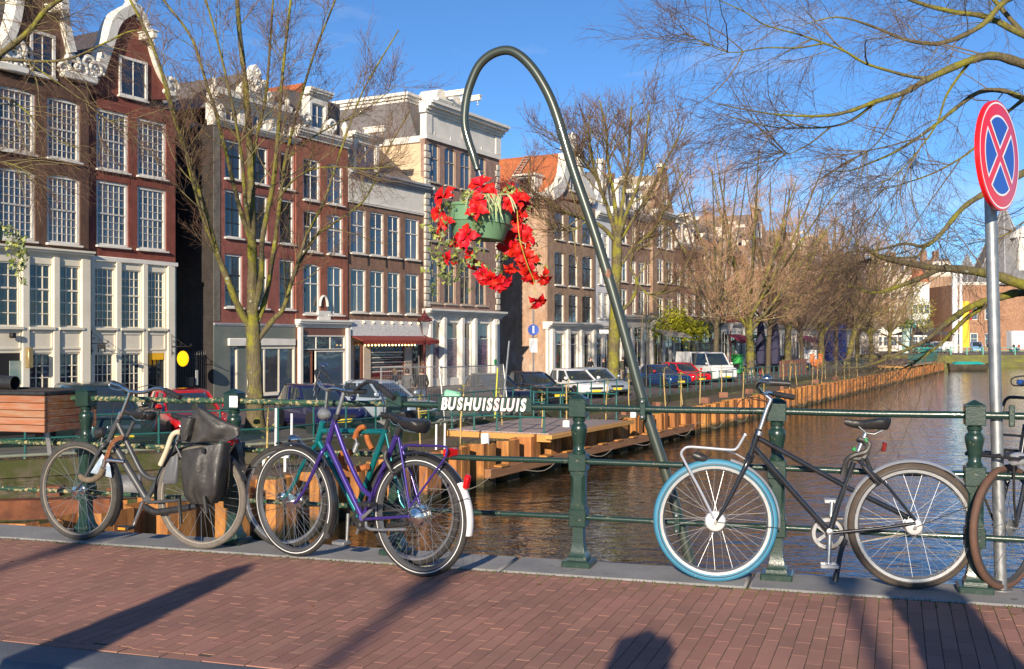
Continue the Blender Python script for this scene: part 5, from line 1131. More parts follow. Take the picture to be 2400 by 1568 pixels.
tag(mb.build('leaf_litter', LEAFL, smooth=False), kind='stuff')
# opposite bank behind the overhanging tree (its edge follows the canal)
mb = MB().box((80, -30, -2.6), (240, 20, 2.2)); tag(mb.build('opposite_quay', STREETM, M=CMX), kind='structure')
# far end of the canal
GRW = M('grassy_wall', (0.16, 0.17, 0.03), (0.10, 0.09, 0.05), scale=0.5, stretch=(1, 1, 3), rough=0.95, bump=1, bscale=6, detail=9)
mb = MB().box((110, 178.6, -2.3), (112, 2.0, 2.6), b=0.3); tag(mb.build('far_quay_wall', GRW), 'low grassy quay wall closing the far end of the canal', 'wall')
MINT = M('mint_rail', (0.10, 0.36, 0.27), (0.13, 0.40, 0.30), scale=2, rough=0.5)
tube_rail('far_railing', 'mint green railing on the far quay at the end of the canal', [(66, 180.2, -0.95), (104, 180.2, -0.95)], (1.15, 0.6), 0.05, MINT, 2.7, r_post=0.11)
# moored boat
bt = thing('moored_boat', 'dark open boat with turquoise cover moored at the end of the piles', 'boat', at(2268, 868, 156)); bt.location.z = ZW
hl_ = MB(); n = 9
for i in range(n):
 t = i/(n-1); x = -2.9+5.8*t; w = 0.95*(math.sin(math.pi*(0.12+0.76*t))**0.6); zt = 0.82+0.28*(2*t-1)**2
 hl_.v += [(x, -w, zt), (x*0.94, -w*0.8, 0.1), (x*0.9, 0, -0.25), (x*0.94, w*0.8, 0.1), (x, w, zt)]
for i in range(n-1):
 for k in range(4): a = i*5+k; hl_.f.append((a, a+1, a+6, a+5))
hl_.f += [tuple(range(5))[::-1], tuple(range((n-1)*5, n*5))]; hl_.build('hull', M('tarred_hull', (0.045,0.04,0.03), (0.09,0.075,0.05), scale=2, rough=0.6), parent=bt, ang=60)
cv = MB(); cv.v = [(-2.3,-0.82,0.95), (2.3,-0.82,0.95), (1.6,-0.3,1.32), (-1.7,-0.3,1.32), (1.6,0.6,1.32), (-1.7,0.6,1.32), (2.3,0.85,0.95), (-2.3,0.85,0.95)]; cv.f = [(0,1,2,3), (3,2,4,5), (5,4,6,7), (1,6,4,2), (0,3,5,7)]
cv.build('cover', M('turquoise_cover', (0.01,0.30,0.28), (0.02,0.36,0.33), scale=2, rough=0.6), parent=bt, smooth=False)
# ================================================================ CANAL HOUSES
DV, NV = Vector((0.4886, 0.8725)), Vector((0.8725, -0.4886))       # along the facades, out towards the canal
ZB = -1.5
HRZ = math.atan2(DV.y, DV.x)
BRK_A = BRICK('brown_black_brick', (0.145, 0.075, 0.05), (0.115, 0.062, 0.045), (0.10, 0.07, 0.055), stain=0.5)
BRK_B = BRICK('oxblood_brick', (0.27, 0.075, 0.052), (0.23, 0.066, 0.048), (0.18, 0.07, 0.055), stain=0.5)
BRK_C = BRICK('red_brick', (0.33, 0.10, 0.075), (0.28, 0.085, 0.065), (0.24, 0.12, 0.10), stain=0.45)
BRK_C2 = BRICK('orange_red_brick', (0.36, 0.115, 0.07), (0.30, 0.095, 0.06), (0.24, 0.12, 0.09), stain=0.45)
BRK_D = BRICK('brown_brick', (0.27, 0.14, 0.095), (0.22, 0.115, 0.08), (0.28, 0.2, 0.15), stain=0.5)
BRK_E = BRICK('rose_brick', (0.33, 0.19, 0.15), (0.28, 0.155, 0.12), (0.36, 0.28, 0.23), stain=0.4)
BRK_F = BRICK('tan_brick', (0.36, 0.215, 0.14), (0.30, 0.18, 0.12), (0.38, 0.3, 0.22), stain=0.5)
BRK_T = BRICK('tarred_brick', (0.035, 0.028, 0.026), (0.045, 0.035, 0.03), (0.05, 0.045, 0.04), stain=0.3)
BRK_G = BRICK('grey_old_brick', (0.15, 0.135, 0.115), (0.19, 0.17, 0.14), (0.2, 0.18, 0.15), stain=0.4)
STUCCO = M('beige_stucco', (0.62, 0.47, 0.30), (0.50, 0.37, 0.24), scale=0.9, rough=0.9, lo=0.35, hi=0.7, detail=9)
SLATE = M('roof_slate', (0.125, 0.115, 0.115), (0.165, 0.15, 0.145), scale=1.3, rough=0.75, stretch=(1,1,0.5), bump=0.5, bscale=12)
TILE_O = M('orange_roof_tile', (0.50, 0.15, 0.05), (0.36, 0.105, 0.04), scale=1.2, rough=0.8); TILE_D = M('dark_roof_tile', (0.05, 0.048, 0.055), (0.075, 0.065, 0.07), scale=1.5, rough=0.55)
STONEG = M('grey_green_stone', (0.12, 0.14, 0.12), (0.17, 0.18, 0.155), scale=0.7, rough=0.55, detail=9); LEAD = M('lead_sheet', (0.36, 0.37, 0.39), (0.28, 0.29, 0.31), scale=1.5, rough=0.6)
DARKV = M('dark_interior', (0.012, 0.011, 0.012), rough=0.7); IRON = M('black_iron', (0.012, 0.012, 0.013), rough=0.5); DKW = M('dark_green_frame', (0.02, 0.022, 0.02), rough=0.4)
WOODD = M('brown_door', (0.18, 0.06, 0.03), (0.13, 0.045, 0.025), scale=3, stretch=(4, 4, 0.6), rough=0.45, coat=0.3)
SASH = M('sash_paint', (.60,.57,.51), (.5,.47,.42), scale=2, rough=.5)
QUAD = {}
rh = random.Random(21)
def glass_pane(parent, gi, x, y, z, w, h, wob=0.0):
 if gi not in QUAD:
  mb = MB(); mb.v = [(-.5, 0, -.5), (.5, 0, -.5), (.5, 0, .5), (-.5, 0, .5), (-.5, .012, -.5), (.5, .012, -.5), (.5, .012, .5), (-.5, .012, .5)]
  mb.f = [(0,1,2,3), (7,6,5,4), (0,4,5,1), (1,5,6,2), (2,6,7,3), (3,7,4,0)]
  o = mb.build('pane', GLS[gi], smooth=False); QUAD[gi] = o.data; bpy.data.objects.remove(o)
 o = link('pane', QUAD[gi], parent); o.location = (x, y, z); o.scale = (w, 1, h)
 if wob: o.rotation_euler = (rh.gauss(0, wob), 0, rh.gauss(0, wob))
 return o
class House:
 def __init__(s, name, label, px0, px1, off=0.0, group=None, cat='house'):
  s.off = off; s.t0 = s.t_of(px0); s.px0, s.px1 = px0, px1
  P = s.P(s.t0); s.root = thing(name, label, cat, (P.x, P.y, ZB), HRZ, group or 'brick canal houses along the quay')
  s.W = s.t_of(px1)-s.t0
 def P(s, t): return Vector((-11.6+s.off*NV.x+DV.x*t, 55+s.off*NV.y+DV.y*t))
 def t_of(s, px):
  k = (px-CX)/F_PX; return (k*(55+s.off*NV.y)+11.6-s.off*NV.x)/(DV.x-k*DV.y)
 def u(s, px): return s.t_of(px)-s.t0
 def z(s, py, px): return EYE-(py-CY)/F_PX*s.P(s.t_of(px)).y-ZB
 def rect(s, px0, px1, rows): return (s.u(px0), s.u(px1), rows[0], rows[1])
 def rows(s, ref, lst): return [(s.z(b, ref), s.z(a, ref)) for a, b in lst]
 def wall(s, u0, u1, z0, z1, ops, mat, depth=9.0, rev=0.16, name='wall', arch=0.0, back=True, y0=0.0):
  """front with real openings (u0, u1, z0, z1), their reveals, side walls and a flat top"""
  us = sorted({u0, u1, *[max(u0, min(u1, o[0])) for o in ops], *[max(u0, min(u1, o[1])) for o in ops]}); zs = sorted({z0, z1, *[o[2] for o in ops if z0 < o[2] < z1], *[o[3] for o in ops if z0 < o[3] < z1]})
  mb = MB()
  for i in range(len(us)-1):
   for j in range(len(zs)-1):
    cu, cz = (us[i]+us[i+1])/2, (zs[j]+zs[j+1])/2
    if any(o[0] < cu < o[1] and o[2] < cz < o[3] for o in ops): continue
    mb.add([(us[i], y0, zs[j]), (us[i+1], y0, zs[j]), (us[i+1], y0, zs[j+1]), (us[i], y0, zs[j+1])], [(0,1,2,3)])
  for (a, b_, c_, d) in ops:
   mb.add([(a,y0,c_), (b_,y0,c_), (b_,y0,d), (a,y0,d), (a,y0+rev,c_), (b_,y0+rev,c_), (b_,y0+rev,d), (a,y0+rev,d)], [(0,4,5,1), (1,5,6,2), (2,6,7,3), (3,7,4,0)])
   if arch:
    n = 6; w = b_-a
    for sg in (0, 1):
     pts = [(a if not sg else b_, d)]+[((a+w*0.5*(k/n)) if not sg else (b_-w*0.5*(k/n)), d-arch*(1-math.sin(math.pi*0.5*(k/n)))) for k in range(n+1)]
     mb.prism(pts, y0+0.001, y0+rev)
  y1 = y0+depth
  mb.add([(u0,y0,z0), (u0,y1,z0), (u0,y1,z1), (u0,y0,z1)], [(0,3,2,1)]); mb.add([(u1,y0,z0), (u1,y1,z0), (u1,y1,z1), (u1,y0,z1)], [(0,1,2,3)])
  mb.add([(u0,y0,z1), (u1,y0,z1), (u1,y1,z1), (u0,y1,z1)], [(0,1,2,3)]); mb.add([(u0,y1,z0), (u1,y1,z0), (u1,y1,z1), (u0,y1,z1)], [(3,2,1,0)])
  return mb.build(name, mat, parent=s.root, smooth=False)
 def window(s, op, nx=2, nt=1, nb=2, split=0.5, frame=WHITE, fw=0.10, y=0.06, glass=None, sill=True, sillm=WHITE, bars=0.028, name='window', panes=True, wob=0.006, light=None, arch=0.0, sash=None, lintel=None):
  a, b_, c_, d = op; mb = MB(); dy = 0.07
  mb.box(((a+b_)/2, y+dy/2, d-fw/2), (b_-a-0.004, dy, fw)).box(((a+b_)/2, y+dy/2, c_+fw*0.4), (b_-a-0.004, dy, fw*0.8))
  mb.box((a+fw/2+.002, y+dy/2, (c_+d)/2), (fw, dy, d-c_-1.8*fw)).box((b_-fw/2-.002, y+dy/2, (c_+d)/2), (fw, dy, d-c_-1.8*fw))
  w_ = mb.build(name, frame, parent=s.root, smooth=False)
  ia, ib, ic, id_ = a+fw, b_-fw, c_+fw*0.8, d-fw; zm = ic+(id_-ic)*split
  g = MB(); bm_ = sash or frame
  if nt and nb: g.box(((ia+ib)/2, y+0.04, zm), (ib-ia, 0.055, 0.065))
  def grid(z0, z1, ny):
   for k in range(1, nx): g.box((ia+(ib-ia)*k/nx, y+0.05, (z0+z1)/2), (bars, 0.035, z1-z0))
   for k in range(1, ny): g.box(((ia+ib)/2, y+0.051, z0+(z1-z0)*k/ny), (ib-ia, 0.034, bars))
  if nb: grid(ic, zm-0.032 if nt else id_, nb)
  if nt: grid(zm+0.032 if nb else ic, id_, nt)
  if g.v: g.build('glazing_bars', bm_, parent=w_, smooth=False)
  gl = glass if glass is not None else rh.choice((0, 0, 2, 1, 3))
  for (z0, z1, ny) in ((ic, zm, nb), (zm, id_, nt)) if (nb and nt) else ((ic, id_, nb or nt),):
   if panes:
    for i in range(nx):
     for j in range(ny):
      gw, gh = (ib-ia)/nx, (z1-z0)/ny
      gi = gl if rh.random() < 0.75 else rh.choice((0, 2, 3))
      glass_pane(w_, gi, ia+gw*(i+.5), y+0.062, z0+gh*(j+.5), gw, gh, wob)
   else: glass_pane(w_, gl, (ia+ib)/2, y+0.062, (z0+z1)/2, ib-ia, z1-z0, wob*0.5)
  if lintel: MB().box(((a+b_)/2, -0.002, d+.17-arch), (b_-a+.16, 0.02, .3)).build('lintel', lintel, parent=w_, smooth=False)
  if sill: MB().box(((a+b_)/2, -0.01, c_-0.045), (b_-a+0.12, 0.26, 0.085), b=0.01).build('sill', sillm, parent=w_)
  return w_
 def cornice(s, u0, u1, z, h, out_, mat=WHITE, name='cornice', steps=4, dent=0.0, y0=0.0, ret=0.3):
  """stepped moulding: grows outwards to the top"""
  mb = MB()
  for k in range(steps):
   f0 = (0.25, 0.45, 0.8, 1.0)[min(3, k+4-steps)]; hh = h/steps
   mb.box(((u0+u1)/2, y0-out_*f0/2+ret/2, z+hh*(k+.5)), (u1-u0+0.02*k, out_*f0+ret, hh*(0.999 if k < steps-1 else 1)))
  if dent:
   n = int((u1-u0)/dent)
   for k in range(n): mb.box((u0+dent*(k+.5), y0-out_*0.36-0.03, z+h*0.52), (dent*0.5, 0.14, h*0.2))
  return mb.build(name, mat, parent=s.root, smooth=False)
 def box(s, name, c, d, mat, b=0.0, parent=None, rot=None): return MB().box(c, d, b=b, rot=rot).build(name, mat, parent=parent or s.root, smooth=b > 0)
 def prism(s, name, pts, mat, y0=0.0, y1=0.35, parent=None):
  q = [(s.u(a), s.z(b_, a)) for a, b_ in pts]; return MB().prism(q, y0, y1).build(name, mat, parent=parent or s.root, smooth=False), q
 def band(s, name, pts, w, mat, y=0.1, sub=4, parent=None, d=0.5, close=False):
  q = [(s.u(a), s.z(b_, a)) for a, b_ in pts]; q = [tuple(p) for p in spline(q, sub)] if sub > 1 else q
  mb = MB(); n = len(q)
  for i, p in enumerate(q):
   t = Vector(q[min(i+1, n-1)])-Vector(q[max(i-1, 0)]); t.normalize(); nn = Vector((-t.y, t.x))
   for (a, yy) in ((-.5, y-d/2), (.5, y-d/2), (.5, y+d/2), (-.5, y+d/2)): mb.v.append((p[0]+nn.x*w*a, yy, p[1]+nn.y*w*a))
  for i in range(n-1):
   for k in range(4): k2 = (k+1) % 4; mb.f.append((i*4+k, i*4+4+k, i*4+4+k2, i*4+k2))
  mb.f += [(0,1,2,3), tuple(range(n*4-4, n*4))[::-1]]
  return mb.build(name, mat, parent=parent or s.root, ang=30)
 def scroll(s, u, z, r_, mat=WHITE, flip=1, name='scroll', y=0.0, turns=1.6, th=None):
  mb = MB(); n = 26; th = th or r_*0.34
  P = []
  for k in range(n):
   a = turns*2*math.pi*k/(n-1); rr = r_*(1-0.78*k/(n-1)); P.append((u+flip*rr*math.cos(a), y-0.05, z+rr*math.sin(a)))
  mb.tube(P, [th*(1-0.55*k/(n-1)) for k in range(n)], 6)
  for k in range(9):
   a = rh.uniform(0, 6.28); q = rh.uniform(.3, 1.0)*r_; c_ = (u+q*math.cos(a)*1.1, y-0.04+rh.uniform(-.04,.04), z-0.5*r_+q*0.7*math.sin(a)); e = r_*rh.uniform(.18, .32)
   mb.lathe([(0, -e), (e*.8, -e*.5), (e, 0), (e*.8, e*.5), (0, e)], 7, c=c_)
  return mb.build(name, mat, parent=s.root, ang=70)
 def gable_roof(s, u0, u1, ze, zr, y0, y1, mat, name='roof', ur=None, ripple=True):
  ur = (u0+u1)/2 if ur is None else ur; mb = MB()
  n = 14 if ripple else 1; m_ = int((y1-y0)/0.3) if ripple else 1
  for (ua, ub) in ((u0, ur), (u1, ur)):
   o = len(mb.v)
   for i in range(n+1):
    t = i/n
    for k in range(m_*2+1):
     yy = y0+(y1-y0)*k/(m_*2); mb.v.append((ua+(ub-ua)*t, yy, ze+(zr-ze)*t+(0.05*(k % 2) if ripple else 0)+(0.03*(i % 2) if ripple else 0)))
   w = m_*2+1
   for i in range(n):
    for k in range(m_*2): q = (o+i*w+k, o+(i+1)*w+k, o+(i+1)*w+k+1, o+i*w+k+1); mb.f.append(q if ua < ub else q[::-1])
  mb.add([(u0, y1, ze), (u1, y1, ze), (ur, y1, zr)], [(0,1,2)]); mb.add([(u0, y0+.02, ze), (u1, y0+.02, ze), (ur, y0+.02, zr)], [(2,1,0)])
  return mb.build(name, mat, parent=s.root, smooth=False)
 def hoist(s, u, z, L_=1.0, mat=WHITE, y0=0.0, h=0.28):
  o = MB().box((u, y0-L_/2, z), (0.26, L_, h), b=0.02).box((u, y0-L_/2, z+h/2+.03), (0.36, L_+.1, 0.06)).build('hoist_beam', mat, parent=s.root)
  MB().tube([(u, y0-L_*0.85, z-h/2), (u, y0-L_*0.85, z-h/2-.12), (u+.08, y0-L_*.85, z-h/2-.2), (u+.05, y0-L_*.85, z-h/2-.3), (u-.05, y0-L_*.85, z-h/2-.28)], 0.025, 6).build('hook', WHITE, parent=o)
 def timber_front(s, z0, z1, ops, pil, mat=CREAM, sash=(4, 3, 4), top=0.35, proud=0.05):
  s.wall(0.0, s.W, z0, z1, ops, mat, depth=0.5, rev=0.14, name='timber_front', y0=-proud)
  for (a, w) in pil: s.box('pilaster', (a, -proud-0.05, (z0+z1)/2), (w, 0.1, z1-z0-0.02), mat, b=0.012)
# ---------------- house 1: brown-black neck gable
H = House('canal_house', 'brown-black brick canal house with ornate white neck gable and cream timber front', -118, 208, 0.17); A = H
G1, G0 = H.rows(149, [(622, 766), (826, 940)]); R1, R2 = H.rows(149, [(232, 375), (412, 572)])
zt = H.z(604, 149)
lo = [H.rect(a, b_, G1) for a, b_ in ((-95,-40), (-26,45), (67,119), (138,187))]+[H.rect(a, b_, G0) for a, b_ in ((67,119), (138,187))]+[(H.u(-10), H.u(46), 0.12, G0[1])]
H.timber_front(0.0, zt, lo, [(H.u(56), 0.3), (H.u(128), 0.28), (H.u(197), 0.42), (H.u(-33), 0.3)])
for o in lo[:4]: H.window(o, 3, 2, 3, 0.6, frame=CREAM, fw=0.06, y=-0.01, sill=False, glass=0, bars=0.035)
for o in lo[4:6]: H.window(o, 3, 0, 4, frame=CREAM, fw=0.06, y=-0.01, sill=False, glass=0, bars=0.035)
H.box('door', ((lo[6][0]+lo[6][1])/2, 0.0, (lo[6][2]+lo[6][3])/2), (lo[6][1]-lo[6][0], 0.05, lo[6][3]-lo[6][2]), DARKV)
H.box('poster', (H.u(35), -0.06, G0[1]-0.75), (0.55, 0.03, 0.9), M('pale_poster', (0.16,0.26,0.24), (0.3,0.36,0.33), scale=2, rough=0.5))
for (a, b_) in ((-95,-40), (-26,45), (67,119), (138,187)):
 u0, u1 = H.u(a), H.u(b_); z0, z1 = H.z(822, 149)+0.1, H.z(778, 149)
 mb = MB()
 for (c, d) in ((((u0+u1)/2, -.065, z0), (u1-u0, .05, .07)), (((u0+u1)/2, -.065, z1), (u1-u0, .05, .07)), ((u0, -.065, (z0+z1)/2), (.07, .05, z1-z0-.08)), ((u1, -.065, (z0+z1)/2), (.07, .05, z1-z0-.08))): mb.box(c, d)
 mb.build('panel_moulding', CREAM, parent=H.root, smooth=False)
 H.box('sill_band', ((u0+u1)/2, -0.12, G1[0]-0.07), (u1-u0+.16, 0.16, 0.1), CREAM)
H.cornice(0, H.W+0.05, zt, 0.32, 0.34, CREAM)
up = [H.rect(a, b_, r_) for r_ in (R1, R2) for a, b_ in ((-118+8,-34), (-8,83), (110,188))]
ze = H.z(192, 149)
H.wall(0, H.W, zt+0.32, ze, up, BRK_A, arch=0.09)
for o in up: H.window(o, 6, 4, 4, 0.5, glass=rh.choice((1, 2, 3)), bars=0.026, fw=0.13, sash=SASH, lintel=BRICK('lintel_brown', (.13,.065,.045), (.10,.055,.04), (.09,.065,.05), bw=.075, bh=.3))
neck = [(-118,192), (-60,185), (-8,120), (22,70), (36,20), (38,-40), (60,-80), (95,-105), (122,-80), (140,-40), (141,10), (147,60), (160,120), (184,182), (207,192)]
H.prism('gable', neck, BRK_A, 0.0, 0.4)
H.band('gable_coping', [(-2,118), (24,72), (38,10), (38,-45), (60,-84), (95,-110), (122,-84), (141,-42), (143,10), (149,62), (163,124)], 0.34, WHITE, y=0.1, d=0.7)
H.window((H.u(68), H.u(127), H.z(178, 97), H.z(76, 97)), 2, 0, 1, frame=WHITE, fw=0.12, y=-0.09, glass=0, sill=True)
for (a, b_, r_) in ((30,118,.62), (12,140,.45), (48,148,.4), (170,152,.5), (190,165,.42), (208,150,.4), (224,165,.42), (216,178,.3), (150,162,.35)): H.scroll(H.u(a), H.z(b_, a), r_*0.8, flip=1 if a < 100 else -1)
H.box('claw_base', (H.u(181), -0.02, H.z(182, 181)), (1.7, 0.5, 0.3), WHITE, b=0.05); H.box('claw_base', (H.u(22), -0.02, H.z(160, 22)), (1.4, 0.5, 0.3), WHITE, b=0.05)
H.hoist(H.u(112), H.z(24, 112), 1.0)
H.gable_roof(0.05, H.W-0.05, ze, H.z(-60, 90), 0.4, 9, TILE_D)
wl2 = H.box('wall_lantern', (H.u(55), -0.35, H.z(838, 55)), (0.22, 0.22, 0.8), M('brass_lattice', (0.45,0.34,0.16), (0.25,0.18,0.08), scale=30, rough=0.4, metal=0.4), b=0.03)
H.box('spot_lamp', (H.u(20), -0.25, H.z(786, 20)), (0.2, 0.2, 0.22), IRON, b=0.03)
# ---------------- house 2: oxblood bell gable
H = House('canal_house', 'oxblood red canal house with white-edged bell gable beside the dark alley', 208, 411, 0.0); Bh = H
G1, G0 = H.rows(300, [(633, 768), (828, 945)]); R1, R2 = H.rows(262, [(260, 400), (426, 577)]); zt = H.z(616, 300)
lo = [H.rect(a, b_, G1) for a, b_ in ((214,267), (281,328), (345,384))]+[H.rect(a, b_, G0) for a, b_ in ((216,266), (281,328))]+[(H.u(345), H.u(384), 0.1, G0[1])]
H.timber_front(0.0, zt, lo, [(H.u(274), 0.26), (H.u(336), 0.26), (H.u(397), 0.4), (0.1, 0.2)])
for o in lo[:3]: H.window(o, 4, 3, 4, 0.56, frame=CREAM, fw=0.05, y=-0.01, sill=False, glass=0, bars=0.03)
for o in lo[3:5]: H.window(o, 4, 0, 5, frame=CREAM, fw=0.05, y=-0.01, sill=False, glass=0, bars=0.03)
H.window(lo[5], 3, 0, 4, frame=DKW, fw=0.1, y=0.0, sill=False, glass=0, name='door', sash=DKW); H.box('fanlight', ((lo[5][0]+lo[5][1])/2, -0.03, lo[5][3]-0.15), (lo[5][1]-lo[5][0]-.1, 0.03, 0.3), M('yellow_glass', (0.7,0.4,0.02), rough=0.3))
for (a, b_) in ((214,267), (281,328), (345,384)):
 u0, u1 = H.u(a), H.u(b_); z0, z1 = H.z(826, 300)+0.12, H.z(782, 300); mb = MB()
 for (c, d) in ((((u0+u1)/2, -.065, z0), (u1-u0, .05, .07)), (((u0+u1)/2, -.065, z1), (u1-u0, .05, .07)), ((u0, -.065, (z0+z1)/2), (.07, .05, z1-z0-.08)), ((u1, -.065, (z0+z1)/2), (.07, .05, z1-z0-.08))): mb.box(c, d)
 mb.build('panel_moulding', CREAM, parent=H.root, smooth=False)
 H.box('sill_band', ((u0+u1)/2, -0.12, G1[0]-0.07), (u1-u0+.12, 0.16, 0.1), CREAM)
H.box('beam', (H.W/2, -0.06, zt+0.08), (H.W+0.06, 0.2, 0.2), WHITE, b=0.02)
up = [H.rect(a, b_, r_) for r_ in (R1, R2) for a, b_ in ((226,301), (322,390))]; ze = H.z(236, 300)
H.wall(0, H.W, zt+0.18, ze, up, BRK_B)
for k, o in enumerate(up): H.window(o, 5, 4, 4, 0.5, glass=(3, 3, 1, 1)[k], bars=0.026, fw=0.12, sash=SASH, lintel=BRICK('lintel_oxblood', (.25,.07,.05), (.2,.06,.042), (.15,.065,.05), bw=.075, bh=.3))
bell = [(209,236), (222,200), (236,150), (250,100), (262,62), (276,40), (296,27), (318,24), (334,42), (344,75), (351,110), (362,150), (382,195), (402,220), (411,232)]
H.prism('gable', bell, BRK_B, 0.0, 0.4)
H.band('gable_coping', [(228,168), (238,140), (252,98), (262,62), (276,40), (296,27), (310,20)], 0.42, WHITE, y=0.12, d=0.7); H.band('gable_coping', [(310,20), (326,32), (338,54), (346,88), (354,124), (370,170), (392,205)], 0.22, WHITE, y=0.12, d=0.7)
H.window((H.u(277), H.u(343), H.z(230, 310), H.z(138, 310)), 2, 0, 1, frame=WHITE, fw=0.11, y=-0.09, glass=0, sill=True)
H.scroll(H.u(400), H.z(205, 400), 0.42); H.box('claw_base', (H.u(400), -0.02, H.z(222, 400)), (0.6, 0.5, 0.2), WHITE, b=0.03)
zf = H.z(28, 311); MB().lathe([(0.34, zf-0.1), (0.36, zf+0.05), (0.26, zf+0.12), (0.33, zf+0.3), (0.24, zf+0.42), (0.3, zf+0.5), (0.16, zf+0.62), (0, zf+0.66)], 14, c=(H.u(311), 0.1, 0)).build('finial', WHITE, parent=H.root)
for a, b_ in ((296, 30), (326, 34), (300, 22), (322, 24)): H.scroll(H.u(a), H.z(b_, a), 0.22)
H.hoist(H.u(330), H.z(88, 330), 0.9); H.gable_roof(0.05, H.W-0.05, ze, H.z(52, 300), 0.4, 10, TILE_D)
# hanging signs on wrought iron brackets
def iron_arm(H, px, py, L_, name='sign_bracket', parent=None):
 u, z = H.u(px), H.z(py, px); mb = MB()
 mb.tube([(u, -0.14, z-.45), (u, -0.14, z+.55)], 0.02, 6).tube([(u, -.14, z), (u, -.14-L_, z)], 0.02, 6).tube([(u, -.14, z+.5), (u, -.14-L_*.8, z+.02)], 0.013, 6)
 for (yy, zz, r_) in ((-.14-L_-.05, z+.06, .07), (-.14-L_*.5, z+.1, .09), (-.2, z-.3, .07), (-.3, z+.2, .08)): mb.tube([(u, yy+r_*(1-k/14)*math.cos(k*.7), zz+r_*(1-k/14)*math.sin(k*.7)) for k in range(12)], 0.012, 5)
 return mb
t_ = thing('hanging_sign', 'round plain yellow hanging sign on a wrought iron bracket at the alley corner', 'sign', Bh.root.location, HRZ)
m_ = iron_arm(Bh, 397, 812, 1.15); m_.build('sign_bracket', IRON, parent=t_)
u_, z_ = Bh.u(397), Bh.z(840, 420); ds = MB().lathe([(0.0, -0.03), (0.34, -0.03), (0.355, 0), (0.34, 0.03), (0, 0.03)], 36, axis='x', c=(u_, -0.85, z_)); ds.build('disc', M('yellow_enamel', (0.85,0.48,0.005), rough=0.35, coat=0.4), parent=t_)
t_ = thing('hanging_sign', 'small black iron sign bracket with an animal figure between the two cream fronts', 'sign', Bh.root.location, HRZ)
m_ = iron_arm(Bh, 209, 805, 0.95); m_.build('sign_bracket', IRON, parent=t_); MB().box((Bh.u(209), -0.75, Bh.z(812, 209)), (0.04, 0.5, 0.16), b=0.015).box((Bh.u(209), -0.95, Bh.z(820, 209)), (0.04, 0.05, 0.2)).box((Bh.u(209), -0.55, Bh.z(820, 209)), (0.04, 0.05, 0.2)).build('figure', IRON, parent=t_)
# ---------------- alley: set back dark house and iron gate
H = House('alley_house', 'black tarred house set back in the narrow alley behind the iron gate', 411, 498, -3.2, cat='house')
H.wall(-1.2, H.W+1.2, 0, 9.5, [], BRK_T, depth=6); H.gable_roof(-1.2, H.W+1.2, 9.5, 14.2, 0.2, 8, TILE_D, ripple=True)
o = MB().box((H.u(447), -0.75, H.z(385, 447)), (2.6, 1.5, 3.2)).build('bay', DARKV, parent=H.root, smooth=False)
mb = MB(); cz = H.z(385, 447); cu = H.u(447)
for (c, d) in (((cu, -1.5, cz+1.65), (2.8, 0.14, 0.16)), ((cu, -1.5, cz-1.65), (2.8, 0.14, 0.2)), ((cu-1.33, -1.5, cz), (0.14, 0.14, 3.2)), ((cu+1.33, -1.5, cz), (0.14, 0.14, 3.2))): mb.box(c, d)
mb.build('bay_trim', WHITE, parent=o, smooth=False)
H = House('alley_gate', 'black spiked iron gate closing the dark alley', 411, 500, -0.4, cat='gate')
ztg = H.z(832, 450); g0 = None; n = int(H.W/0.14)
for k in range(n+1):
 if g0 is None: g0 = oo = MB().tube([(0,0,0.1), (0,0,ztg)], 0.018, 5).lathe([(0.03, ztg), (0.0, ztg+0.22)], 5).build('bar', IRON, parent=H.root)
 else: oo = link('bar', g0.data, H.root)
 oo.location = (0.05+k*(H.W-.1)/n, 0, 0)
MB().box((H.W/2, 0, ztg-.12), (H.W, 0.04, 0.06)).box((H.W/2, 0, 0.25), (H.W, 0.04, 0.08)).box((H.W*.55, 0, ztg/2), (0.1, 0.08, ztg)).build('frame', IRON, parent=H.root, smooth=False)
H.box('letter_box', (H.u(441), -0.08, H.z(895, 441)), (0.4, 0.16, 0.45), M('black_box', (0.02,0.02,0.022), rough=0.35), b=0.01); H.box('plate', (H.u(459), -0.06, H.z(885, 459)), (0.14, 0.03, 0.7), M('grey_plate', (0.45,0.45,0.43), rough=0.5))
# ---------------- house 3: red brick, three windows wide, ornate white attic
H = House('canal_house', 'red brick canal house three axes wide, with ornate white attic, behind the big bare tree', 500, 694, 0.0); Ch = H
R0, R1, R2 = H.rows(546, [(330, 420), (447, 557), (596, 720)]); zt = H.z(764, 600)
Gw = H.rows(600, [(812, 925)])[0]; lo = [(H.u(538), H.u(556), 0.1, Gw[1]), (H.u(578), H.u(688), Gw[0]+.0, Gw[1])]
H.wall(0, H.W, 0, zt, lo, STONEG, rev=0.1, name='stone_front', depth=0.6, y0=-0.04)
H.window(lo[0], 1, 0, 1, frame=CREAM, fw=0.05, y=0, sill=False, glass=3, name='door'); H.window(lo[1], 3, 0, 1, frame=CREAM, fw=0.12, y=-0.1, sill=True, glass=3, bars=0.1)
H.box('shop_lintel', (H.u(612), -0.12, Gw[1]+0.22), (H.u(690)-H.u(535), 0.14, 0.36), WHITE, b=0.02)
H.cornice(0, H.W, zt, 0.12, 0.1, LEAD, steps=2)
up = [H.rect(a, b_, r_) for r_ in (R0, R1, R2) for a, b_ in ((527,568), (592,628), (655,689))]; ze = H.z(296, 516)
H.wall(0, H.W, zt+0.12, ze, up, BRK_C);
H.wall(-0.012, 0.9, 0, ze, [], BRK_G, depth=9.2, name='corner_wall', y0=0.012) if False else None
MB().box((-0.012, 4.6, ze/2), (0.03, 9.2, ze)).build('side_wall', BRK_T, parent=H.root, smooth=False)
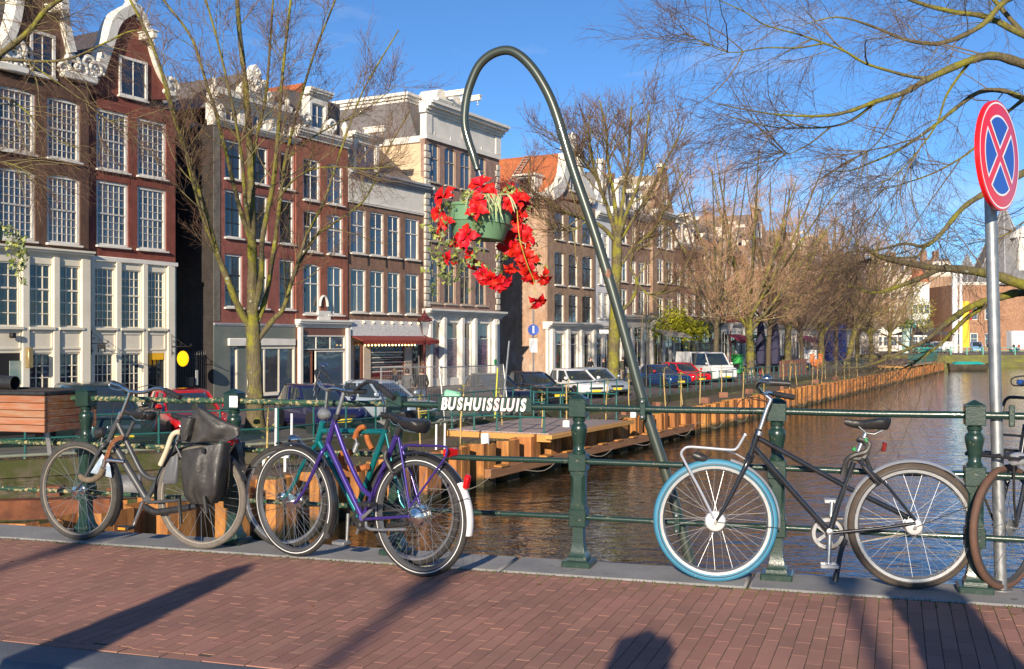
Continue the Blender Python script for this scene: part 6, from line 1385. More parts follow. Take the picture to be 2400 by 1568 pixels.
MB().box((0.21, -0.012, (zt+ze)/2+.1), (0.44, 0.026, ze-zt-.2)).build('corner_strip', BRK_G, parent=H.root, smooth=False)
for o in up: H.window(o, 2, 1, 2, 0.62, frame=WHITE, sash=DKW, glass=0, fw=0.09, bars=0.04, lintel=BRICK('lintel_red', (.30,.09,.07), (.25,.075,.06), (.2,.1,.085), bw=.075, bh=.3))
H.cornice(-0.1, H.W+0.05, ze, 0.3, 0.3)
za = ze+0.3; zc = H.z(252, 516); att = [H.rect(a, b_, (za+0.1, za+.7)) for a, b_ in ((530,562), (592,622), (655,683))]
H.wall(0.0, H.W, za, za+.8, att, WHITE, depth=0.5, name='attic')
for o in att: H.window(o, 2, 0, 1, sill=False, glass=2, fw=0.05)
for a in (512, 573, 638, 690): H.scroll(H.u(a)+(.12 if a < 600 else -.12), za+0.62, 0.15); H.scroll(H.u(a)+(.12 if a < 600 else -.12), za+0.25, 0.12)
H.cornice(-0.12, H.W+0.08, za+.8, 0.42, 0.5, steps=4, dent=0.4); zp = za+1.22
MB().box((H.W/2, 0.3, zp+.2), (H.W-.3, 0.4, 0.4)).build('parapet', WHITE, parent=H.root, smooth=False)
for k in range(4): MB().lathe([(0.14, zp+.4), (0.17, zp+.46), (0.08, zp+.52), (0.15, zp+.66), (0.1, zp+.8), (0, zp+.88)], 12, c=(0.35+k*(H.W-.7)/3, 0.3, 0)).build('urn', WHITE, parent=H.root)
pc = H.u(604); MB().prism([(pc+a*.85, zp+.4+b_*.68) for a, b_ in ((-1.25,0), (1.25,0), (1.1,.6), (.7,1), (.45,1.6), (.2,2.2), (0,2.4), (-.2,2.2), (-.45,1.6), (-.7,1), (-1.1,.6))], 0.1, 0.5).build('pediment', WHITE, parent=H.root, smooth=False)
for (du, dz, r_) in ((-.9, 1.0, .3), (.9, 1.0, .3), (-.5, 1.8, .26), (.5, 1.8, .26), (0, 2.5, .24), (0, 1.5, .4)): H.scroll(pc+du*.85, zp+dz*.68-.08, r_*.65, flip=1 if du > 0 else -1)
H.gable_roof(0.0, H.W, ze+0.9, ze+3.2, 0.6, 9, SLATE, ripple=False)
# ---------------- house 4: orange-red, two axes, dormer
H = House('canal_house', 'narrow orange-red brick house, two axes wide, with white dormer over a glass shop', 694, 815, 0.06); C2 = H
R0, R1, R2 = H.rows(731, [(372, 470), (494, 590), (618, 736)]); zt = H.z(768, 760)
lo = [(H.u(704), H.u(806), H.z(905, 750), H.z(786, 750))]
H.wall(0, H.W, 0, zt, lo, WOODD, rev=0.2, name='shop_front', depth=0.6, y0=-0.03)
w_ = H.window((lo[0][0], lo[0][1], H.z(822, 750)+.06, lo[0][3]), 3, 0, 1, frame=WHITE, fw=0.06, y=-0.08, sill=False, glass=0, bars=0.07); H.window((H.u(737), lo[0][1], lo[0][2], H.z(822, 750)), 1, 0, 1, frame=WHITE, fw=0.07, y=-0.08, sill=True, glass=3)
H.window((lo[0][0], H.u(732), 0.1, H.z(822, 750)), 1, 0, 1, frame=WOODD, fw=0.09, y=-0.02, sill=False, glass=2, name='door')
for a in (699, 811): H.box('pilaster', (H.u(a), -0.14, zt/2), (0.24, 0.2, zt-.02), WHITE, b=0.015)
H.cornice(0, H.W, zt, 0.42, 0.35)
cr_ = H.u(757); MB().prism([(cr_-.5, zt+.42), (cr_+.5, zt+.42), (cr_+.5, zt+.9), (cr_-.5, zt+.9)], -0.12, 0.02).tube([(cr_+.32*math.cos(a*.35), -0.06, zt+1.15+.55*math.sin(a*.35)) for a in range(10)], 0.07, 8).build('crest', WHITE, parent=H.root)
up = [H.rect(a, b_, r_) for r_ in (R0, R1, R2) for a, b_ in ((711,751), (767,804))]; ze = H.z(322, 708)
H.wall(0, H.W, zt+0.42, ze, up, BRK_C2, arch=0.13)
for o in up: H.window(o, 2, 1, 1, 0.62, glass=rh.choice((0, 3, 2)), fw=0.12)
H.cornice(-0.03, H.W+0.03, ze, 0.5, 0.35); zr = ze+0.5
MB().prism([(0, zr), (H.W, zr), (H.W, zr+2.0), (0, zr+2.0)], 0.55, 8).build('mansard', SLATE, parent=H.root, smooth=False)
d0 = (H.u(726), H.u(768), zr+.05, zr+1.7); H.wall(d0[0], d0[1], zr, zr+1.9, [(d0[0]+.2, d0[1]-.2, zr+.2, zr+1.5)], WHITE, depth=0.7, name='dormer', y0=0.0); H.window((d0[0]+.2, d0[1]-.2, zr+.2, zr+1.5), 2, 0, 2, sill=False, glass=3, fw=0.06)
H.cornice(d0[0]-.2, d0[1]+.2, zr+1.9, 0.35, 0.3, steps=3);
for a in (700, 810): MB().lathe([(0.14, zr), (0.2, zr+.1), (0.1, zr+.3), (0.24, zr+.6), (0.12, zr+.85), (0, zr+1)], 12, c=(H.u(a), 0.05, 0)).build('urn', WHITE, parent=H.root)
H.scroll(d0[0]-.35, zr+.5, 0.35); H.scroll(d0[1]+.35, zr+.5, 0.35, flip=-1)
H.gable_roof(0.1, H.u(748), zr+1.5, zr+2.7, 0.9, 7, TILE_O, ur=H.u(746)-.1)
# ---------------- house 5: brown brick, four axes, cafe with red awning
H = House('canal_house', 'brown brick house with four tall window axes over a cafe with red awning and lamps', 815, 1000, 0.0); Dh = H
R0, R1 = H.rows(840, [(490, 594), (630, 732)]); zt = H.z(757, 900); ops = [H.rect(a, b_, r_) for r_ in (R0, R1) for a, b_ in ((822,858), (867,900), (909,938), (950,982))]
sh = [(H.u(828), H.u(852), 0.1, H.z(800, 900)), (H.u(868), H.u(948), H.z(885, 900), H.z(800, 900)), (H.u(964), H.u(992), 0.1, H.z(800, 900))]
H.wall(0, H.W, 0, zt, sh, M('beige_shop_stone', (0.5,0.42,0.33), (0.42,0.35,0.28), scale=1.5, rough=0.7), rev=0.2, name='shop_front', depth=0.6, y0=-0.03)
H.window(sh[0], 1, 0, 1, frame=WOODD, fw=0.2, y=0.02, sill=False, glass=0, name='door', sash=WOODD); H.window(sh[1], 1, 1, 5, 0.72, frame=WOODD, fw=0.1, y=0.0, sill=True, sillm=WOODD, glass=0, bars=0.05, sash=WHITE); H.window(sh[2], 1, 0, 1, frame=WOODD, fw=0.18, y=0.02, sill=False, glass=0, name='door', sash=WOODD)
H.box('fascia', (H.W/2, -0.12, (H.z(788, 900)+H.z(752, 900))/2), (H.W-.1, 0.16, H.z(752, 900)-H.z(788, 900)), M('white_net_fascia', (0.70,0.70,0.68), (0.5,0.5,0.5), scale=9, rough=0.7, bump=1, bscale=6), b=0.02)
AWR = M('dark_red_awning', (0.24, 0.03, 0.02), (0.18, 0.025, 0.018), scale=2, rough=0.8)
za, zb = H.z(787, 900), H.z(800, 900); aw = MB(); a0, a1 = H.u(818), H.u(998)
aw.v = [(a0, -.1, za), (a1, -.1, za), (a1, -1.0, zb+.05), (a0, -1.0, zb+.05), (a1, -1.0, zb-.15), (a0, -1.0, zb-.15), (a0, -.1, za-.04), (a1, -.1, za-.04), (a1, -.97, zb), (a0, -.97, zb)]; aw.f = [(0,3,2,1), (3,5,4,2), (6,7,8,9), (0,6,9,3), (1,2,8,7)]
awo = aw.build('awning', AWR, parent=H.root, smooth=False)
BULB = M('lit_bulb', (1,0.8,0.4), rough=0.3, emit=((1.0, 0.62, 0.2), 6.0)); bo = None
for k in range(24):
 mbb = MB().lathe([(0, -.05), (.045, -.02), (.045, .02), (0, .05)], 8)
 if bo is None: bo = ob = mbb.build('bulb', BULB, parent=awo)
 else: ob = link('bulb', bo.data, awo)
 ob.location = (a0+.1+k*(a1-a0-.2)/23, -1.03, zb-.22) if k < 16 else (a0+1+(k-16)*(a1-a0-1.2)/7, -.26, H.z(756, 900))
H.wall(0, H.W, zt, H.z(470, 830), ops, BRK_D, arch=0.0)
for o in ops: H.window(o, 2, 1, 1, 0.64, glass=rh.choice((1, 0, 2)), fw=0.10)
for k in range(5): H.box('wall_anchor', (H.u((818, 862, 904, 944, 988)[k]), -0.03, R1[1]+.55), (0.05, 0.05, 0.6), IRON)
zf0 = H.z(470, 830); H.box('frieze', (H.W/2, 0.15, zf0+.62), (H.W, 0.42, 1.24), WHITE); H.cornice(-.05, H.W+.05, zf0+1.24, 0.5, 0.5, LEAD); H.cornice(0, H.W, zf0-.14, 0.16, 0.12, steps=2)
zr = zf0+1.74; mb = MB(); mb.add([(0, .4, zr), (H.W, .4, zr), (H.W, 3.4, zr+2.6), (0, 3.4, zr+2.6), (H.W, 8, zr+2.6), (0, 8, zr+2.6)], [(0,1,2,3), (3,2,4,5)]); mb.build('roof', SLATE, parent=H.root, smooth=False)
d0 = (H.u(846), H.u(905)); H.wall(d0[0], d0[1], zr, zr+2.0, [(d0[0]+.25, d0[1]-.25, zr+.15, zr+1.75)], WHITE, depth=2.2, name='dormer', y0=0.5)
H.window((d0[0]+.25, d0[1]-.25, zr+.15, zr+1.75), 2, 0, 1, sill=False, glass=3, fw=0.08, y=0.56); H.cornice(d0[0]-.2, d0[1]+.2, zr+2.0, 0.3, 0.3, steps=3, y0=0.5); H.hoist((d0[0]+d0[1])/2, zr+2.5, 1.4, y0=0.6)
# ---------------- house 6: tall rose brick with white quoins and mansard
H = House('canal_house', 'tall rose brick corner house with white quoins and slate mansard over a toy shop', 996, 1170, 0.1); Eh = H
R0, Rm, R1 = H.rows(1016, [(335, 427), (462, 565), (598, 710)]); cols = ((1003,1030), (1042,1068), (1079,1104), (1115,1139)); ops = [H.rect(a, b_, r_) for r_ in (R0, Rm, R1) for a, b_ in cols]
zt = H.z(745, 1080); sh = [H.rect(a, b_, (H.z(885, 1080), H.z(757, 1080))) for a, b_ in ((1010,1032), (1040,1074), (1082,1102), (1116,1146))]
H.wall(0, H.W, 0, zt, sh, WHITE, rev=0.25, name='shop_front', depth=0.6, y0=-0.05)
SHOPM = M('shop_display', (0.03,0.02,0.04), (0.55,0.25,0.45), scale=5.5, stretch=(2,2,5), rough=0.25, lo=0.5, hi=0.66, coat=0.8, detail=8)
for o in sh:
 w_ = H.window(o, 1, 1, 1, 0.72, frame=WHITE, fw=0.05, y=0.02, sill=False, glass=0); H.box('display', ((o[0]+o[1])/2, 0.075, o[2]+(o[3]-o[2])*.36), (o[1]-o[0]-.1, 0.02, (o[3]-o[2])*.68), SHOPM, parent=w_)
for a in (1003, 1036, 1078, 1108, 1155): H.box('pilaster', (H.u(a), -0.16, zt/2), (0.34, 0.24, zt-.02), WHITE, b=0.02)
for a in (1003, 1158): H.scroll(H.u(a), zt-.25, 0.22, y=-.2)
H.cornice(-.15, H.W+.15, zt, 0.5, 0.6)
ze = H.z(325, 1000); H.wall(0, H.W, zt+.5, ze, ops, BRK_E, arch=0.2, depth=11)
for i, o in enumerate(ops): H.window(o, 2, 1, 1, 0.62, frame=M('tan_frame', (0.42,0.33,0.24), rough=0.5), glass=3 if i < 4 else (2 if i > 7 else 0), fw=0.09, sillm=STONEG if False else M('sill_stone', (0.4,0.36,0.31), rough=0.8))
QST = M('quoin_stone', (.56,.52,.45), (.44,.40,.34), scale=1.5, rough=.8)
for (a, sg) in ((0.0, 1), (H.W, -1)):
 nq = int((ze-zt-.6)/0.42); q0 = None; q1 = None
 for k in range(nq):
  w = 0.42 if k % 2 else 0.56
  pr = q1 if k % 2 else q0
  if pr is None: oq = MB().box((0,0,0), (w, 0.16, 0.36), b=0.02).build('quoin', QST, parent=H.root); q0, q1 = (oq, q1) if k % 2 == 0 else (q0, oq)
  else: oq = link('quoin', pr.data, H.root)
  oq.location = (a+sg*(w/2-.03), -0.0, zt+.8+k*0.42)
for (a, b_) in cols: H.box('keystone', ((H.u(a)+H.u(b_))/2, -.03, R0[1]+.42), (.2, .1, .55), WHITE, b=0.03); H.box('keystone', ((H.u(a)+H.u(b_))/2, -.03, Rm[1]+.42), (.2, .1, .5), WHITE, b=0.03)
H.box('architrave', (H.W/2, 0.1, ze+.15), (H.W+.06, 0.5, 0.3), WHITE); H.box('frieze', (H.W/2, 0.15, ze+.95), (H.W-.02, 0.42, 1.3), WHITE); H.cornice(-.2, H.W+.25, ze+1.6, 0.7, 0.75, dent=0.3)
MB().lathe([(0, -.05), (.42, -.05), (.36, 0), (0, 0)], 24, axis='y', c=(H.W/2, -.06, ze+.95)).build('medallion', WHITE, parent=H.root)
for a in (0.3, H.W-.3): H.box('block', (a, -.08, ze+.95), (.7, .1, 1.25), WHITE, b=0.02)
zs = H.z(318, 985)                                     # eaves along the stuccoed party wall
MB().box((-0.014, 5.6, 6.5), (0.03, 11.0, 13)).build('party_wall', STUCCO, parent=H.root, smooth=False)
zw = ze+1.3
MB().add([(-.016, .3, 12.5), (-.016, 11, 12.5), (-.016, 11, zs-.3), (-.016, .3, zs-.3)], [(0,3,2,1)]).build('stucco', STUCCO, parent=H.root, smooth=False)
H.box('eaves_board', (0.0, 5.7, zs-.1), (0.35, 10.8, 0.4), WHITE, b=0.02)
zm0, zm1 = zs+.1, H.z(232, 985)+0.3; mb = MB(); c0 = [(-.05, .6), (H.W+.05, .6), (H.W+.05, 11.2), (-.05, 11.2)]; c1 = [(.75, 1.9), (H.W-.75, 1.9), (H.W-.75, 10.2), (.75, 10.2)]
mb.v = [(x, y, zm0) for x, y in c0]+[(x, y, zm1) for x, y in c1]; mb.f = [(0,1,5,4), (1,2,6,5), (2,3,7,6), (3,0,4,7), (4,5,6,7)]; mb.build('mansard', SLATE, parent=H.root, smooth=False)
mb = MB()
for k, (dz, g) in enumerate(((0, .05), (.18, .18), (.36, .32))): mb.box((H.W/2, 6.05, zm1+dz+.09), (H.W-1.5+2*g, 8.3+2*g, 0.18))
mb.build('roof_cornice', WHITE, parent=H.root, smooth=False); H.box('roof_top', (H.W/2, 6.0, zm1+.62), (H.W-1.6, 8, 0.1), LEAD); H.box('roof_light', (H.W*.3, 8, zm1+.8), (1.6, 2.4, .3), LEAD)
for (a, b_) in ((1040,1066), (1077,1100)):
 u0, u1 = H.u(a), H.u(b_); z0, z1 = ze+2.25, zm1+.1; H.wall(u0, u1, z0, z1, [(u0+.22, u1-.22, z0+.4, z1-.25)], WHITE, depth=2.0, name='dormer', y0=.5)
 H.window((u0+.22, u1-.22, z0+.4, z1-.25), 2, 0, 1, sill=False, glass=3, fw=.08, y=.55); H.cornice(u0-.15, u1+.15, z1, .25, .25, steps=3, y0=.5)
 MB().lathe([(0.0, -.5), (.75, -.5), (.75, .9), (0, .9)], 20, axis='y', c=((u0+u1)/2, 1.0, z1+.2)).build('dormer_arch', WHITE, parent=H.root); H.hoist((u0+u1)/2+.2, z1+.6, 1.5, y0=.4)
H.box('sign_green', (H.u(1152), -.3, H.z(848, 1152)), (.28, .05, .35), M('green_sign', (.03,.3,.08), rough=.4))
# ---------------- house 7: tan brick with orange roof and baroque neck gable
H = House('canal_house', 'tan brick corner house with orange tiled roof, lit side wall and white scrolled gable', 1283, 1395, 0.0); Fh = H
R0, R1, R2 = H.rows(1310, [(497, 562), (590, 668), (687, 762)]); cols = ((1300,1322), (1333,1354), (1365,1388)); ops = [H.rect(a, b_, r_) for r_ in (R0, R1, R2) for a, b_ in cols]
zt = H.z(772, 1340); sh = [H.rect(a, b_, (H.z(868, 1340), H.z(782, 1340))) for a, b_ in ((1303,1321), (1336,1353), (1366,1382))]
H.wall(0, H.W, 0, zt, sh, WHITE, rev=.25, name='shop_front', depth=.6, y0=-.05)
for o in sh: H.window(o, 1, 1, 1, .72, frame=WHITE, fw=.07, y=.02, sill=True, glass=2)
for a in (1291, 1328, 1360, 1389): H.box('pilaster', (H.u(a), -.15, zt/2), (.5, .22, zt-.02), WHITE, b=.02)
H.cornice(-.15, H.W+.1, zt, .55, .55)
ze = H.z(462, 1290); H.wall(0, H.W, zt+.55, ze, ops, BRK_F, depth=13, arch=.16)
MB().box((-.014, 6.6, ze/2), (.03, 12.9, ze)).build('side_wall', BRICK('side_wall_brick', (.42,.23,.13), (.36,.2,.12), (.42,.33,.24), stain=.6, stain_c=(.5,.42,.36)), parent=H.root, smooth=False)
for o in ops: H.window(o, 2, 1, 1, .62, frame=WHITE, sash=DKW, glass=2, fw=.09)
H.prism('gable', [(1284,462), (1310,440), (1322,400), (1326,360), (1340,345), (1352,352), (1356,400), (1372,440), (1394,474)], BRK_F, 0, .4)
H.band('gable_coping', [(1292,455), (1312,438), (1323,405), (1327,362)], .9, WHITE, y=.1, d=.7); H.band('gable_coping', [(1356,362), (1358,400), (1372,440), (1390,470)], .7, WHITE, y=.1, d=.7)
H.box('gable_cap', (H.u(1341), .1, H.z(352, 1341)), (2.4, .8, .4), WHITE, b=.05); H.prism('pediment', [(1324,348), (1332,335), (1335,322), (1341,314), (1347,322), (1350,336), (1358,352)], WHITE, -.02, .4)
for (a, b_, r_) in ((1308,432,.6), (1300,452,.5), (1318,412,.4), (1376,440,.5), (1384,460,.45), (1341,322,.35)): H.scroll(H.u(a), H.z(b_, a), r_)
H.window((H.u(1334), H.u(1350), H.z(448, 1342), H.z(408, 1342)), 2, 0, 1, frame=WHITE, fw=.1, y=-.09, glass=0)
H.box('corner_cornice', (-.05, .6, ze+.1), (.5, 1.6, .5), WHITE, b=.05)
H.gable_roof(-.05, H.W+.05, ze, H.z(358, 1300)+.5, .4, 13, TILE_O, ur=H.W*.5)
dm = MB().box((.6, 1.9, ze+.9), (1.2, 1.7, 1.6)).build('dormer', WHITE, parent=H.root, smooth=False); MB().box((-.01, 1.9, ze+.85), (.03, 1.0, 1.1)).build('window', GLS[0], parent=dm, smooth=False); MB().box((.5, 1.9, ze+1.75), (1.6, 2.0, .14)).build('dormer_roof', WHITE, parent=dm, smooth=False)
ld = MB(); rz0, rz1 = ze+.1, H.z(358, 1300)+.4
for yy in (3.6, 4.1): ld.tube([(-.1, yy, rz0+.1), (H.W*.5-.3, yy, rz1+.1)], .05, 5)
for k in range(16): t = k/15; ld.tube([(-.1+(H.W*.5-.2)*t, 3.6, rz0+.1+(rz1-rz0)*t), (-.1+(H.W*.5-.2)*t, 4.1, rz0+.1+(rz1-rz0)*t)], .035, 4)
ld.build('roof_ladder', M('grey_ladder', (.3,.25,.22), rough=.7), parent=H.root)
H.box('street_plate', (-.05, 5.2, H.z(676, 1290)), (.04, 1.0, .7), M('pale_blue_plate', (.28,.33,.4), (.2,.25,.33), scale=4, rough=.5))
for (yy, zz) in ((1.2, H.z(490, 1290)), (3.4, H.z(560, 1290)), (1.6, H.z(590, 1290))): H.box('wall_anchor', (-.05, yy, zz), (.05, .07, 1.2), IRON)
t_ = thing('parking_sign', 'blue round sign with white plate under it on a thin pole before the alley wall', 'sign', (on_ground(1250, 905, ZQ).x, on_ground(1250, 905, ZQ).y, ZQ))
YS = t_.location.y; MB().tube([(0,0,0), (0,0,5.3)], .05, 8).build('pole', STEEL, parent=t_); zs_ = EYE-(773-CY)/F_PX*YS-ZQ
MB().lathe([(0,-.03), (.36,-.03), (.36,.03), (0,.03)], 24, axis='y', c=(0,-.08,zs_)).build('disc', SB, parent=t_); MB().box((0,-.08,zs_-1.0), (.5,.03,.9)).build('plate', WP, parent=t_); MB().lathe([(.02,-.036), (.07,-.036), (.07,-.032)], 10, axis='y', c=(0,-.08,zs_+.18)).box((0,-.113,zs_-.05), (.12,.006,.32)).build('emblem', SW, parent=t_)
# ---------------- the row beyond
FARW = [BRK_E, BRK_F, BRK_D, BRK_C, BRICK('dim_brick', (.24,.15,.11), (.2,.125,.095), (.26,.2,.15), stain=.4)]
def far_house(px0, px1, top, cols, rws, ref, wall, label, shop=745, roof='flat', front=WHITE, rm=SLATE, top_px=None):
 H = House('canal_house', label, px0, px1, rh.uniform(-.15, .15)); R_ = H.rows(ref, rws); ops = [H.rect(a, b_, r_) for r_ in R_ for a, b_ in cols]
 zt = H.z(shop, ref); ze = H.z(top, px0)
 n = max(2, int(H.W/2.2)); sw = H.W/n; sh = [(k*sw+.25, (k+1)*sw-.25, .5 if k % 3 else .1, zt-.7) for k in range(n)]
 H.wall(0, H.W, 0, zt, sh, front, rev=.2, name='shop_front', depth=.6, y0=-.04)
 for o in sh: H.window(o, 2, 1, 1, .7, frame=front, fw=.09, y=.02, sill=False, glass=rh.choice((0, 2, 0)), panes=False)
 H.cornice(-.02, H.W+.02, zt-.1, .45, .45, front, steps=3); H.wall(0, H.W, zt+.35, ze, ops, wall, depth=10)
 for o in ops: H.window(o, 2, 1, 1, .6, glass=rh.choice((0, 2, 1, 0)), fw=.15, panes=False)
 H.cornice(-.05, H.W+.05, ze, .6, .5)
 if roof == 'mansard':
  mb = MB(); c0 = [(0, .3), (H.W, .3), (H.W, 10), (0, 10)]; c1 = [(.5, 1.6), (H.W-.5, 1.6), (H.W-.5, 9), (.5, 9)]; mb.v = [(x, y, ze+.6) for x, y in c0]+[(x, y, ze+3.6) for x, y in c1]; mb.f = [(0,1,5,4), (1,2,6,5), (2,3,7,6), (3,0,4,7), (4,5,6,7)]; mb.build('mansard', rm, parent=H.root, smooth=False)
  for f_ in (.3, .72):
   u = H.W*f_; H.wall(u-.8, u+.8, ze+.6, ze+2.9, [(u-.55, u+.55, ze+.9, ze+2.6)], WHITE, depth=1.6, name='dormer', y0=.25); H.window((u-.55, u+.55, ze+.9, ze+2.6), 2, 0, 1, sill=False, glass=3, fw=.1, y=.3, panes=False); H.cornice(u-1, u+1, ze+2.9, .3, .3, steps=3, y0=.25); H.hoist(u, ze+3.35, 1.3, y0=.4)
 elif roof == 'gable': H.gable_roof(0, H.W, ze+.3, ze+4.2, .5, 10, rm, ripple=False); H.prism  ; MB().prism([(0, ze+.6), (H.W, ze+.6), (H.W*.7, ze+3.2), (H.W*.62, ze+4.8), (H.W*.38, ze+4.8), (H.W*.3, ze+3.2)], .0, .4).build('gable', wall, parent=H.root, smooth=False); H.box('gable_cap', (H.W/2, .15, ze+4.95), (H.W*.34, .6, .35), WHITE); H.window((H.W*.38, H.W*.62, ze+1.4, ze+3.3), 2, 0, 1, y=-.08, glass=0, fw=.12, panes=False)
 else: H.gable_roof(0, H.W, ze+.5, ze+2.4, .5, 10, rm, ripple=False)
 for k in range(rh.choice((1, 2))): c_ = H.box('chimney', (H.W*(.2+.6*k), 5, ze+3.3), (.8, 1.1, 2.2), wall)
 return H
far_house(1395, 1433, 512, ((1402,1411), (1416,1426)), [(545,600), (620,665), (685,745)], 1400, M('white_wash', (.72,.72,.72), (.62,.63,.64), scale=1, rough=.7), 'narrow whitewashed house with a scrolled white top beside the tan corner house', 770, 'gable')
far_house(1433, 1530, 500, ((1452,1470), (1481,1491), (1498,1512), (1515,1526)), [(522,570), (606,660), (676,738)], 1455, BRK_E, 'rose brick house with double white dormers on its slate mansard', 747, 'mansard')
far_house(1530, 1581, 505, ((1541,1555), (1563,1577)), [(524,580), (606,662), (696,748)], 1545, BRK_F, 'light tan house, two window axes, behind the yellow-leaved vine', 760, 'gable', rm=M('beige_tile', (.38,.3,.2), (.3,.24,.17), scale=2, rough=.8))
far_house(1581, 1643, 580, ((1586,1596), (1604,1613), (1620,1630)), [(617,667), (686,738)], 1588, BRK_D, 'lower brown house with three axes and a white cornice behind the white van', 760, 'mansard', rm=TILE_D, front=DKW)
far_house(1643, 1690, 560, ((1645,1654), (1660,1668), (1676,1684)), [(588,620), (640,670), (692,742)], 1650, FARW[4], 'dim brown house with tall paired windows right of the white van', 762, 'flat', front=DKW)
far_house(1690, 1745, 590, ((1696,1704), (1712,1720), (1728,1737)), [(612,655), (682,738)], 1700, BRK_C, 'red-brown house with striped red shop awnings behind the mossy trunk', 762, 'mansard')
far_house(1745, 1806, 575, ((1752,1761), (1768,1777), (1784,1793)), [(596,630), (646,684), (700,742)], 1755, BRK_E, 'pinkish house with green shop blinds behind the folded navy parasols', 764, 'gable')
far_house(1806, 1856, 590, ((1812,1820), (1827,1835), (1842,1850)), [(610,640), (655,690), (706,744)], 1815, BRK_D, 'brown house behind the second pair of far trees', 768, 'flat')
far_house(1856, 1905, 600, ((1862,1869), (1876,1883), (1891,1898)), [(620,648), (662,694), (710,746)], 1865, FARW[4], 'dark house with a round yellow lamp sign in front', 770, 'mansard')
far_house(1905, 1958, 612, ((1911,1918), (1925,1932), (1940,1948)), [(632,658), (672,702), (716,748)], 1915, BRK_F, 'sandy brick house behind the blue advertising column', 772, 'gable')
far_house(1958, 2010, 625, ((1964,1971), (1979,1986), (1994,2002)), [(644,668), (682,708), (722,752)], 1968, BRK_E, 'rosy house right behind the leaning far tree', 774, 'flat')
far_house(2010, 2060, 640, ((2016,2022), (2030,2036), (2044,2051)), [(658,680), (694,716), (730,756)], 2020, M('white_wash', (1,1,1)), 'last house of the row, whitewashed, where the quay ends', 776, 'mansard')
# ================================================================ BARE TREES
def BARK(name, c1, c2, moss, mt=(0.44, 0.58)):
 m, n, l, b = _nt(name); b.inputs['Roughness'].default_value = 0.9; b.inputs['Specular IOR Level'].default_value = 0.2
 co_ = n.new('ShaderNodeTexCoord'); mp_ = n.new('ShaderNodeMapping'); mp_.inputs['Scale'].default_value = (9, 9, 1.6); l.new(co_.outputs['Object'], mp_.inputs[0])
 n1 = n.new('ShaderNodeTexNoise'); n1.inputs['Scale'].default_value = 2.2; n1.inputs['Detail'].default_value = 8; n1.inputs['Roughness'].default_value = .7; l.new(mp_.outputs[0], n1.inputs[0])
 r1 = n.new('ShaderNodeValToRGB'); r1.color_ramp.elements[0].position = .35; r1.color_ramp.elements[1].position = .68; r1.color_ramp.elements[0].color = c4(c1); r1.color_ramp.elements[1].color = c4(c2); l.new(n1.outputs[0], r1.inputs[0])
 n2 = n.new('ShaderNodeTexNoise'); n2.inputs['Scale'].default_value = 1.3; n2.inputs['Detail'].default_value = 9; n2.inputs['Roughness'].default_value = .72; l.new(co_.outputs['Object'], n2.inputs[0])
 r2 = n.new('ShaderNodeMapRange'); r2.inputs[1].default_value = mt[0]; r2.inputs[2].default_value = mt[1]; l.new(n2.outputs[0], r2.inputs[0])
 mm = n.new('ShaderNodeMix'); mm.data_type = 'RGBA'; l.new(r2.outputs[0], mm.inputs[0]); l.new(r1.outputs[0], mm.inputs[6]); mm.inputs[7].default_value = c4(moss)
 n3 = n.new('ShaderNodeTexNoise'); n3.inputs['Scale'].default_value = 7; n3.inputs['Detail'].default_value = 6; l.new(co_.outputs['Object'], n3.inputs[0])
 r3 = n.new('ShaderNodeMapRange'); r3.inputs[1].default_value = .66; r3.inputs[2].default_value = .7; l.new(n3.outputs[0], r3.inputs[0])
 m3 = n.new('ShaderNodeMix'); m3.data_type = 'RGBA'; l.new(r3.outputs[0], m3.inputs[0]); l.new(mm.outputs[2], m3.inputs[6]); m3.inputs[7].default_value = (.34, .36, .26, 1)
 l.new(m3.outputs[2], b.inputs['Base Color'])
 bp = n.new('ShaderNodeBump'); bp.inputs['Strength'].default_value = .9; bp.inputs['Distance'].default_value = .05; l.new(n1.outputs[0], bp.inputs['Height']); l.new(bp.outputs[0], b.inputs['Normal'])
 return m
BK1 = BARK('mossy_bark', (.085, .07, .04), (.19, .155, .085), (.23, .215, .03), (.46, .58)); BK2 = BARK('dark_bark', (.07, .055, .038), (.14, .11, .07), (.13, .145, .025), (.54, .66))  # second bark is darker and carries less moss
BRM = M('branch_bark', (.17, .125, .06), (.21, .18, .06), scale=1.2, rough=.85); TWM = M('twig_bark', (.17, .09, .062), (.13, .08, .045), scale=.8, rough=.85); TWF = M('far_twig_bark', (.50, .29, .18), (.46, .28, .16), scale=.3, rough=.9)
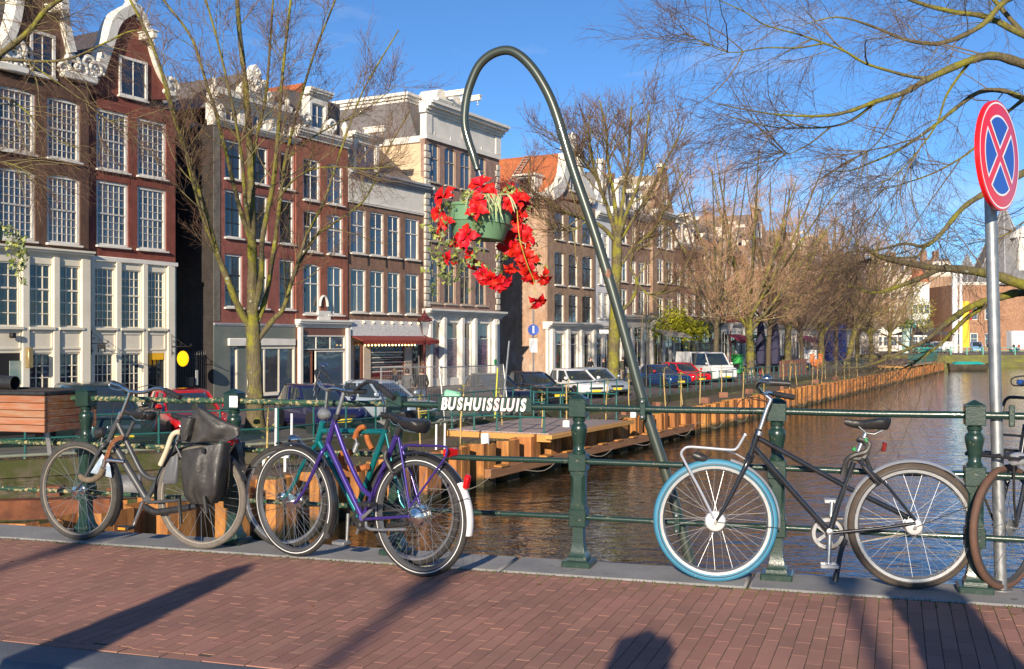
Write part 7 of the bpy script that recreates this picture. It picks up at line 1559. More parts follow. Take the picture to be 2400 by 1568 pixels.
def batch_mesh(name, groups, mat, parent, n=3):
 """groups of polylines (N, m, 3) with radii (N, m) to one mesh of thin tubes"""
 V, F = [], []; o = 0
 for P, Rr in groups:
  N, m, _ = P.shape
  if N == 0: continue
  T = np.empty_like(P); T[:, 1:-1] = P[:, 2:]-P[:, :-2]; T[:, 0] = P[:, 1]-P[:, 0]; T[:, -1] = P[:, -1]-P[:, -2]
  T /= np.linalg.norm(T, axis=2, keepdims=True)+1e-9
  ref = np.zeros_like(T); ref[..., 0] = 1.0; ref[np.abs(T[..., 0]) > .9] = (0, 1, 0)
  A = np.cross(T, ref); A /= np.linalg.norm(A, axis=2, keepdims=True)+1e-9; B_ = np.cross(T, A)
  an = np.arange(n)*2*np.pi/n
  v = P[:, :, None, :]+Rr[:, :, None, None]*(A[:, :, None, :]*np.cos(an)[None, None, :, None]+B_[:, :, None, :]*np.sin(an)[None, None, :, None])
  idx = o+np.arange(N*m*n).reshape(N, m, n); a = idx[:, :-1, :]; b_ = idx[:, 1:, :]
  f = np.stack([a, np.roll(a, -1, 2), np.roll(b_, -1, 2), b_], -1).reshape(-1, 4)
  V.append(v.reshape(-1, 3)); F.append(f); o += N*m*n
 V = np.concatenate(V); F = np.concatenate(F)
 me = bpy.data.meshes.new(name); me.vertices.add(len(V)); me.vertices.foreach_set('co', V.astype(np.float32).ravel())
 me.loops.add(len(F)*4); me.loops.foreach_set('vertex_index', F.astype(np.int32).ravel()); me.polygons.add(len(F))
 me.polygons.foreach_set('loop_start', np.arange(0, len(F)*4, 4, dtype=np.int32)); me.polygons.foreach_set('use_smooth', np.ones(len(F), bool))
 me.materials.append(mat); me.update(calc_edges=True); me.validate()
 return link(name, me, parent)
def shoots(g, B0, D0, L0, m, up, wob, droop=0.0):
 """polylines from bases B0 in directions D0, bending up by 'up' and wandering by 'wob'"""
 N = len(B0); P = np.empty((N, m, 3)); P[:, 0] = B0; d = D0.copy(); seg = (L0/(m-1))[:, None]
 for i in range(1, m):
  d = d+g.normal(0, wob, (N, 3)); d[:, 2] += up/(m-1)-droop*i/(m-1)**2; d /= np.linalg.norm(d, axis=1, keepdims=True); P[:, i] = P[:, i-1]+d*seg
 return P
def spawn(g, P, k, t0, t1, a0, a1):
 N, m, _ = P.shape; t = g.uniform(t0, t1, (N, k))*(m-1); i = np.minimum(t.astype(int), m-2); f = (t-i)[..., None]
 rows = np.arange(N)[:, None]; b0, b1 = P[rows, i], P[rows, i+1]; B0 = b0+(b1-b0)*f; T = b1-b0; T /= np.linalg.norm(T, axis=2, keepdims=True)+1e-9
 q = g.normal(0, 1, T.shape); q -= T*(q*T).sum(2, keepdims=True); q /= np.linalg.norm(q, axis=2, keepdims=True)+1e-9
 an = g.uniform(a0, a1, (N, k, 1)); D = T*np.cos(an)+q*np.sin(an)
 return B0.reshape(-1, 3), D.reshape(-1, 3), (t/(m-1)).reshape(-1)
def tap(N, m, r0, r1):
 r0 = np.broadcast_to(np.asarray(r0, float), (N,)); return r0[:, None]+(r1-r0[:, None])*np.linspace(0, 1, m)[None]
def clothe(g, root, limbs, nb, Lb, nt, Lt, ns, Ls, up=.5, r=(.022, .006, .0035), tmat=TWM, bmat=BRM, droop=0.0, t0=.3, wob=.1, nb2=0):
 """limbs: list of (k, 3) arrays -> side branches, twigs and twig tips"""
 gb, gt = [], []
 LP = [np.array(spline(l_, 3)) for l_ in limbs]
 m0 = 24; Q = np.stack([np.stack([np.interp(np.linspace(0, len(l_)-1, m0), np.arange(len(l_)), l_[:, c]) for c in range(3)], 1) for l_ in LP])
 B0, D, t = spawn(g, Q, nb, t0, 1.0, .45, 1.05); Lw = g.uniform(*Lb, len(B0))*(1.15-.55*t); P1 = shoots(g, B0, D, Lw, 8, up, wob); gb.append((P1, tap(len(P1), 8, r[0]*(1.3-.6*t)*Lw/np.mean(Lb), r[1]*.8)))
 if nb2:
  B0, D, t = spawn(g, P1, nb2, .2, .95, .4, 1.0); Lw = g.uniform(*Lb, len(B0))*.55; Pb = shoots(g, B0, D, Lw, 6, up, wob); gb.append((Pb, tap(len(Pb), 6, r[0]*.5, r[1]*.7)))
  src = [P1, Pb]
 else: src = [P1]
 for S_ in src:
  B0, D, t = spawn(g, S_, nt, .15, 1.0, .35, 1.0); Lw = g.uniform(*Lt, len(B0)); P2 = shoots(g, B0, D, Lw, 6, up*.5, wob*1.1, droop); gt.append((P2, tap(len(P2), 6, r[1], r[2]*.7)))
  B0, D, t = spawn(g, P2, ns, .2, 1.0, .4, 1.0); Lw = g.uniform(*Ls, len(B0)); P3 = shoots(g, B0, D, Lw, 4, up*.3, wob, droop); gt.append((P3, tap(len(P3), 4, r[2], r[2]*.5)))
 tag(batch_mesh('branches', gb, bmat, root, 5), kind='stuff'); tag(batch_mesh('crown', gt, tmat, root, 3), kind='stuff')
def limb_mesh(limbs, mat, root, name='trunk', n=10):
 mb = MB()
 for P, r0, r1 in limbs:
  S_ = spline(P, 5); N = len(S_); mb.tube(S_, [(r0+(r1-r0)*(i/(N-1))**.75)*(1+.07*math.sin(i*1.9)) for i in range(N)], n)
 return mb.build(name, mat, parent=root, ang=80)
def tree_px(name, label, Y, base, limbs, extra, seed, mat, thk=1.0):
 """limbs given by sighted points: (px, py, depth offset)"""
 g = np.random.default_rng(seed); p = at(*base, Y); t = thing(name, label, 'tree', (0, 0, 0)); out_ = []
 for pts, r0, r1 in limbs: r0, r1 = r0*thk, r1*thk; out_.append(([tuple(at(a, b_, Y+c_)) for a, b_, c_ in pts], r0, r1))
 return g, t, out_
# 1. the big tree behind the teal bicycle
L1 = [([(598,1030,0), (599,960,0), (597,880,0), (594,800,0), (591,745,0)], .27, .22),
 ([(588,770,0), (560,722,-.3), (533,655,-.5), (505,582,-.7), (483,500,-.9), (440,370,-1.2), (412,284,-1.3), (388,194,-1.5), (352,95,-1.6), (300,-10,-1.8)], .13, .035),
 ([(596,590,0), (560,480,.3), (528,351,.6), (505,260,.8), (485,200,.9), (451,94,1.2), (395,15,1.5), (330,-60,1.6)], .085, .03),
 ([(591,750,0), (592,640,0), (590,540,-.1), (588,420,-.2), (583,300,-.2), (573,180,-.1), (560,60,0), (552,-80,0)], .19, .06),
 ([(594,740,0), (612,650,-.4), (615,560,-.6), (640,430,-.9), (650,330,-1.1), (660,200,-1.3), (672,80,-1.4), (690,-70,-1.5)], .11, .035),
 ([(598,770,0), (622,700,.3), (640,600,.5), (655,480,.6), (668,380,.7), (700,250,.9), (735,130,1.1), (790,-10,1.2)], .10, .03),
 ([(601,800,0), (640,750,.3), (664,722,.4), (690,640,.6), (719,552,.7), (760,470,.9), (800,350,1.1), (850,215,1.2), (935,70,1.4)], .10, .022),
 ([(690,640,.6), (735,560,1.2), (775,528,1.4), (848,475,1.7), (880,420,1.9), (905,360,2.0), (960,260,2.2)], .055, .018),
 ([(590,560,0), (575,470,-.7), (568,380,-1.2), (555,300,-1.6), (530,180,-1.9), (500,60,-2.2), (470,-40,-2.4)], .07, .025),
 ([(650,470,-.9), (690,420,-1.2), (740,395,-1.5), (800,392,-1.8), (870,395,-2.0), (950,385,-2.2)], .04, .012),
 ([(588,430,-.2), (600,330,-.6), (622,230,-.9), (632,120,-1), (640,0,-1.1)], .07, .03),
 ([(505,582,-.7), (478,520,-1.2), (452,430,-1.6), (425,330,-2), (398,250,-2.2), (372,150,-2.4)], .05, .02),
 ([(668,380,.7), (720,330,1.2), (790,290,1.6), (850,262,1.9), (930,200,2.2)], .04, .012)]
g, t, LM = tree_px('bare_tree', 'large bare tree with mossy forked trunk in front of the red canal houses', 33.5, (598, 1030), L1, None, 5, BK1)
limb_mesh(LM, BK1, t); MB().lathe([(.42, -.1), (.33, .25), (.27, .6), (.26, .9)], 14, c=(LM[0][0][0][0], LM[0][0][0][1], ZQ), cap=False).build('root_flare', BK1, parent=t, ang=80)
clothe(g, t, [l_[0] for l_ in LM[1:]], 19, (.9, 2.6), 11, (.4, 1.1), 3, (.12, .38), up=.55, r=(.0155, .0062, .0042), t0=.28)
# 2. the elm behind the leaning pole
L2 = [([(1436,925,0), (1438,840,0), (1440,760,0), (1443,680,0), (1446,600,0), (1447,555,0)], .36, .27),
 ([(1446,570,0), (1415,535,-.5), (1378,515,-1), (1345,505,-1.4), (1310,490,-1.8), (1270,462,-2.2), (1245,445,-2.5), (1238,400,-2.6)], .15, .03),
 ([(1446,560,0), (1425,490,-.5), (1400,420,-1), (1385,350,-1.4), (1375,290,-1.7)], .15, .05),
 ([(1447,560,0), (1440,470,.3), (1425,380,.6), (1420,300,.9), (1405,235,1)], .15, .05),
 ([(1449,560,0), (1458,480,.2), (1470,400,.4), (1476,330,.5), (1480,250,.6)], .15, .05),
 ([(1449,560,0), (1468,500,-.5), (1500,420,-1), (1512,340,-1.2), (1522,260,-1.4)], .14, .045),
 ([(1449,570,0), (1480,520,.6), (1530,440,1), (1565,370,1.4), (1600,300,1.6)], .13, .04),
 ([(1448,735,0), (1480,705,-.5), (1492,660,-.8), (1478,625,-.9), (1490,580,-1.1), (1530,540,-1.4), (1560,490,-1.6), (1600,400,-2)], .13, .03),
 ([(1446,640,0), (1470,600,.6), (1500,560,1), (1560,520,1.5), (1620,505,2)], .1, .02),
 ([(1492,660,-.8), (1520,690,-1.2), (1560,680,-1.6), (1600,640,-2)], .07, .02),
 ([(1400,420,-1), (1360,370,-1.6), (1320,320,-2)], .07, .025), ([(1378,515,-1), (1340,540,-1.5), (1290,530,-2), (1250,480,-2.4)], .06, .015)]
g, t, LM = tree_px('bare_tree', 'tall spreading bare elm with yellow-mossed trunk behind the parked silver car', 62, (1437, 925), L2, None, 8, BK1)
limb_mesh(LM, BK1, t); clothe(g, t, [l_[0] for l_ in LM[1:]], 22, (1.6, 4.2), 9, (.6, 1.5), 3, (.25, .6), up=.6, r=(.034, .014, .0085), t0=.25)
# 3. far trees: three kinds, copied along the street
def far_tree(seed, h, thin, name, label, group):
 g = np.random.default_rng(seed); r_ = random.Random(seed); t = thing(name, label, 'tree', (0,0,0), 0, group); ht = h*r_.uniform(.25, .32); lean = r_.uniform(-.4, .4)
 R0 = .2 if thin else .31; lm = [([(0,0,-.2), (lean*.2,.05,ht*.5), (lean*.6,0,ht)], R0*1.2, R0)]
 top = Vector((lean*.6, 0, ht)); n = 8 if thin else 13
 for k in range(n):
  a = k*2.4+r_.uniform(-.3, .3); sp_ = r_.uniform(.22, .8)*(h-ht)*(.6 if thin else .95); zz = h-ht
  st_ = top-Vector((0, 0, r_.uniform(0, ht*.3) if k > 2 else 0)); e = Vector((math.cos(a), math.sin(a), 0))
  lm.append(([tuple(st_), tuple(st_+e*sp_*.3+Vector((0,0,zz*.25))), tuple(st_+e*sp_*.6+Vector((0,0,zz*.52))), tuple(st_+e*sp_*.9+Vector((0,0,zz*r_.uniform(.72,.95))))], R0*.5, .04))
 for k in range(5):       # low sweeping limbs
  a = k*1.3+.5; e = Vector((math.cos(a), math.sin(a), 0)); st_ = Vector((lean*.4, 0, ht*.85)); s_ = r_.uniform(2.5, 4)*(.7 if thin else 1)
  lm.append(([tuple(st_), tuple(st_+e*s_*.4+Vector((0,0,.9))), tuple(st_+e*s_*.8+Vector((0,0,2.0))), tuple(st_+e*s_*1.1+Vector((0,0,3.6)))], R0*.3, .025))
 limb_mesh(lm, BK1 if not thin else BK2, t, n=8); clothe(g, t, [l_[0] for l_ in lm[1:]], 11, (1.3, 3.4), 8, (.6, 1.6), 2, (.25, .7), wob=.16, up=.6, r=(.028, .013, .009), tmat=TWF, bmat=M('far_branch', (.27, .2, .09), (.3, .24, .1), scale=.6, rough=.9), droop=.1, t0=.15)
 return t
KF = [far_tree(31, 19.5, False, 'bare_tree', 'wide bare street tree with mossy trunk beside the folded navy parasols', 'bare trees along the far quay'), far_tree(32, 17.5, True, 'bare_tree', 'slim bare tree beside the white van', 'bare trees along the far quay'), far_tree(33, 19, False, 'bare_tree', 'spreading bare tree in front of the green shop blinds', 'bare trees along the far quay')]
FT = [(1760, 90, 0, 1, None), (1680, 80, 1, 1, None), (1846, 101, 2, .95, None), (1880, 106, 1, .95, 'slim bare tree behind the parked dark car'), (1926, 116, 0, .95, 'bare tree with thick trunk left of the blue advertising column'), (1985, 128, 2, 1, 'leaning bare tree in front of the blue advertising column'),
 (2042, 146, 0, .95, 'bare tree at the far platform'), (2085, 165, 2, .9, 'last bare tree of the quay row'), (1800, 94, 1, 1.05, 'slim bare tree between the navy parasols and the trunk'), (1960, 134, 1, 1.1, 'thin bare tree behind the advertising column'), (2010, 150, 0, 1.0, 'broad bare tree behind the orange chairs')]
for i, (px, Y, kd, s_, lab) in enumerate(FT):
 o = KF[kd] if lab is None else copy_tree(KF[kd])
 if lab: o['label'] = lab
 o.location = ((px-CX)/F_PX*Y, Y, ZQ); o.rotation_euler = (0, .22 if px == 1985 else .03*math.sin(i*2), i*1.9 if px != 1985 else 0); o.scale = (s_, s_, s_)
# 4. the big tree leaning in over the canal from the opposite bank
YR = 14.5
LR = [([(3350,1300,2), (3250,1000,1.6), (3120,700,1), (2980,420,.5), (2860,200,0), (2780,20,0), (2720,-200,0)], .42, .2),
 ([(3000,520,.5), (2700,700,0), (2520,700,-.3), (2400,668,-.6), (2321,642,-.7), (2234,630,-.9), (2191,628,-1), (2089,610,-1.2), (2052,596,-1.3), (2020,575,-1.4)], .16, .02),
 ([(2200,630,-.95), (2165,648,-1.1), (2133,661,-1.2), (2089,677,-1.3), (2046,686,-1.4), (2002,674,-1.5), (1985,668,-1.5)], .06, .012),
 ([(3050,620,.5), (2760,690,.2), (2560,668,0), (2400,684,-.2), (2350,695,-.3), (2290,713,-.4), (2249,734,-.5), (2205,768,-.7), (2170,798,-.8), (2132,816,-.9), (2075,842,-1), (2020,860,-1.1), (1970,862,-1.1)], .12, .01),
 ([(2320,710,-.3), (2270,742,-.2), (2232,778,-.1), (2205,806,0), (2160,838,.1), (2120,862,.2), (2060,872,.2)], .055, .008),
 ([(2132,816,-.9), (2110,806,-1), (2085,790,-1.1), (2060,778,-1.2), (2040,760,-1.2)], .022, .006),
 ([(2900,300,0), (2640,330,-.3), (2450,385,-.6), (2370,420,-.7), (2310,452,-.8), (2256,488,-.9), (2205,548,-1), (2168,577,-1.1), (2120,571,-1.2), (2060,585,-1.3), (1986,592,-1.4)], .10, .01),
 ([(2168,577,-1.1), (2150,600,-1.1), (2110,604,-1), (2060,600,-1), (2000,620,-1)], .03, .006),
 ([(2860,210,0), (2620,170,-.4), (2450,160,-.7), (2400,150,-.8), (2333,131,-.9), (2276,141,-1), (2179,183,-1.2), (2121,216,-1.3), (2055,237,-1.4), (1986,262,-1.5), (1920,272,-1.6), (1808,267,-1.8), (1685,244,-2)], .13, .008),
 ([(2800,60,0), (2600,90,.4), (2450,88,.6), (2400,82,.6), (2314,40,.7), (2237,28,.8), (2152,6,.9), (2050,-40,1)], .11, .03),
 ([(2179,183,-1.2), (2140,180,-1.2), (2080,165,-1.3), (2025,147,-1.4), (1980,120,-1.5), (1928,100,-1.6), (1870,80,-1.7), (1793,58,-1.8), (1740,25,-1.9), (1660,-10,-2)], .035, .007),
 ([(1928,102,-1.6), (1870,112,-1.7), (1793,112,-1.8), (1716,123,-1.9), (1660,105,-2), (1612,81,-2)], .018, .005),
 ([(2860,250,.3), (2600,230,.2), (2450,225,.1), (2400,230,.1), (2353,213,0), (2295,216,0), (2237,256,-.1), (2198,288,-.2), (2140,330,-.3), (2090,360,-.4), (2044,380,-.5), (1990,400,-.6), (1930,400,-.6)], .08, .008),
 ([(2055,237,-1.4), (2000,280,-1.3), (1947,297,-1.3), (1880,300,-1.4), (1808,297,-1.5), (1697,270,-1.6)], .03, .006),
 ([(1947,297,-1.3), (1900,335,-1.2), (1850,360,-1.2), (1815,352,-1.2)], .018, .005),
 ([(2820,100,.2), (2560,-20,.3), (2380,-10,.3), (2300,60,.2), (2210,100,.1), (2130,95,0), (2040,60,-.1), (1960,40,-.2), (1880,60,-.2)], .09, .008),
 ([(2400,232,.1), (2330,290,.3), (2280,350,.4), (2200,400,.5), (2120,430,.5), (2050,450,.5)], .04, .007), ([(2276,141,-1), (2220,220,-.8), (2190,300,-.7), (2110,400,-.6), (2040,440,-.6)], .03, .006),
 ([(2121,216,-1.3), (2080,300,-1.2), (2040,350,-1.2), (1985,380,-1.2)], .022, .005), ([(2400,82,.6), (2330,0,.8), (2280,-60,.9)], .06, .03), ([(2450,225,.1), (2420,300,.5), (2440,420,.7), (2400,520,.8), (2330,560,.8), (2270,570,.8)], .03, .006)]
g, t, LM = tree_px('overhanging_tree', 'bare tree reaching its mossy limbs over the canal behind the no-stopping sign', YR, (3350, 1300), LR, None, 13, BK2, .72)
limb_mesh(LM, BK1, t); clothe(g, t, [l_[0][3 if i < 9 else 2:] for i, l_ in enumerate(LM[1:])], 19, (.5, 1.6), 8, (.25, .8), 3, (.1, .3), up=.0, r=(.006, .0026, .0017), t0=.12, droop=.5, wob=.12, tmat=M('dark_twig', (.11, .068, .055), (.13, .085, .055), scale=1.5, rough=.85), bmat=M('dark_branch', (.14, .10, .06), (.17, .125, .06), scale=2, rough=.85))
# 5. the tree on the left, only its branch tips in view
LL = [([(-420,1200,0), (-430,900,0), (-400,600,0), (-330,380,0), (-250,200,0)], .3, .2),
 ([(-330,380,0), (-180,260,-.3), (-60,170,-.5), (0,127,-.6), (67,74,-.8), (104,27,-.9), (142,-2,-1), (200,-40,-1)], .11, .045), ([(-330,390,0), (-160,220,-.3), (-40,140,-.4), (0,139,-.5), (60,142,-.6), (117,144,-.7), (174,134,-.8), (247,100,-1), (300,75,-1.1), (340,70,-1.1)], .07, .012),
 ([(-380,600,0), (-200,420,.4), (-80,300,.6), (0,230,.8), (60,260,.9), (120,320,1), (190,350,1)], .05, .008), ([(-400,640,0), (-220,480,-.4), (-90,400,-.6), (0,380,-.8), (60,400,-.9), (110,430,-.9)], .045, .007), ([(-300,300,0), (-120,60,.3), (0,-10,.5), (90,-20,.6)], .06, .02), ([(60,142,-.6), (130,190,-.5), (200,240,-.5), (270,290,-.5), (330,300,-.5)], .025, .006)]
g, t, LM = tree_px('bare_tree', 'bare tree whose drooping twigs hang before the brown-black neck gable house', 26, (-420, 1200), LL, None, 17, BK2)
limb_mesh(LM, BK1, t); clothe(g, t, [l_[0][1:] for l_ in LM[1:]], 20, (.8, 2.2), 8, (.4, 1.1), 3, (.15, .4), up=-.35, r=(.011, .0055, .0035), t0=.2, droop=.6)
# 6. small leafy tree at the end of the canal, wisteria on the cafe front
LEAFO = M('yellow_olive_leaf', (.30, .27, .05), (.22, .22, .04), scale=2, rough=.7, rand=.3)
def leaf_cloud(name, mat, parent, pts, s_, seed):
 g = np.random.default_rng(seed); N = len(pts); A = g.normal(0, 1, (N, 3)); A /= np.linalg.norm(A, axis=1, keepdims=True); B_ = np.cross(A, g.normal(0, 1, (N, 3))); B_ /= np.linalg.norm(B_, axis=1, keepdims=True)
 z = g.uniform(.6, 1.3, (N, 1))*s_; V = np.stack([pts-A*z, pts+B_*z*.55, pts+A*z, pts-B_*z*.55], 1).reshape(-1, 3); F = np.arange(N*4).reshape(N, 4)
 me = bpy.data.meshes.new(name); me.from_pydata(V.tolist(), [], F.tolist()); me.materials.append(mat); return tag(link(name, me, parent), kind='stuff')
g = np.random.default_rng(3); t = thing('leafy_tree', 'small yellow-olive leafed tree before the pale buildings at the canal end', 'tree', tuple(at(2135, 830, 185)[:2])+(-.9,))
limb_mesh([([(0,0,0), (.2,0,2), (.3,0,4), (.2,.3,8)], .25, .08), ([(.25,0,3), (1.5,0,6), (2.4,0,9)], .12, .04), ([(.25,0,3), (-1.6,0,6), (-2.3,0,8)], .12, .04)], BK2, t)
cl = []
for c_ in ((0,0,9,2.6), (-2,.5,7.5,2), (2.2,-.3,7.8,2.2), (.5,0,11.5,1.8), (-1.5,0,5.5,1.6), (2.5,0,5.2,1.5), (0,0,6.5,2.2)): q = g.normal(0, 1, (420, 3)); q /= np.linalg.norm(q, axis=1, keepdims=True); cl.append(np.array(c_[:3])+q*c_[3]*g.uniform(.3, 1, (420, 1)))
leaf_cloud('crown', LEAFO, t, np.concatenate(cl), .16, 5)
vt = thing('climbing_vine', 'yellow-green climbing vine spread over the cafe awning beside the white van', 'vine', (0,0,0)); YV = 98
vp = [(1562,745), (1575,735), (1590,742), (1600,752), (1612,770), (1620,778), (1635,782), (1648,776), (1560,770), (1545,778), (1580,765), (1605,785), (1572,752), (1590,775), (1630,770)]
limb_mesh([([tuple(at(1548,850,YV)), tuple(at(1550,790,YV)), tuple(at(1575,752,YV)), tuple(at(1610,775,YV)), tuple(at(1650,775,YV-.5))], .09, .03)], BK2, vt, name='stem')
cl = [np.array(at(a, b_, YV-.3))+g.normal(0, 1, (150, 3))*np.array([.5, .45, .42]) for a, b_ in vp]; leaf_cloud('foliage', M('yellow_vine_leaf', (.42,.40,.02), (.30,.33,.02), scale=1.5, rough=.6, rand=.25), vt, np.concatenate(cl), .15, 6)
# ================================================================ CARS
def on_v(px, v, z=ZQ):
 k = (px-CX)/F_PX; u = (-17.32-.887*v-k*.4617*v)/(k*.887-.4617); w = cw(u, v); return Vector((w.x, w.y, z))
CARG = GLASS('car_glass', (.025, .035, .04), .03); TYR = M('car_tyre', (.02,.02,.02), rough=.8); HLG = M('headlight', (.75,.76,.78), (.45,.46,.48), scale=12, rough=.08, coat=1.0); NPL = M('yellow_plate', (.75,.55,.03), rough=.4)
def ring_rr(hw, z0, z1, n=3, rb=.09):
 pts = []; rt = min(.14, (z1-z0)*.4)
 for (cy, cz, r_, a0) in ((hw-rt, z1-rt, rt, 0), (-hw+rt, z1-rt, rt, 90), (-hw+rb, z0+rb, rb, 180), (hw-rb, z0+rb, rb, 270)):
  for k in range(n+1): a = R(a0+90*k/n); pts.append((cy+r_*math.cos(a), cz+r_*math.sin(a)))
 return pts
def car(label, p, heading, paint, kind='hatch', group='cars parked along the quay', cat='car', name='parked_car', grille=BLACKP, plate=True):
 L_, W, Hh, hood, belt, wsx, rsx, wr = {'hatch': (3.95, 1.7, 1.48, .80, .93, .18, -.47, .31), 'sedan': (4.5, 1.78, 1.45, .80, .92, .14, -.40, .32), 'suv': (4.5, 1.84, 1.72, .98, 1.08, .2, -.48, .36), 'van': (4.95, 1.95, 2.12, 1.08, 1.22, .34, -.495, .35), 'mini': (3.75, 1.7, 1.42, .82, .93, .14, -.46, .31)}[kind]
 t = thing(name, label, cat, p, math.atan2(heading[1], heading[0]), group)
 st = [(.5, .80, .42, hood*.72), (.49, .90, .34, hood*.86), (.46, .97, .26, hood*.95), (.36, 1, .22, hood), (wsx+.04, 1, .2, belt-.02), (wsx-.08, 1, .2, belt), (-.1, 1, .2, belt), (-.4, 1, .22, belt+.02), (-.47, .97, .26, belt), (-.495, .9, .32, belt-.06), (-.5, .82, .4, belt-.15)]
 mb = MB(); n = 0
 for (x, wf, z0, z1) in st:
  r_ = ring_rr(W/2*wf, z0, z1); n = len(r_); mb.v += [(x*L_, y, z) for y, z in r_]
 for i in range(len(st)-1):
  for k in range(n): k2 = (k+1) % n; mb.f.append((i*n+k, i*n+k2, (i+1)*n+k2, (i+1)*n+k))
 mb.f += [tuple(range(n)), tuple(range((len(st)-1)*n, len(st)*n))[::-1]]
 body = mb.build('body', paint, parent=t, ang=50)
 def slab(z, f): # cabin outline at a level: f 0 at the belt, 1 at the roof
  xf = (wsx+(-.10 if kind != 'van' else -.10)*f)*L_*1.0-(.35 if kind in ('hatch','suv','mini') else .45 if kind == 'sedan' else .1)*f; xr = rsx*L_+(.28 if kind != 'van' else .06)*f; hw = W/2*(.95-.17*f if kind != 'van' else .97-.1*f); c_ = .16
  return [(xf, -hw+c_*1.6, z), (xf-.14, -hw+.05, z), (xf-.3, -hw, z), ((xf+xr)/2, -hw-.01, z), (xr+.2, -hw, z), (xr+.05, -hw+.07, z), (xr, -hw+c_*1.5, z), (xr, hw-c_*1.5, z), (xr+.05, hw-.07, z), (xr+.2, hw, z), ((xf+xr)/2, hw+.01, z), (xf-.3, hw, z), (xf-.14, hw-.05, z), (xf, hw-c_*1.6, z)]
 zb_, zr_ = belt-.04, Hh-.1
 def stack(levels):
  mb = MB(); m = 14
  for (z, f) in levels: mb.v += slab(z, f)
  for i in range(len(levels)-1):
   for k in range(m): k2 = (k+1) % m; mb.f.append((i*m+k2, i*m+k, (i+1)*m+k, (i+1)*m+k2))
  mb.f.append(tuple(range((len(levels)-1)*m, len(levels)*m))[::-1]); return mb
 stack([(zb_, 0), ((zb_+zr_)/2, .5), (zr_, .95)]).build('windows', CARG, parent=t, ang=40)
 rf = stack([(zr_-.015, .94), (zr_+.03, .99), (Hh-.03, 1.12), (Hh, 1.55)]); rf.build('roof', paint, parent=t, ang=70)
 s0, s1 = slab(zb_, 0), slab(zr_, .95)
 for k in (1, 12, 5, 8, 3, 10): MB().tube([Vector(s0[k]), (Vector(s0[k])+Vector(s1[k]))/2+Vector((0, .015*(1 if s0[k][1] > 0 else -1), 0)), Vector(s1[k])], .045, 6).build('pillar', paint, parent=t)
 if kind == 'van':
  for sg in (-1, 1): MB().box((-1.55, sg*(W/2*.945), (zb_+zr_)/2+.04), (1.75, .05, zr_-zb_+.12), rot=Matrix.Rotation(sg*.11, 4, 'X')).build('side_panel', paint, parent=t)
 wm = MB().lathe([(wr*.55, -.1), (wr*.9, -.1), (wr, -.07), (wr, .07), (wr*.9, .1), (wr*.55, .1)], 18, axis='y'); rm = MB().lathe([(0, -.085), (wr*.2, -.09), (wr*.5, -.075), (wr*.62, -.095), (wr*.62, .095), (wr*.5, .075), (0, .085)], 14, axis='y')
 tm = rmm = None
 for (x, y) in ((.32, 1), (.32, -1), (-.31, 1), (-.31, -1)):
  w = part('wheel', t, (x*L_, y*(W/2-.1), wr))
  if tm is None: tm = wm.build('tyre', TYR, parent=w).data; rmm = rm.build('rim', ALU, parent=w).data
  else: link('tyre', tm, w); link('rim', rmm, w)
  MB().lathe([(0, -.006), (wr*1.22, -.006), (wr*1.22, .006), (0, .006)], 20, axis='y').build('wheel_arch', BLACKP, parent=t, loc=(x*L_, y*(W/2+.002), wr*1.05))
 for sg in (-1, 1):
  o = MB().lathe([(0, -.05), (.1, -.03), (.15, 0), (.1, .05), (0, .06)], 12, axis='x').build('headlight', HLG, parent=t, loc=(L_*.468, sg*W*.34, hood*.80)); o.scale = (1, 1.1, .75); o.rotation_euler = (0, -.3, sg*.35)
  MB().box((wsx*L_-.15, sg*(W/2+.1), belt+.1), (.12, .2, .15), b=.04).build('mirror', paint, parent=t)
 MB().box((L_*.495, 0, hood*.68), (.05, W*.48, .13), b=.02).build('grille', grille, parent=t); MB().box((L_*.485, 0, .36), (.08, W*.72, .14), b=.02).build('bumper', BLACKP, parent=t)
 if plate: MB().box((L_*.5+.012, 0, .42), (.02, .5, .11)).build('number_plate', NPL, parent=t)
 return t
def PAINT(n, c, **k): return M('car_paint_'+n, c, rough=.25, metal=k.pop('metal', .1), coat=.9, **k)
HD = (.44, -.90); HW = (.52, -.854)
car('dark green estate car with chrome grille and roof bars behind the flower box', at(232, 900, 29.4).xy.to_3d()+Vector((0,0,ZQ)), (.6,-.8), PAINT('green', (.018,.035,.035)), 'suv', grille=CHROME)
car('red hatchback seen head-on behind the grey bicycle', at(440, 900, 31.2).xy.to_3d()+Vector((0,0,ZQ)), HW, PAINT('red', (.42,.012,.015)), 'hatch')
car('violet-blue hatchback behind the purple bicycle handlebars', on_v(748, 6.3), (.55,-.83), PAINT('violet', (.014,.015,.065)), 'hatch')
car('pale silver-blue hatchback half hidden by the bicycle saddles', on_v(905, 6.4), (.75,-.66), PAINT('ice', (.42,.5,.58), metal=.4), 'hatch')
car('dark navy saloon at the near end of the four-car row behind BUSHUISSLUIS', on_v(1165, 6.9), HD, PAINT('navy', (.012,.018,.04)), 'sedan')
car('black saloon second in the four-car row', on_v(1258, 6.9), HD, PAINT('black', (.012,.011,.011)), 'sedan', grille=CHROME)
car('white hatchback third in the four-car row', on_v(1352, 6.9), HD, PAINT('white', (.72,.72,.71)), 'hatch')
car('silver-blue hatchback at the far end of the four-car row by the elm', on_v(1402, 6.9), HD, PAINT('silver', (.36,.41,.46), metal=.4), 'hatch')
mini = car('small dark blue car with red mirrors beside the leaning pole', on_v(1556, 7.0), HD, PAINT('blue', (.01,.035,.13)), 'mini')
for o in mini.children:
 if o.name.startswith('mirror'): o.data.materials[0] = MATS['car_paint_red']
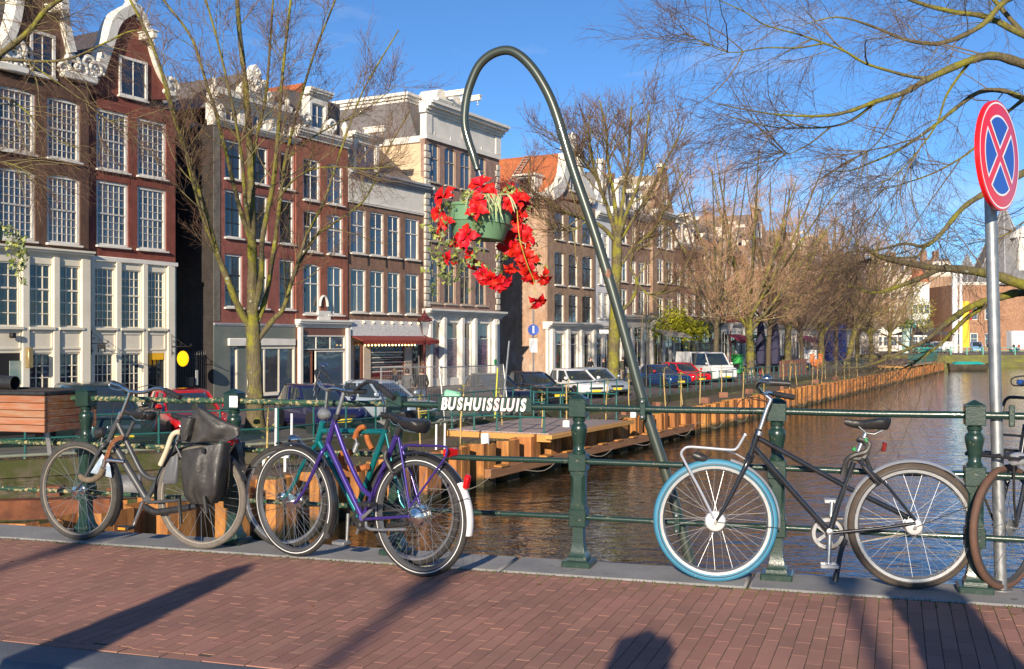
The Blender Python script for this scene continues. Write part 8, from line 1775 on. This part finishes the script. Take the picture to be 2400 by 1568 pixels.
car('bright red hatchback between the blue car and the white van', on_v(1604, 7.3), HD, PAINT('scarlet', (.62,.006,.012)), 'hatch')
car('white panel van with dark windscreen parked by the planting bed', on_v(1655, 7.6), HD, MATS['car_paint_white'], 'van', cat='van', name='parked_van')
car('dark car behind the red-brown board fence at the folded parasols', on_v(1856, 8.5), HD, MATS['car_paint_navy'], 'hatch')
car('dark car beneath the flower box, mostly hidden', at(-10, 900, 30).xy.to_3d()+Vector((0,0,ZQ)), (.6,-.8), MATS['car_paint_black'], 'hatch', plate=False)
car('teal estate car on the square at the end of the canal', at(2160, 800, 196).xy.to_3d()+Vector((0,0,-.9)), (-1,-.1), PAINT('teal', (.02,.2,.18)), 'suv', group='vehicles on the far square')
car('white van on the square before the pale buildings', at(2198, 800, 204).xy.to_3d()+Vector((0,0,-.9)), (-1,.1), MATS['car_paint_white'], 'van', group='vehicles on the far square', cat='van', name='parked_van')
car('blue and white market van before the red brick castle', at(2288, 800, 212).xy.to_3d()+Vector((0,0,-.9)), (-.3,-1), PAINT('sky', (.2,.36,.6)), 'van', group='vehicles on the far square', cat='van', name='parked_van')
# ================================================================ PEOPLE
SKIN = M('skin', (.5,.3,.21), rough=.55); HAIRM = {k: M('hair_'+k, c, rough=.5) for k, c in (('dark', (.03,.02,.015)), ('fair', (.28,.17,.07)), ('brown', (.09,.05,.025)))}
CLO = {k: M('cloth_'+k, c, tuple(x*.7 for x in c), scale=4, rough=.85) for k, c in (('black', (.018,.018,.02)), ('navy', (.02,.025,.05)), ('olive', (.06,.06,.04)), ('grey', (.12,.12,.125)), ('orange', (.75,.17,.02)), ('beige', (.3,.24,.17)), ('jeans', (.05,.075,.14)), ('red', (.4,.03,.03)), ('skyblue', (.25,.4,.6)))}
def person(label, p, face, top, legs, hair='dark', h=1.7, stride=.1, arm=.15, group='people standing along the quay', sit=False):
 """one skinned body in the given pose; clothes by zone of the same surface"""
 s = h/1.75
 J = {'pel': (0,0,.98), 'sp': (0,.02,1.2), 'ch': (0,.01,1.38), 'nk': (0,0,1.5), 'hd': (0,-.03,1.58), 'tp': (0,-.02,1.72)}
 R_ = {'pel': (.15,.12), 'sp': (.145,.11), 'ch': (.165,.12), 'nk': (.058,.058), 'hd': (.085,.1), 'tp': (.055,.06)}
 E = [('pel','sp'), ('sp','ch'), ('ch','nk'), ('nk','hd'), ('hd','tp')]
 for sd, sg in (('l', 1), ('r', -1)):
  st = stride*sg
  if sit: J.update({'hp'+sd: (.1*sg,0,.92), 'kn'+sd: (.11*sg,-.4,.8-.12*sg), 'an'+sd: (.1*sg,-.3,.4-.12*sg), 'to'+sd: (.1*sg,-.42,.36-.12*sg)})
  else: J.update({'hp'+sd: (.1*sg,0,.92), 'kn'+sd: (.11*sg,-st*.5-.02,.5), 'an'+sd: (.11*sg,-st+.03,.09), 'to'+sd: (.12*sg,-st-.12,.04)})
  J.update({'sh'+sd: (.19*sg,.01,1.41), 'el'+sd: (.26*sg,.04-arm*.4,1.13), 'wr'+sd: (.23*sg,-arm,.9+arm*.6), 'ha'+sd: (.22*sg,-arm-.06,.82+arm*.7)})
  R_.update({'hp'+sd: (.1,.1), 'kn'+sd: (.065,.065), 'an'+sd: (.045,.05), 'to'+sd: (.04,.03), 'sh'+sd: (.075,.075), 'el'+sd: (.052,.052), 'wr'+sd: (.036,.036), 'ha'+sd: (.03,.045)})
  E += [('pel','hp'+sd), ('hp'+sd,'kn'+sd), ('kn'+sd,'an'+sd), ('an'+sd,'to'+sd), ('ch','sh'+sd), ('sh'+sd,'el'+sd), ('el'+sd,'wr'+sd), ('wr'+sd,'ha'+sd)]
 K = list(J); me = bpy.data.meshes.new('body'); me.from_pydata([tuple(c*s for c in J[k]) for k in K], [(K.index(a), K.index(b_)) for a, b_ in E], [])
 ob = bpy.data.objects.new('body', me); COL.objects.link(ob); ob.modifiers.new('skin', 'SKIN'); ob.modifiers.new('sub', 'SUBSURF').levels = 1
 for i, k in enumerate(K):
  v = me.skin_vertices[0].data[i]; v.radius = tuple(q*s for q in R_[k]); v.use_root = (k == 'pel')
 m2 = bpy.data.meshes.new_from_object(ob.evaluated_get(bpy.context.evaluated_depsgraph_get())); bpy.data.objects.remove(ob); bpy.data.meshes.remove(me)
 m2.name = 'body'; m2.materials.clear()
 for m_ in (CLO[top], CLO[legs], SKIN, BLACKP): m2.materials.append(m_)
 for q in m2.polygons:
  c = q.center/s; q.use_smooth = True
  q.material_index = 2 if (c.z > 1.475) or (abs(c.x) > .185 and c.z < .93+arm*.62 and c.z > .6 and c.y < -arm+.03) else 3 if c.z < .1 and not sit else 1 if c.z < .9 and abs(c.x) < .2 else 0
 t = thing('person', label, 'person', p, math.atan2(face[1], face[0])+math.pi/2, group); link('body', m2, t)
 hr = MB(); hr.lathe([(0, .135), (.055, .125), (.09, .085), (.1, .03), (.098, -.02), (.085, -.07)], 14, c=(0, .018*s, 1.62*s)); hr.v = [(x, y if y > -.03 else y*.62, z) for x, y, z in hr.v]; hr.build('hair', HAIRM[hair], parent=t)
 fc = MB(); fc.lathe([(0, -.02), (.013, -.006), (0, .022)], 6, c=(0, -.118*s, 1.6*s)); fc.build('nose', SKIN, parent=t)
 ey = MB()
 for sg in (-1, 1): ey.lathe([(0, -.01), (.011, 0), (0, .01)], 6, c=(sg*.033*s, -.105*s, 1.632*s))
 ey.build('eyes', BLACKP, parent=t); MB().box((0, -.108*s, 1.562*s), (.045, .012, .01)).build('mouth', CLO['red'], parent=t)
 return t
def gp(px, Y, z=ZB): q = at(px, 800, Y); return Vector((q.x, q.y, z))
person('woman with long dark hair and black coat before the white shop front', gp(1384, 74), (.5,-.8), 'black', 'jeans', 'dark', 1.7)
person('woman in black jacket with dark hair tied back, in profile by the striped awning', gp(1415, 72), (-1,-.2), 'black', 'black', 'brown', 1.68)
person('man in olive jacket and beige trousers right of the elm trunk', gp(1460, 70), (.3,.9), 'olive', 'beige', 'dark', 1.82)
person('man in dark coat behind the mesh fence, nearest the lantern', gp(988, 42.5), (-.2,.9), 'black', 'jeans', 'brown', 1.78)
person('person in grey coat second behind the mesh fence', gp(955, 43.2), (.3,.8), 'grey', 'black', 'dark', 1.74)
person('person in navy jacket behind the left end of the mesh fence', gp(926, 43.8), (.8,.3), 'navy', 'jeans', 'fair', 1.72)
person('worker in bright orange suit beside the green waste container', gp(1699, 92, ZQ), (-.5,-.8), 'orange', 'orange', 'brown', 1.8)
person('person in black riding along the far mint railing', gp(2296, 183, -.9+.25), (1,0), 'black', 'jeans', 'dark', 1.75, sit=True, group='people at the end of the canal')
person('person in navy riding towards the sign pole at the far railing', gp(2314, 184, -.9+.25), (1,0), 'navy', 'grey', 'brown', 1.75, sit=True, group='people at the end of the canal')
person('person in red coat at the far market stall', gp(2388, 205, -.9), (0,-1), 'red', 'jeans', 'dark', 1.72, group='people at the end of the canal')
person('person in pale blue trousers at the far market stall', gp(2376, 204, -.9), (0,1), 'black', 'skyblue', 'dark', 1.76, group='people at the end of the canal')
# ================================================================ STREET THINGS
OX = M('oxblood_iron', (.13,.025,.022), (.17,.04,.03), scale=5, rough=.45)
def lantern(label, p, h):
 t = thing('street_lantern', label, 'street lamp', p, .3, 'old lantern posts'); MB().lathe([(.16,0), (.15,.5), (.09,.6), (.085,1.0), (.06,1.1), (.05,h-1.3), (.08,h-1.25), (.03,h-1.1)], 12).box((0,0,h-1.5), (.6,.04,.04)).build('post', OX, parent=t)
 z = h-1.1; lg = MB().lathe([(.12,z), (.29,z+.62)], 4).build('glass', GLASS('lantern_glass', (.35,.36,.36), .08), parent=t)
 fr = MB()
 for k in range(4):
  a = math.pi/4+k*math.pi/2; fr.tube([(.125*math.cos(a), .125*math.sin(a), z), (.295*math.cos(a), .295*math.sin(a), z+.62)], .014, 5)
 fr.lathe([(.33,z+.62), (.34,z+.66), (.2,z+.82), (.14,z+.84), (.13,z+.94), (.04,z+1.0), (.05,z+1.06), (0,z+1.12)], 8)
 for k in range(4): a = math.pi/4+k*math.pi/2; fr.lathe([(.02,0), (.03,.06), (0,.16)], 5, c=(.33*math.cos(a), .33*math.sin(a), z+.66))
 fr.build('lantern_frame', OX, parent=t); return t
lantern('oxblood cast iron street lantern before the cafe with the red awning', gp(995, 47, ZQ), 4.25); lantern('oxblood street lantern beside the green waste container', gp(1712, 88, ZQ), 4.9)
t = thing('street_lamp', 'black twin-headed street lamp on a slim pole right of the leaning pole', 'street lamp', gp(1515, 66, ZQ)); MB().lathe([(.09,0), (.08,1.2), (.045,1.3), (.04,4.5)], 10).build('pole', IRON, parent=t)
for sg in (-1, 1): MB().tube([(0,0,4.4), (sg*.35,0,4.55)], .03, 6).box((sg*.5,0,4.58), (.5,.24,.12), b=.03).build('lamp_head', IRON, parent=t)
t = thing('camera_pole', 'thin dark pole with white camera box left of the elm trunk', 'pole', gp(1424, 70, ZQ)); MB().tube([(0,0,0), (0,0,3.6)], .045, 8).build('pole', IRON, parent=t); MB().box((-.25,-.1,3.5), (.6,.25,.25), b=.03).build('camera', WP, parent=t)
# mesh fences
FEN = M('fence_wire', (.42,.41,.38), rough=.4, metal=.6)
def mesh_fence(label, a, b_, h=2.0, tilt=0.0):
 a, b_ = Vector(a), Vector(b_); d = b_-a; L_ = d.length; t = thing('mesh_fence', label, 'fence', a, math.atan2(d.y, d.x), 'construction mesh fences', rx=tilt); fr = MB()
 for x in (0, L_): fr.tube([(x,0,0), (x,0,h)], .022, 8)
 for z in (.15, h-.03): fr.tube([(0,0,z), (L_,0,z)], .02, 8)
 fr.build('frame', FEN, parent=t); w = MB(); n = int(L_/.065)
 for k in range(1, n): x = k*L_/n; w.tube([(x,0,.15), (x,0,.5), (x,.03,.55), (x,0,.6), (x,0,1.2), (x,.03,1.25), (x,0,1.3), (x,0,h-.03)], .005, 3, cap=False)
 for z in (.55, 1.25, 1.7): w.tube([(0,0,z), (L_,0,z)], .005, 3)
 tag(w.build('wire_mesh', FEN, parent=t, smooth=False), kind='stuff')
 for x in (0.1, L_-.1): MB().box((x,0,.06), (.25,.7,.12), b=.02).build('foot', M('concrete_foot', (.3,.29,.27), (.24,.23,.22), scale=6, rough=.9), parent=t)
 return t
mesh_fence('upright mesh fence panel before the cafe, left of the two', gp(893, 37, ZQ), gp(1036, 38.4, ZQ)); mesh_fence('mesh fence panel leaning back behind the name board', gp(1043, 37.6, ZQ), gp(1192, 42, ZQ), tilt=-.12)
tag(MB().tube([(0,0,0), (.28,.1,2.9)], .035, 8).build('leaning_pole', STEEL, loc=gp(1176, 40, ZQ)), 'thin galvanised pole leaning before the dark navy saloon', 'pole')
tag(MB().tube([(0,0,0), (.1,0,1.9)], .03, 6).build('marker_post', M('yellow_green_post', (.5,.5,.04), rough=.5), loc=gp(1160, 40, ZQ)), 'yellow-green marker post at the end of the mesh fence', 'post')
bag_ = MB().box((0,0,0), (.55,.25,.32), b=.06, rot=Matrix.Rotation(.2, 4, 'Y')).build('plastic_crate', M('mint_plastic', (.2,.5,.33), rough=.5), loc=at(1060, 927, 35)); tag(bag_, 'mint green plastic crate hung on the mesh fence above the name board', 'crate')
# folded parasols, advertising column, container, boards, chairs, screens
NAV = M('navy_canvas', (.018,.018,.05), (.03,.03,.07), scale=3, rough=.8, bump=1, bscale=8)
for px, lab in ((1783, 'tall folded navy parasol nearest the mossy trunk'), (1816, 'tall folded navy parasol, second from the mossy trunk')):
 t = thing('folded_parasol', lab, 'parasol', gp(px, 98, ZQ), 0, 'folded navy parasols'); MB().tube([(0,0,0), (0,0,5.0)], .04, 8).build('pole', IRON, parent=t)
 mb = MB().lathe([(.12,.7), (.42,.8), (.48,1.8), (.36,3.2), (.3,4.2), (.14,4.8), (0,5.0)], 12); mb.v = [(x*(1+.18*math.sin(5*math.atan2(y, x)+z)), y*(1+.18*math.sin(5*math.atan2(y, x)+z)), z) for x, y, z in mb.v]; mb.build('canopy', NAV, parent=t)
t = thing('advertising_column', 'big blue round column with grey conical roof behind the leaning tree', 'column', gp(1957, 150, ZQ)); MB().lathe([(1.75,0), (1.75,.5), (1.6,.6), (1.6,5.2), (1.7,5.25), (1.7,5.45)], 28).build('drum', M('blue_drum', (.02,.075,.36), (.03,.1,.42), scale=1, rough=.4), parent=t); MB().lathe([(1.85,5.45), (1.2,6.4), (.5,6.9), (0,7.1)], 28).build('roof', SLATE, parent=t)
t = thing('waste_container', 'bright green waste container by the lantern', 'container', gp(1727, 93, ZQ), -.5); MB().box((0,0,.85), (.9,.9,1.5), b=.06).build('bin', M('bright_green_plastic', (.04,.4,.08), rough=.45), parent=t); MB().box((0,0,1.66), (.98,.98,.12), b=.05).build('lid', MATS['bright_green_plastic'], parent=t); MB().box((.1,-.46,.7), (.6,.02,.5)).build('panel', BLACKP, parent=t)
t = thing('board_fence', 'low red-brown board fence before the dark car', 'fence'); a, b_ = on_v(1828, 5.0), on_v(1890, 5.2); d = b_-a; n = 34; pr = None; t.location = a; t.rotation_euler = (0,0,math.atan2(d.y, d.x))
for k in range(n):
 o = (MB().box((0,0,.65), (d.length/n-.02,.05,1.3)).build('board', M('red_brown_board', (.30,.12,.075), (.24,.1,.06), scale=3, rough=.8), parent=t, smooth=False) if pr is None else link('board', pr.data, t)); pr = pr or o; o.location = ((k+.5)*d.length/n, .01*math.sin(k*2), .02*math.sin(k*3.3))
def chair(label, p, rz, mat):
 t = thing('cafe_chair', label, 'chair', p, rz, 'orange cafe chairs'); MB().box((0,0,.45), (.45,.45,.05), b=.02).build('seat', mat, parent=t); MB().box((0,.21,.78), (.45,.05,.6), b=.02).build('backrest', mat, parent=t)
 for x in (-.2, .2):
  for y in (-.2, .2): MB().tube([(x,y,0), (x,y,.45)], .02, 5).build('leg', mat, parent=t)
ORG = M('orange_plastic', (.62,.16,.03), rough=.45)
for i, (px, Y, z) in enumerate(((1904, 108, 0), (1904, 108, .5), (1921, 109, 0), (1921, 109, .5), (1912, 106, 0))): chair(('orange cafe chair at the foot of the left stack', 'orange cafe chair on top of the left stack', 'orange cafe chair at the foot of the right stack', 'orange cafe chair on top of the right stack', 'orange cafe chair in front of the two stacks')[i], gp(px, Y, ZQ+z), 2.6+i*.2, ORG)
t = thing('wind_screen', 'white terrace wind screen between two far trunks', 'screen', gp(1898, 118, ZQ), .2); MB().box((0,0,1.1), (2.3,.06,1.6)).build('panel', WP, parent=t); MB().box((0,0,1.95), (2.4,.08,.08)).box((-1.15,0,1), (.08,.08,2)).box((1.15,0,1), (.08,.08,2)).build('frame', STEEL, parent=t, smooth=False)
t = thing('cafe_awning', 'sun-bleached grey awning under the yellow vine', 'awning', (0,0,0)); a = [at(1540, 772, 97), at(1600, 779, 93), at(1622, 789, 91.5), at(1556, 784, 93.5)]; mb = MB(); mb.v = [tuple(p) for p in a]+[tuple(p-Vector((0,0,.12))) for p in a]; mb.f = [(3,2,1,0), (4,5,6,7), (0,1,5,4), (1,2,6,5), (2,3,7,6), (3,0,4,7)]; mb.build('cloth', M('grey_awning', (.36,.35,.3), rough=.8), parent=t, smooth=False)
t = thing('striped_awning', 'small rounded brown and white striped awning left of the elm', 'awning', gp(1407, 84, ZB+2.9), HRZ); n = 10
for k in range(n):
 P = [(-.9+1.8*k/n, -.9*math.sin(R(a)), .9*math.cos(R(a))) for a in range(0, 91, 15)]; Q = [(-.9+1.8*(k+1)/n, p[1], p[2]) for p in P]; m = len(P); mb = MB(); mb.v = P+Q; mb.f = [(i, m+i, m+i+1, i+1) for i in range(m-1)]; mb.build('stripe', (WP, M('brown_stripe', (.3,.17,.1), rough=.8))[k % 2], parent=t)
AW2 = [('dark red shop awning behind the mossy trunk', 1718, (.25,.02,.05)), ('purple-red shop awning over a far terrace', 1880, (.2,.02,.1)), ('green shop blind on the pinkish house', 1772, (.02,.13,.06)), ('plum awning near the end of the row', 1935, (.18,.03,.08))]
for lab, px, c in AW2:
 kq = (px-CX)/F_PX; Yq = 42.4/(.56-kq); mb = MB(); w = 2.4; mb.v = [(-w,0,0), (w,0,0), (w,-1.6,-.7), (-w,-1.6,-.7), (w,-1.6,-1.0), (-w,-1.6,-1.0), (-w,0,-.06), (w,0,-.06)]; mb.f = [(0,3,2,1), (3,5,4,2), (6,7,4,5), (0,6,5,3), (1,2,4,7)]
 o = mb.build('shop_awning', M('awning_'+lab.split()[0], c, rough=.8), smooth=False); o.location = (kq*Yq+.2*NV.x, Yq+.2*NV.y, ZB+3.6); o.rotation_euler = (0,0,HRZ); tag(o, lab, 'awning')
t = thing('lamp_sign', 'round pale yellow lamp sign hanging over a far terrace', 'sign', gp(1870, 118, ZQ)); MB().lathe([(0,-.7), (.5,-.5), (.7,0), (.5,.5), (0,.7)], 16, c=(0,0,4.9)).build('globe', M('pale_yellow_globe', (.7,.5,.2), rough=.5), parent=t); MB().tube([(0,0,0), (0,0,4.3)], .05, 6).build('pole', IRON, parent=t)
# parked bicycles far away
def small_bike(label, p, hd, c, group):
 t = thing('parked_bicycle', label, 'bicycle', p, math.atan2(hd[1], hd[0]), group); m_ = M('bike_'+label.split()[0], c, rough=.4)
 for x in (-.54, .54):
  w = part('wheel', t, (x,0,.34)); MB().tube([(.33*math.cos(a*.393),0,.33*math.sin(a*.393)) for a in range(16)], .02, 5, closed=True).build('tyre', BLACKR, parent=w); MB().tube([(.29*math.cos(a*.393),0,.29*math.sin(a*.393)) for a in range(16)], .012, 4, closed=True).build('rim', ALU, parent=w)
  s_ = MB()
  for k in range(12): s_.tube([(0,0,0), (.29*math.cos(k*.5236),0,.29*math.sin(k*.5236))], .004, 3)
  s_.build('spokes', ALU, parent=w)
 MB().tube([(.4,0,.85), (.54,0,.34)], .016, 5).tube([(.38,0,.82), (-.02,0,.32), (-.22,0,.85)], .016, 5).tube([(-.02,0,.32), (-.54,0,.34), (-.2,0,.78)], .012, 5).tube([(.38,0,.75), (-.15,0,.65)], .014, 5).build('frame', m_, parent=t)
 MB().box((-.24,0,.92), (.26,.14,.06), b=.02).build('saddle', BLACKP, parent=t); MB().tube([(.4,0,.85), (.4,0,1.02), (.33,.25,1.05)], .013, 5).tube([(.4,0,1.02), (.33,-.25,1.05)], .013, 5).build('handlebar', CHROME, parent=t)
small_bike('white bicycle leaning on the quay railing past the van', on_v(1760, 4.3), (.5,.86), (.6,.6,.6), 'bicycles on the quay'); small_bike('red bicycle leaning on the quay railing past the van', on_v(1782, 4.4), (.45,.9), (.4,.05,.05), 'bicycles on the quay'); small_bike('black bicycle beside the waste container', on_v(1738, 6.2), (.2,.97), (.02,.02,.02), 'bicycles on the quay')
small_bike('dark bicycle ridden along the far railing, first of two', gp(2296, 183, -.9), (1,0), (.03,.03,.03), 'bicycles on the far quay'); small_bike('dim bicycle ridden along the far railing, second of two', gp(2314, 184, -.9), (1,0), (.05,.06,.08), 'bicycles on the far quay')
# ================================================================ BUILDINGS AT THE END OF THE CANAL
def facing(name, label, px0, px1, Y, top, wall, rows, ncol, win=(1.5, 2.2), depth=14, roof=None, cat='building', shop=None, glass=3, base=-.9):
 a, b_ = gp(px0, Y, base), gp(px1, Y, base); t = thing(name, label, cat, a, 0, 'buildings round the far square'); H = House.__new__(House); H.root = t; H.W = b_.x-a.x; zt = EYE-(top-CY)/F_PX*Y-base
 ops = []
 for zc in rows:
  for k in range(ncol): x = H.W*(k+.5)/ncol; ops.append((x-win[0]/2, x+win[0]/2, zc-win[1]/2, zc+win[1]/2))
 H.wall(0, H.W, 0, zt, ops, wall, depth=depth)
 for o in ops: H.window(o, 2, 1, 1, .55, fw=.16, glass=glass, panes=False, sill=False)
 H.cornice(-.1, H.W+.1, zt, .6, .5)
 if roof is not None: H.gable_roof(0, H.W, zt+.5, zt+.5+roof[1], 0, depth, roof[0], ripple=False) if len(roof) == 2 else MB().prism([(0, zt+.5), (H.W, zt+.5), (H.W-1, zt+roof[1]), (1, zt+roof[1])], .2, depth).build('roof', roof[0], parent=t, smooth=False)
 return H, zt
PALEB = M('pale_blue_render', (.62,.66,.68), (.7,.71,.7), scale=.4, rough=.8)
for (n, lab, a, b_, Y, tp, wl__, nc, rf) in (('b', 'white building with slate mansard and pale blue windows at the canal end', 2052, 2140, 236, 652, WHITE, 5, (SLATE, 4.5, 0)), ('b', 'pale rendered building right of the white mansard building', 2140, 2178, 232, 668, PALEB, 3, (TILE_O, 3)), ('b', 'narrow cream building left of the yellow-olive tree', 2010, 2052, 226, 662, CREAM, 3, (SLATE, 4)), ('b', 'tan building between the pale building and the castle', 2178, 2236, 240, 648, BRK_F, 4, (SLATE, 4, 0))):
 H, zt = facing('townhouse', lab, a, b_, Y, tp, wl__, (2.2, 5.8, 9.2, 12.0 if tp < 660 else 9.2)[:4 if tp < 660 else 3], nc, roof=rf)
 if n and len(rf) == 3:
  for k in range(2): x = H.W*(.3+.4*k); H.wall(x-.9, x+.9, zt+.6, zt+3.4, [(x-.6, x+.6, zt+1, zt+3)], WHITE, depth=1.5, name='dormer', y0=-.05); H.window((x-.6, x+.6, zt+1, zt+3), 2, 0, 1, sill=False, fw=.15, panes=False, y=.0)
 for k in range(2): H.box('chimney', (H.W*(.25+.5*k), 7, zt+5), (1.2,1.2,2.6), BRK_D)
CAST = BRICK('castle_brick', (.36,.18,.10), (.30,.15,.085), (.38,.28,.2), bw=.3, bh=.1, stain=.35)
H, zt = facing('weigh_house', 'old brick weigh-house castle with pointed slate tower roofs at the canal end', 2232, 2470, 226, 668, CAST, (2.6, 8.0), 7, (1.6, 2.6), roof=None, depth=18, cat='castle')
def cone(px, pyt, pyb, rpx, Y, n=8, dy=6):
 x = (px-CX)/F_PX*(Y+dy)-H.root.location.x; zt_, zb_ = EYE-(pyt-CY)/F_PX*(Y+dy)+.9, EYE-(pyb-CY)/F_PX*(Y+dy)+.9; r_ = rpx/F_PX*(Y+dy)
 o = MB().lathe([(r_*1.06, zb_-.3), (r_, zb_), (r_*.42, zb_+(zt_-zb_)*.55), (0, zt_)], n, c=(x, dy, 0)).build('tower_roof', M('grey_slate', (.13,.13,.14), (.18,.175,.175), scale=.6, rough=.7), parent=H.root, ang=20)
 MB().lathe([(r_*.93, 0), (r_*.93, zb_-.25)], 16, c=(x, dy, 0)).build('tower', CAST, parent=H.root); hp = MB()
 for k in range(n): a = 2*math.pi*(k+.5)/n; hp.tube([(x+r_*math.cos(a), dy+r_*math.sin(a), zb_+.1), (x+r_*.42*math.cos(a), dy+r_*.42*math.sin(a), zb_+(zt_-zb_)*.55+.08), (x, dy, zt_)], .14, 4)
 hp.build('hip_lead', LEAD, parent=o)
cone(2352, 478, 668, 84, 226); cone(2276, 594, 668, 36, 224, dy=8); cone(2440, 560, 668, 40, 224, dy=8)
for k in range(3): x = 3.5+k*6.5; H.box('shutter', (x+.4, -.06, 8.0), (.5,.1,2.6), M('red_shutter', (.5,.03,.03), rough=.6))
MB().prism([(9, 10.5)]+[(9+7*k/10, 10.9+1.6*math.sin(math.pi*k/10)) for k in range(11)]+[(16, 10.5)], -.25, .0).build('arch_band', WHITE, parent=H.root, smooth=False)
t = thing('cupola', 'white cupola with a window on the castle roof', 'cupola'); c_ = gp(2402, 228, 0); zc = EYE+(799-600)/F_PX*228; MB().box((c_.x, c_.y, zc), (4.6,4,7.5), b=.2).build('drum', WHITE, parent=t); MB().lathe([(3.1,zc+3.8), (2.4,zc+5.2), (0,zc+6.6)], 8, c=(c_.x, c_.y, 0)).build('roof', WHITE, parent=t); MB().box((c_.x, c_.y-2.03, zc+.2), (1.5,.06,3)).build('window', GLS[3], parent=t)
for px, lab, wd in ((2238, 'tall white banner pole left of the castle, thicker one', .55), (2252, 'tall white banner pole left of the castle, thinner one', .3)): tag(MB().tube([(0,0,0), (0,0,15.5)], wd, 10).build('banner_pole', WP, loc=gp(px, 205, -.9)), lab, 'pole', 'banner poles on the far square')
t = thing('yellow_banner', 'tall yellow banner before the castle gate', 'banner', gp(2262, 208, -.9)); MB().box((0,0,5.5), (1.6,.08,9)).build('cloth', M('yellow_cloth', (.75,.45,.03), rough=.7), parent=t); MB().tube([(-.85,0,0), (-.85,0,10.4)], .07, 6).build('pole', STEEL, parent=t)
t = thing('mint_kiosk', 'slim mint column kiosk with green pyramid roof on the far square', 'kiosk', gp(2126, 188, -.9)); MB().lathe([(.85,0), (.85,4.6), (1.0,4.7)], 12).build('column', M('mint_panel', (.35,.5,.45), rough=.5), parent=t); MB().lathe([(1.7,4.7), (.9,5.7), (0,6.4)], 6).build('roof', M('green_copper', (.03,.25,.16), rough=.6), parent=t)
t = thing('market_stall', 'dark canopy market stall on the far square', 'stall', gp(2172, 192, -.9)); cn = MB(); cn.v = [(-5.5,0,3.3), (5.5,0,3.3), (5.5,3,3.3), (-5.5,3,3.3), (-1,1.5,4.9), (1,1.5,4.9)]; cn.f = [(0,1,5,4), (1,2,5), (2,3,4,5), (3,0,4), (3,2,1,0)]; cn.build('canopy', M('dark_canopy', (.05,.045,.05), rough=.8), parent=t, smooth=False)
for x in (-5, 5): MB().tube([(x,.2,0), (x,.2,3.3)], .07, 6).build('pole', STEEL, parent=t)
t = thing('box_truck', 'white box truck parked before the castle', 'truck', gp(2398, 208, -.9), 0, 'vehicles on the far square'); MB().box((0,0,2.4), (5.5,2.4,3.6), b=.08).build('cargo_box', WP, parent=t); MB().box((3.7,0,1.6), (1.7,2.2,2.2), b=.2).build('cab', WP, parent=t)
for x in (-1.8, 3.6):
 for y in (-1, 1): MB().lathe([(0,-.15), (.45,-.15), (.45,.15), (0,.15)], 14, axis='y').build('wheel', TYR, parent=t, loc=(x, y, .45))
# ================================================================ BEHIND THE VIEWER: unseen things guessed from the long shadows on the pavement
def back_of(px, py, h, z=-.12):
 """foot of something h tall whose shadow tip falls at the sighted pavement point"""
 p = on_ground(px, py); l_ = (h+z)/math.tan(SUN_EL); return Vector((p.x-l_*math.sin(SUN_AZ), p.y-l_*math.cos(SUN_AZ), z))
def bush(label, px, py, h, r_, seed, tip=.04):  # bush-shaped stand-in, added out of view for the outline of its shadow
 t = thing('shadow_bush', label, 'bush', back_of(px, py, h), 0, 'unseen bush shapes added for their shadows'); g = np.random.default_rng(seed); MB().lathe([(.12,0), (.17,.3), (.18,.32)], 16).build('pot', M('clay_pot', (.4,.17,.09), rough=.8), parent=t)
 MB().lathe([(r_*.7,.32), (r_,.55), (r_*.93,h*.5), (r_*.6,h*.8), (tip*2,h*.96), (0,h)], 16).build('body', IVY, parent=t)
 a = g.uniform(0, 6.283, 900); z = g.uniform(.35, h, 900); q = np.interp(z, [.32,.55,h*.5,h*.8,h*.96,h], [r_*.7,r_,r_*.93,r_*.6,tip*2,0]); leaf_cloud('foliage', IVY, t, np.stack([q*np.cos(a), q*np.sin(a), z], 1), .03, seed)
bush('unseen slim bush shape added to cast the tapering shadow at left', 588, 1322, 1.9, .21, 1); bush('unseen wide bush shape added to cast the cone shadow at right', 2150, 1372, 1.75, .30, 2, .1); bush('unseen round bush shape added to cast the middle shadow', 1520, 1482, 1.6, .2, 3, .06)
for i, (px, py, h, d) in enumerate(((1035, 1347, 5.0, .05), (250, 1255, 6.0, .06), (1962, 1330, 4.6, .05))):
 t = thing('lamp_post', ('unseen lamp post guessed from a pole shadow, middle one', 'unseen lamp post guessed from a pole shadow, left one', 'unseen lamp post guessed from a pole shadow, right one')[i], 'street lamp', back_of(px, py, h), 0, 'unseen posts guessed from their shadows'); MB().lathe([(d*1.6,0), (d*1.5,1), (d,1.1), (d*.8,h)], 10).build('post', STEEL, parent=t); MB().lathe([(.02,h-.25), (.12,h-.15), (.1,h+.05), (0,h+.1)], 10).build('lamp_head', IRON, parent=t)
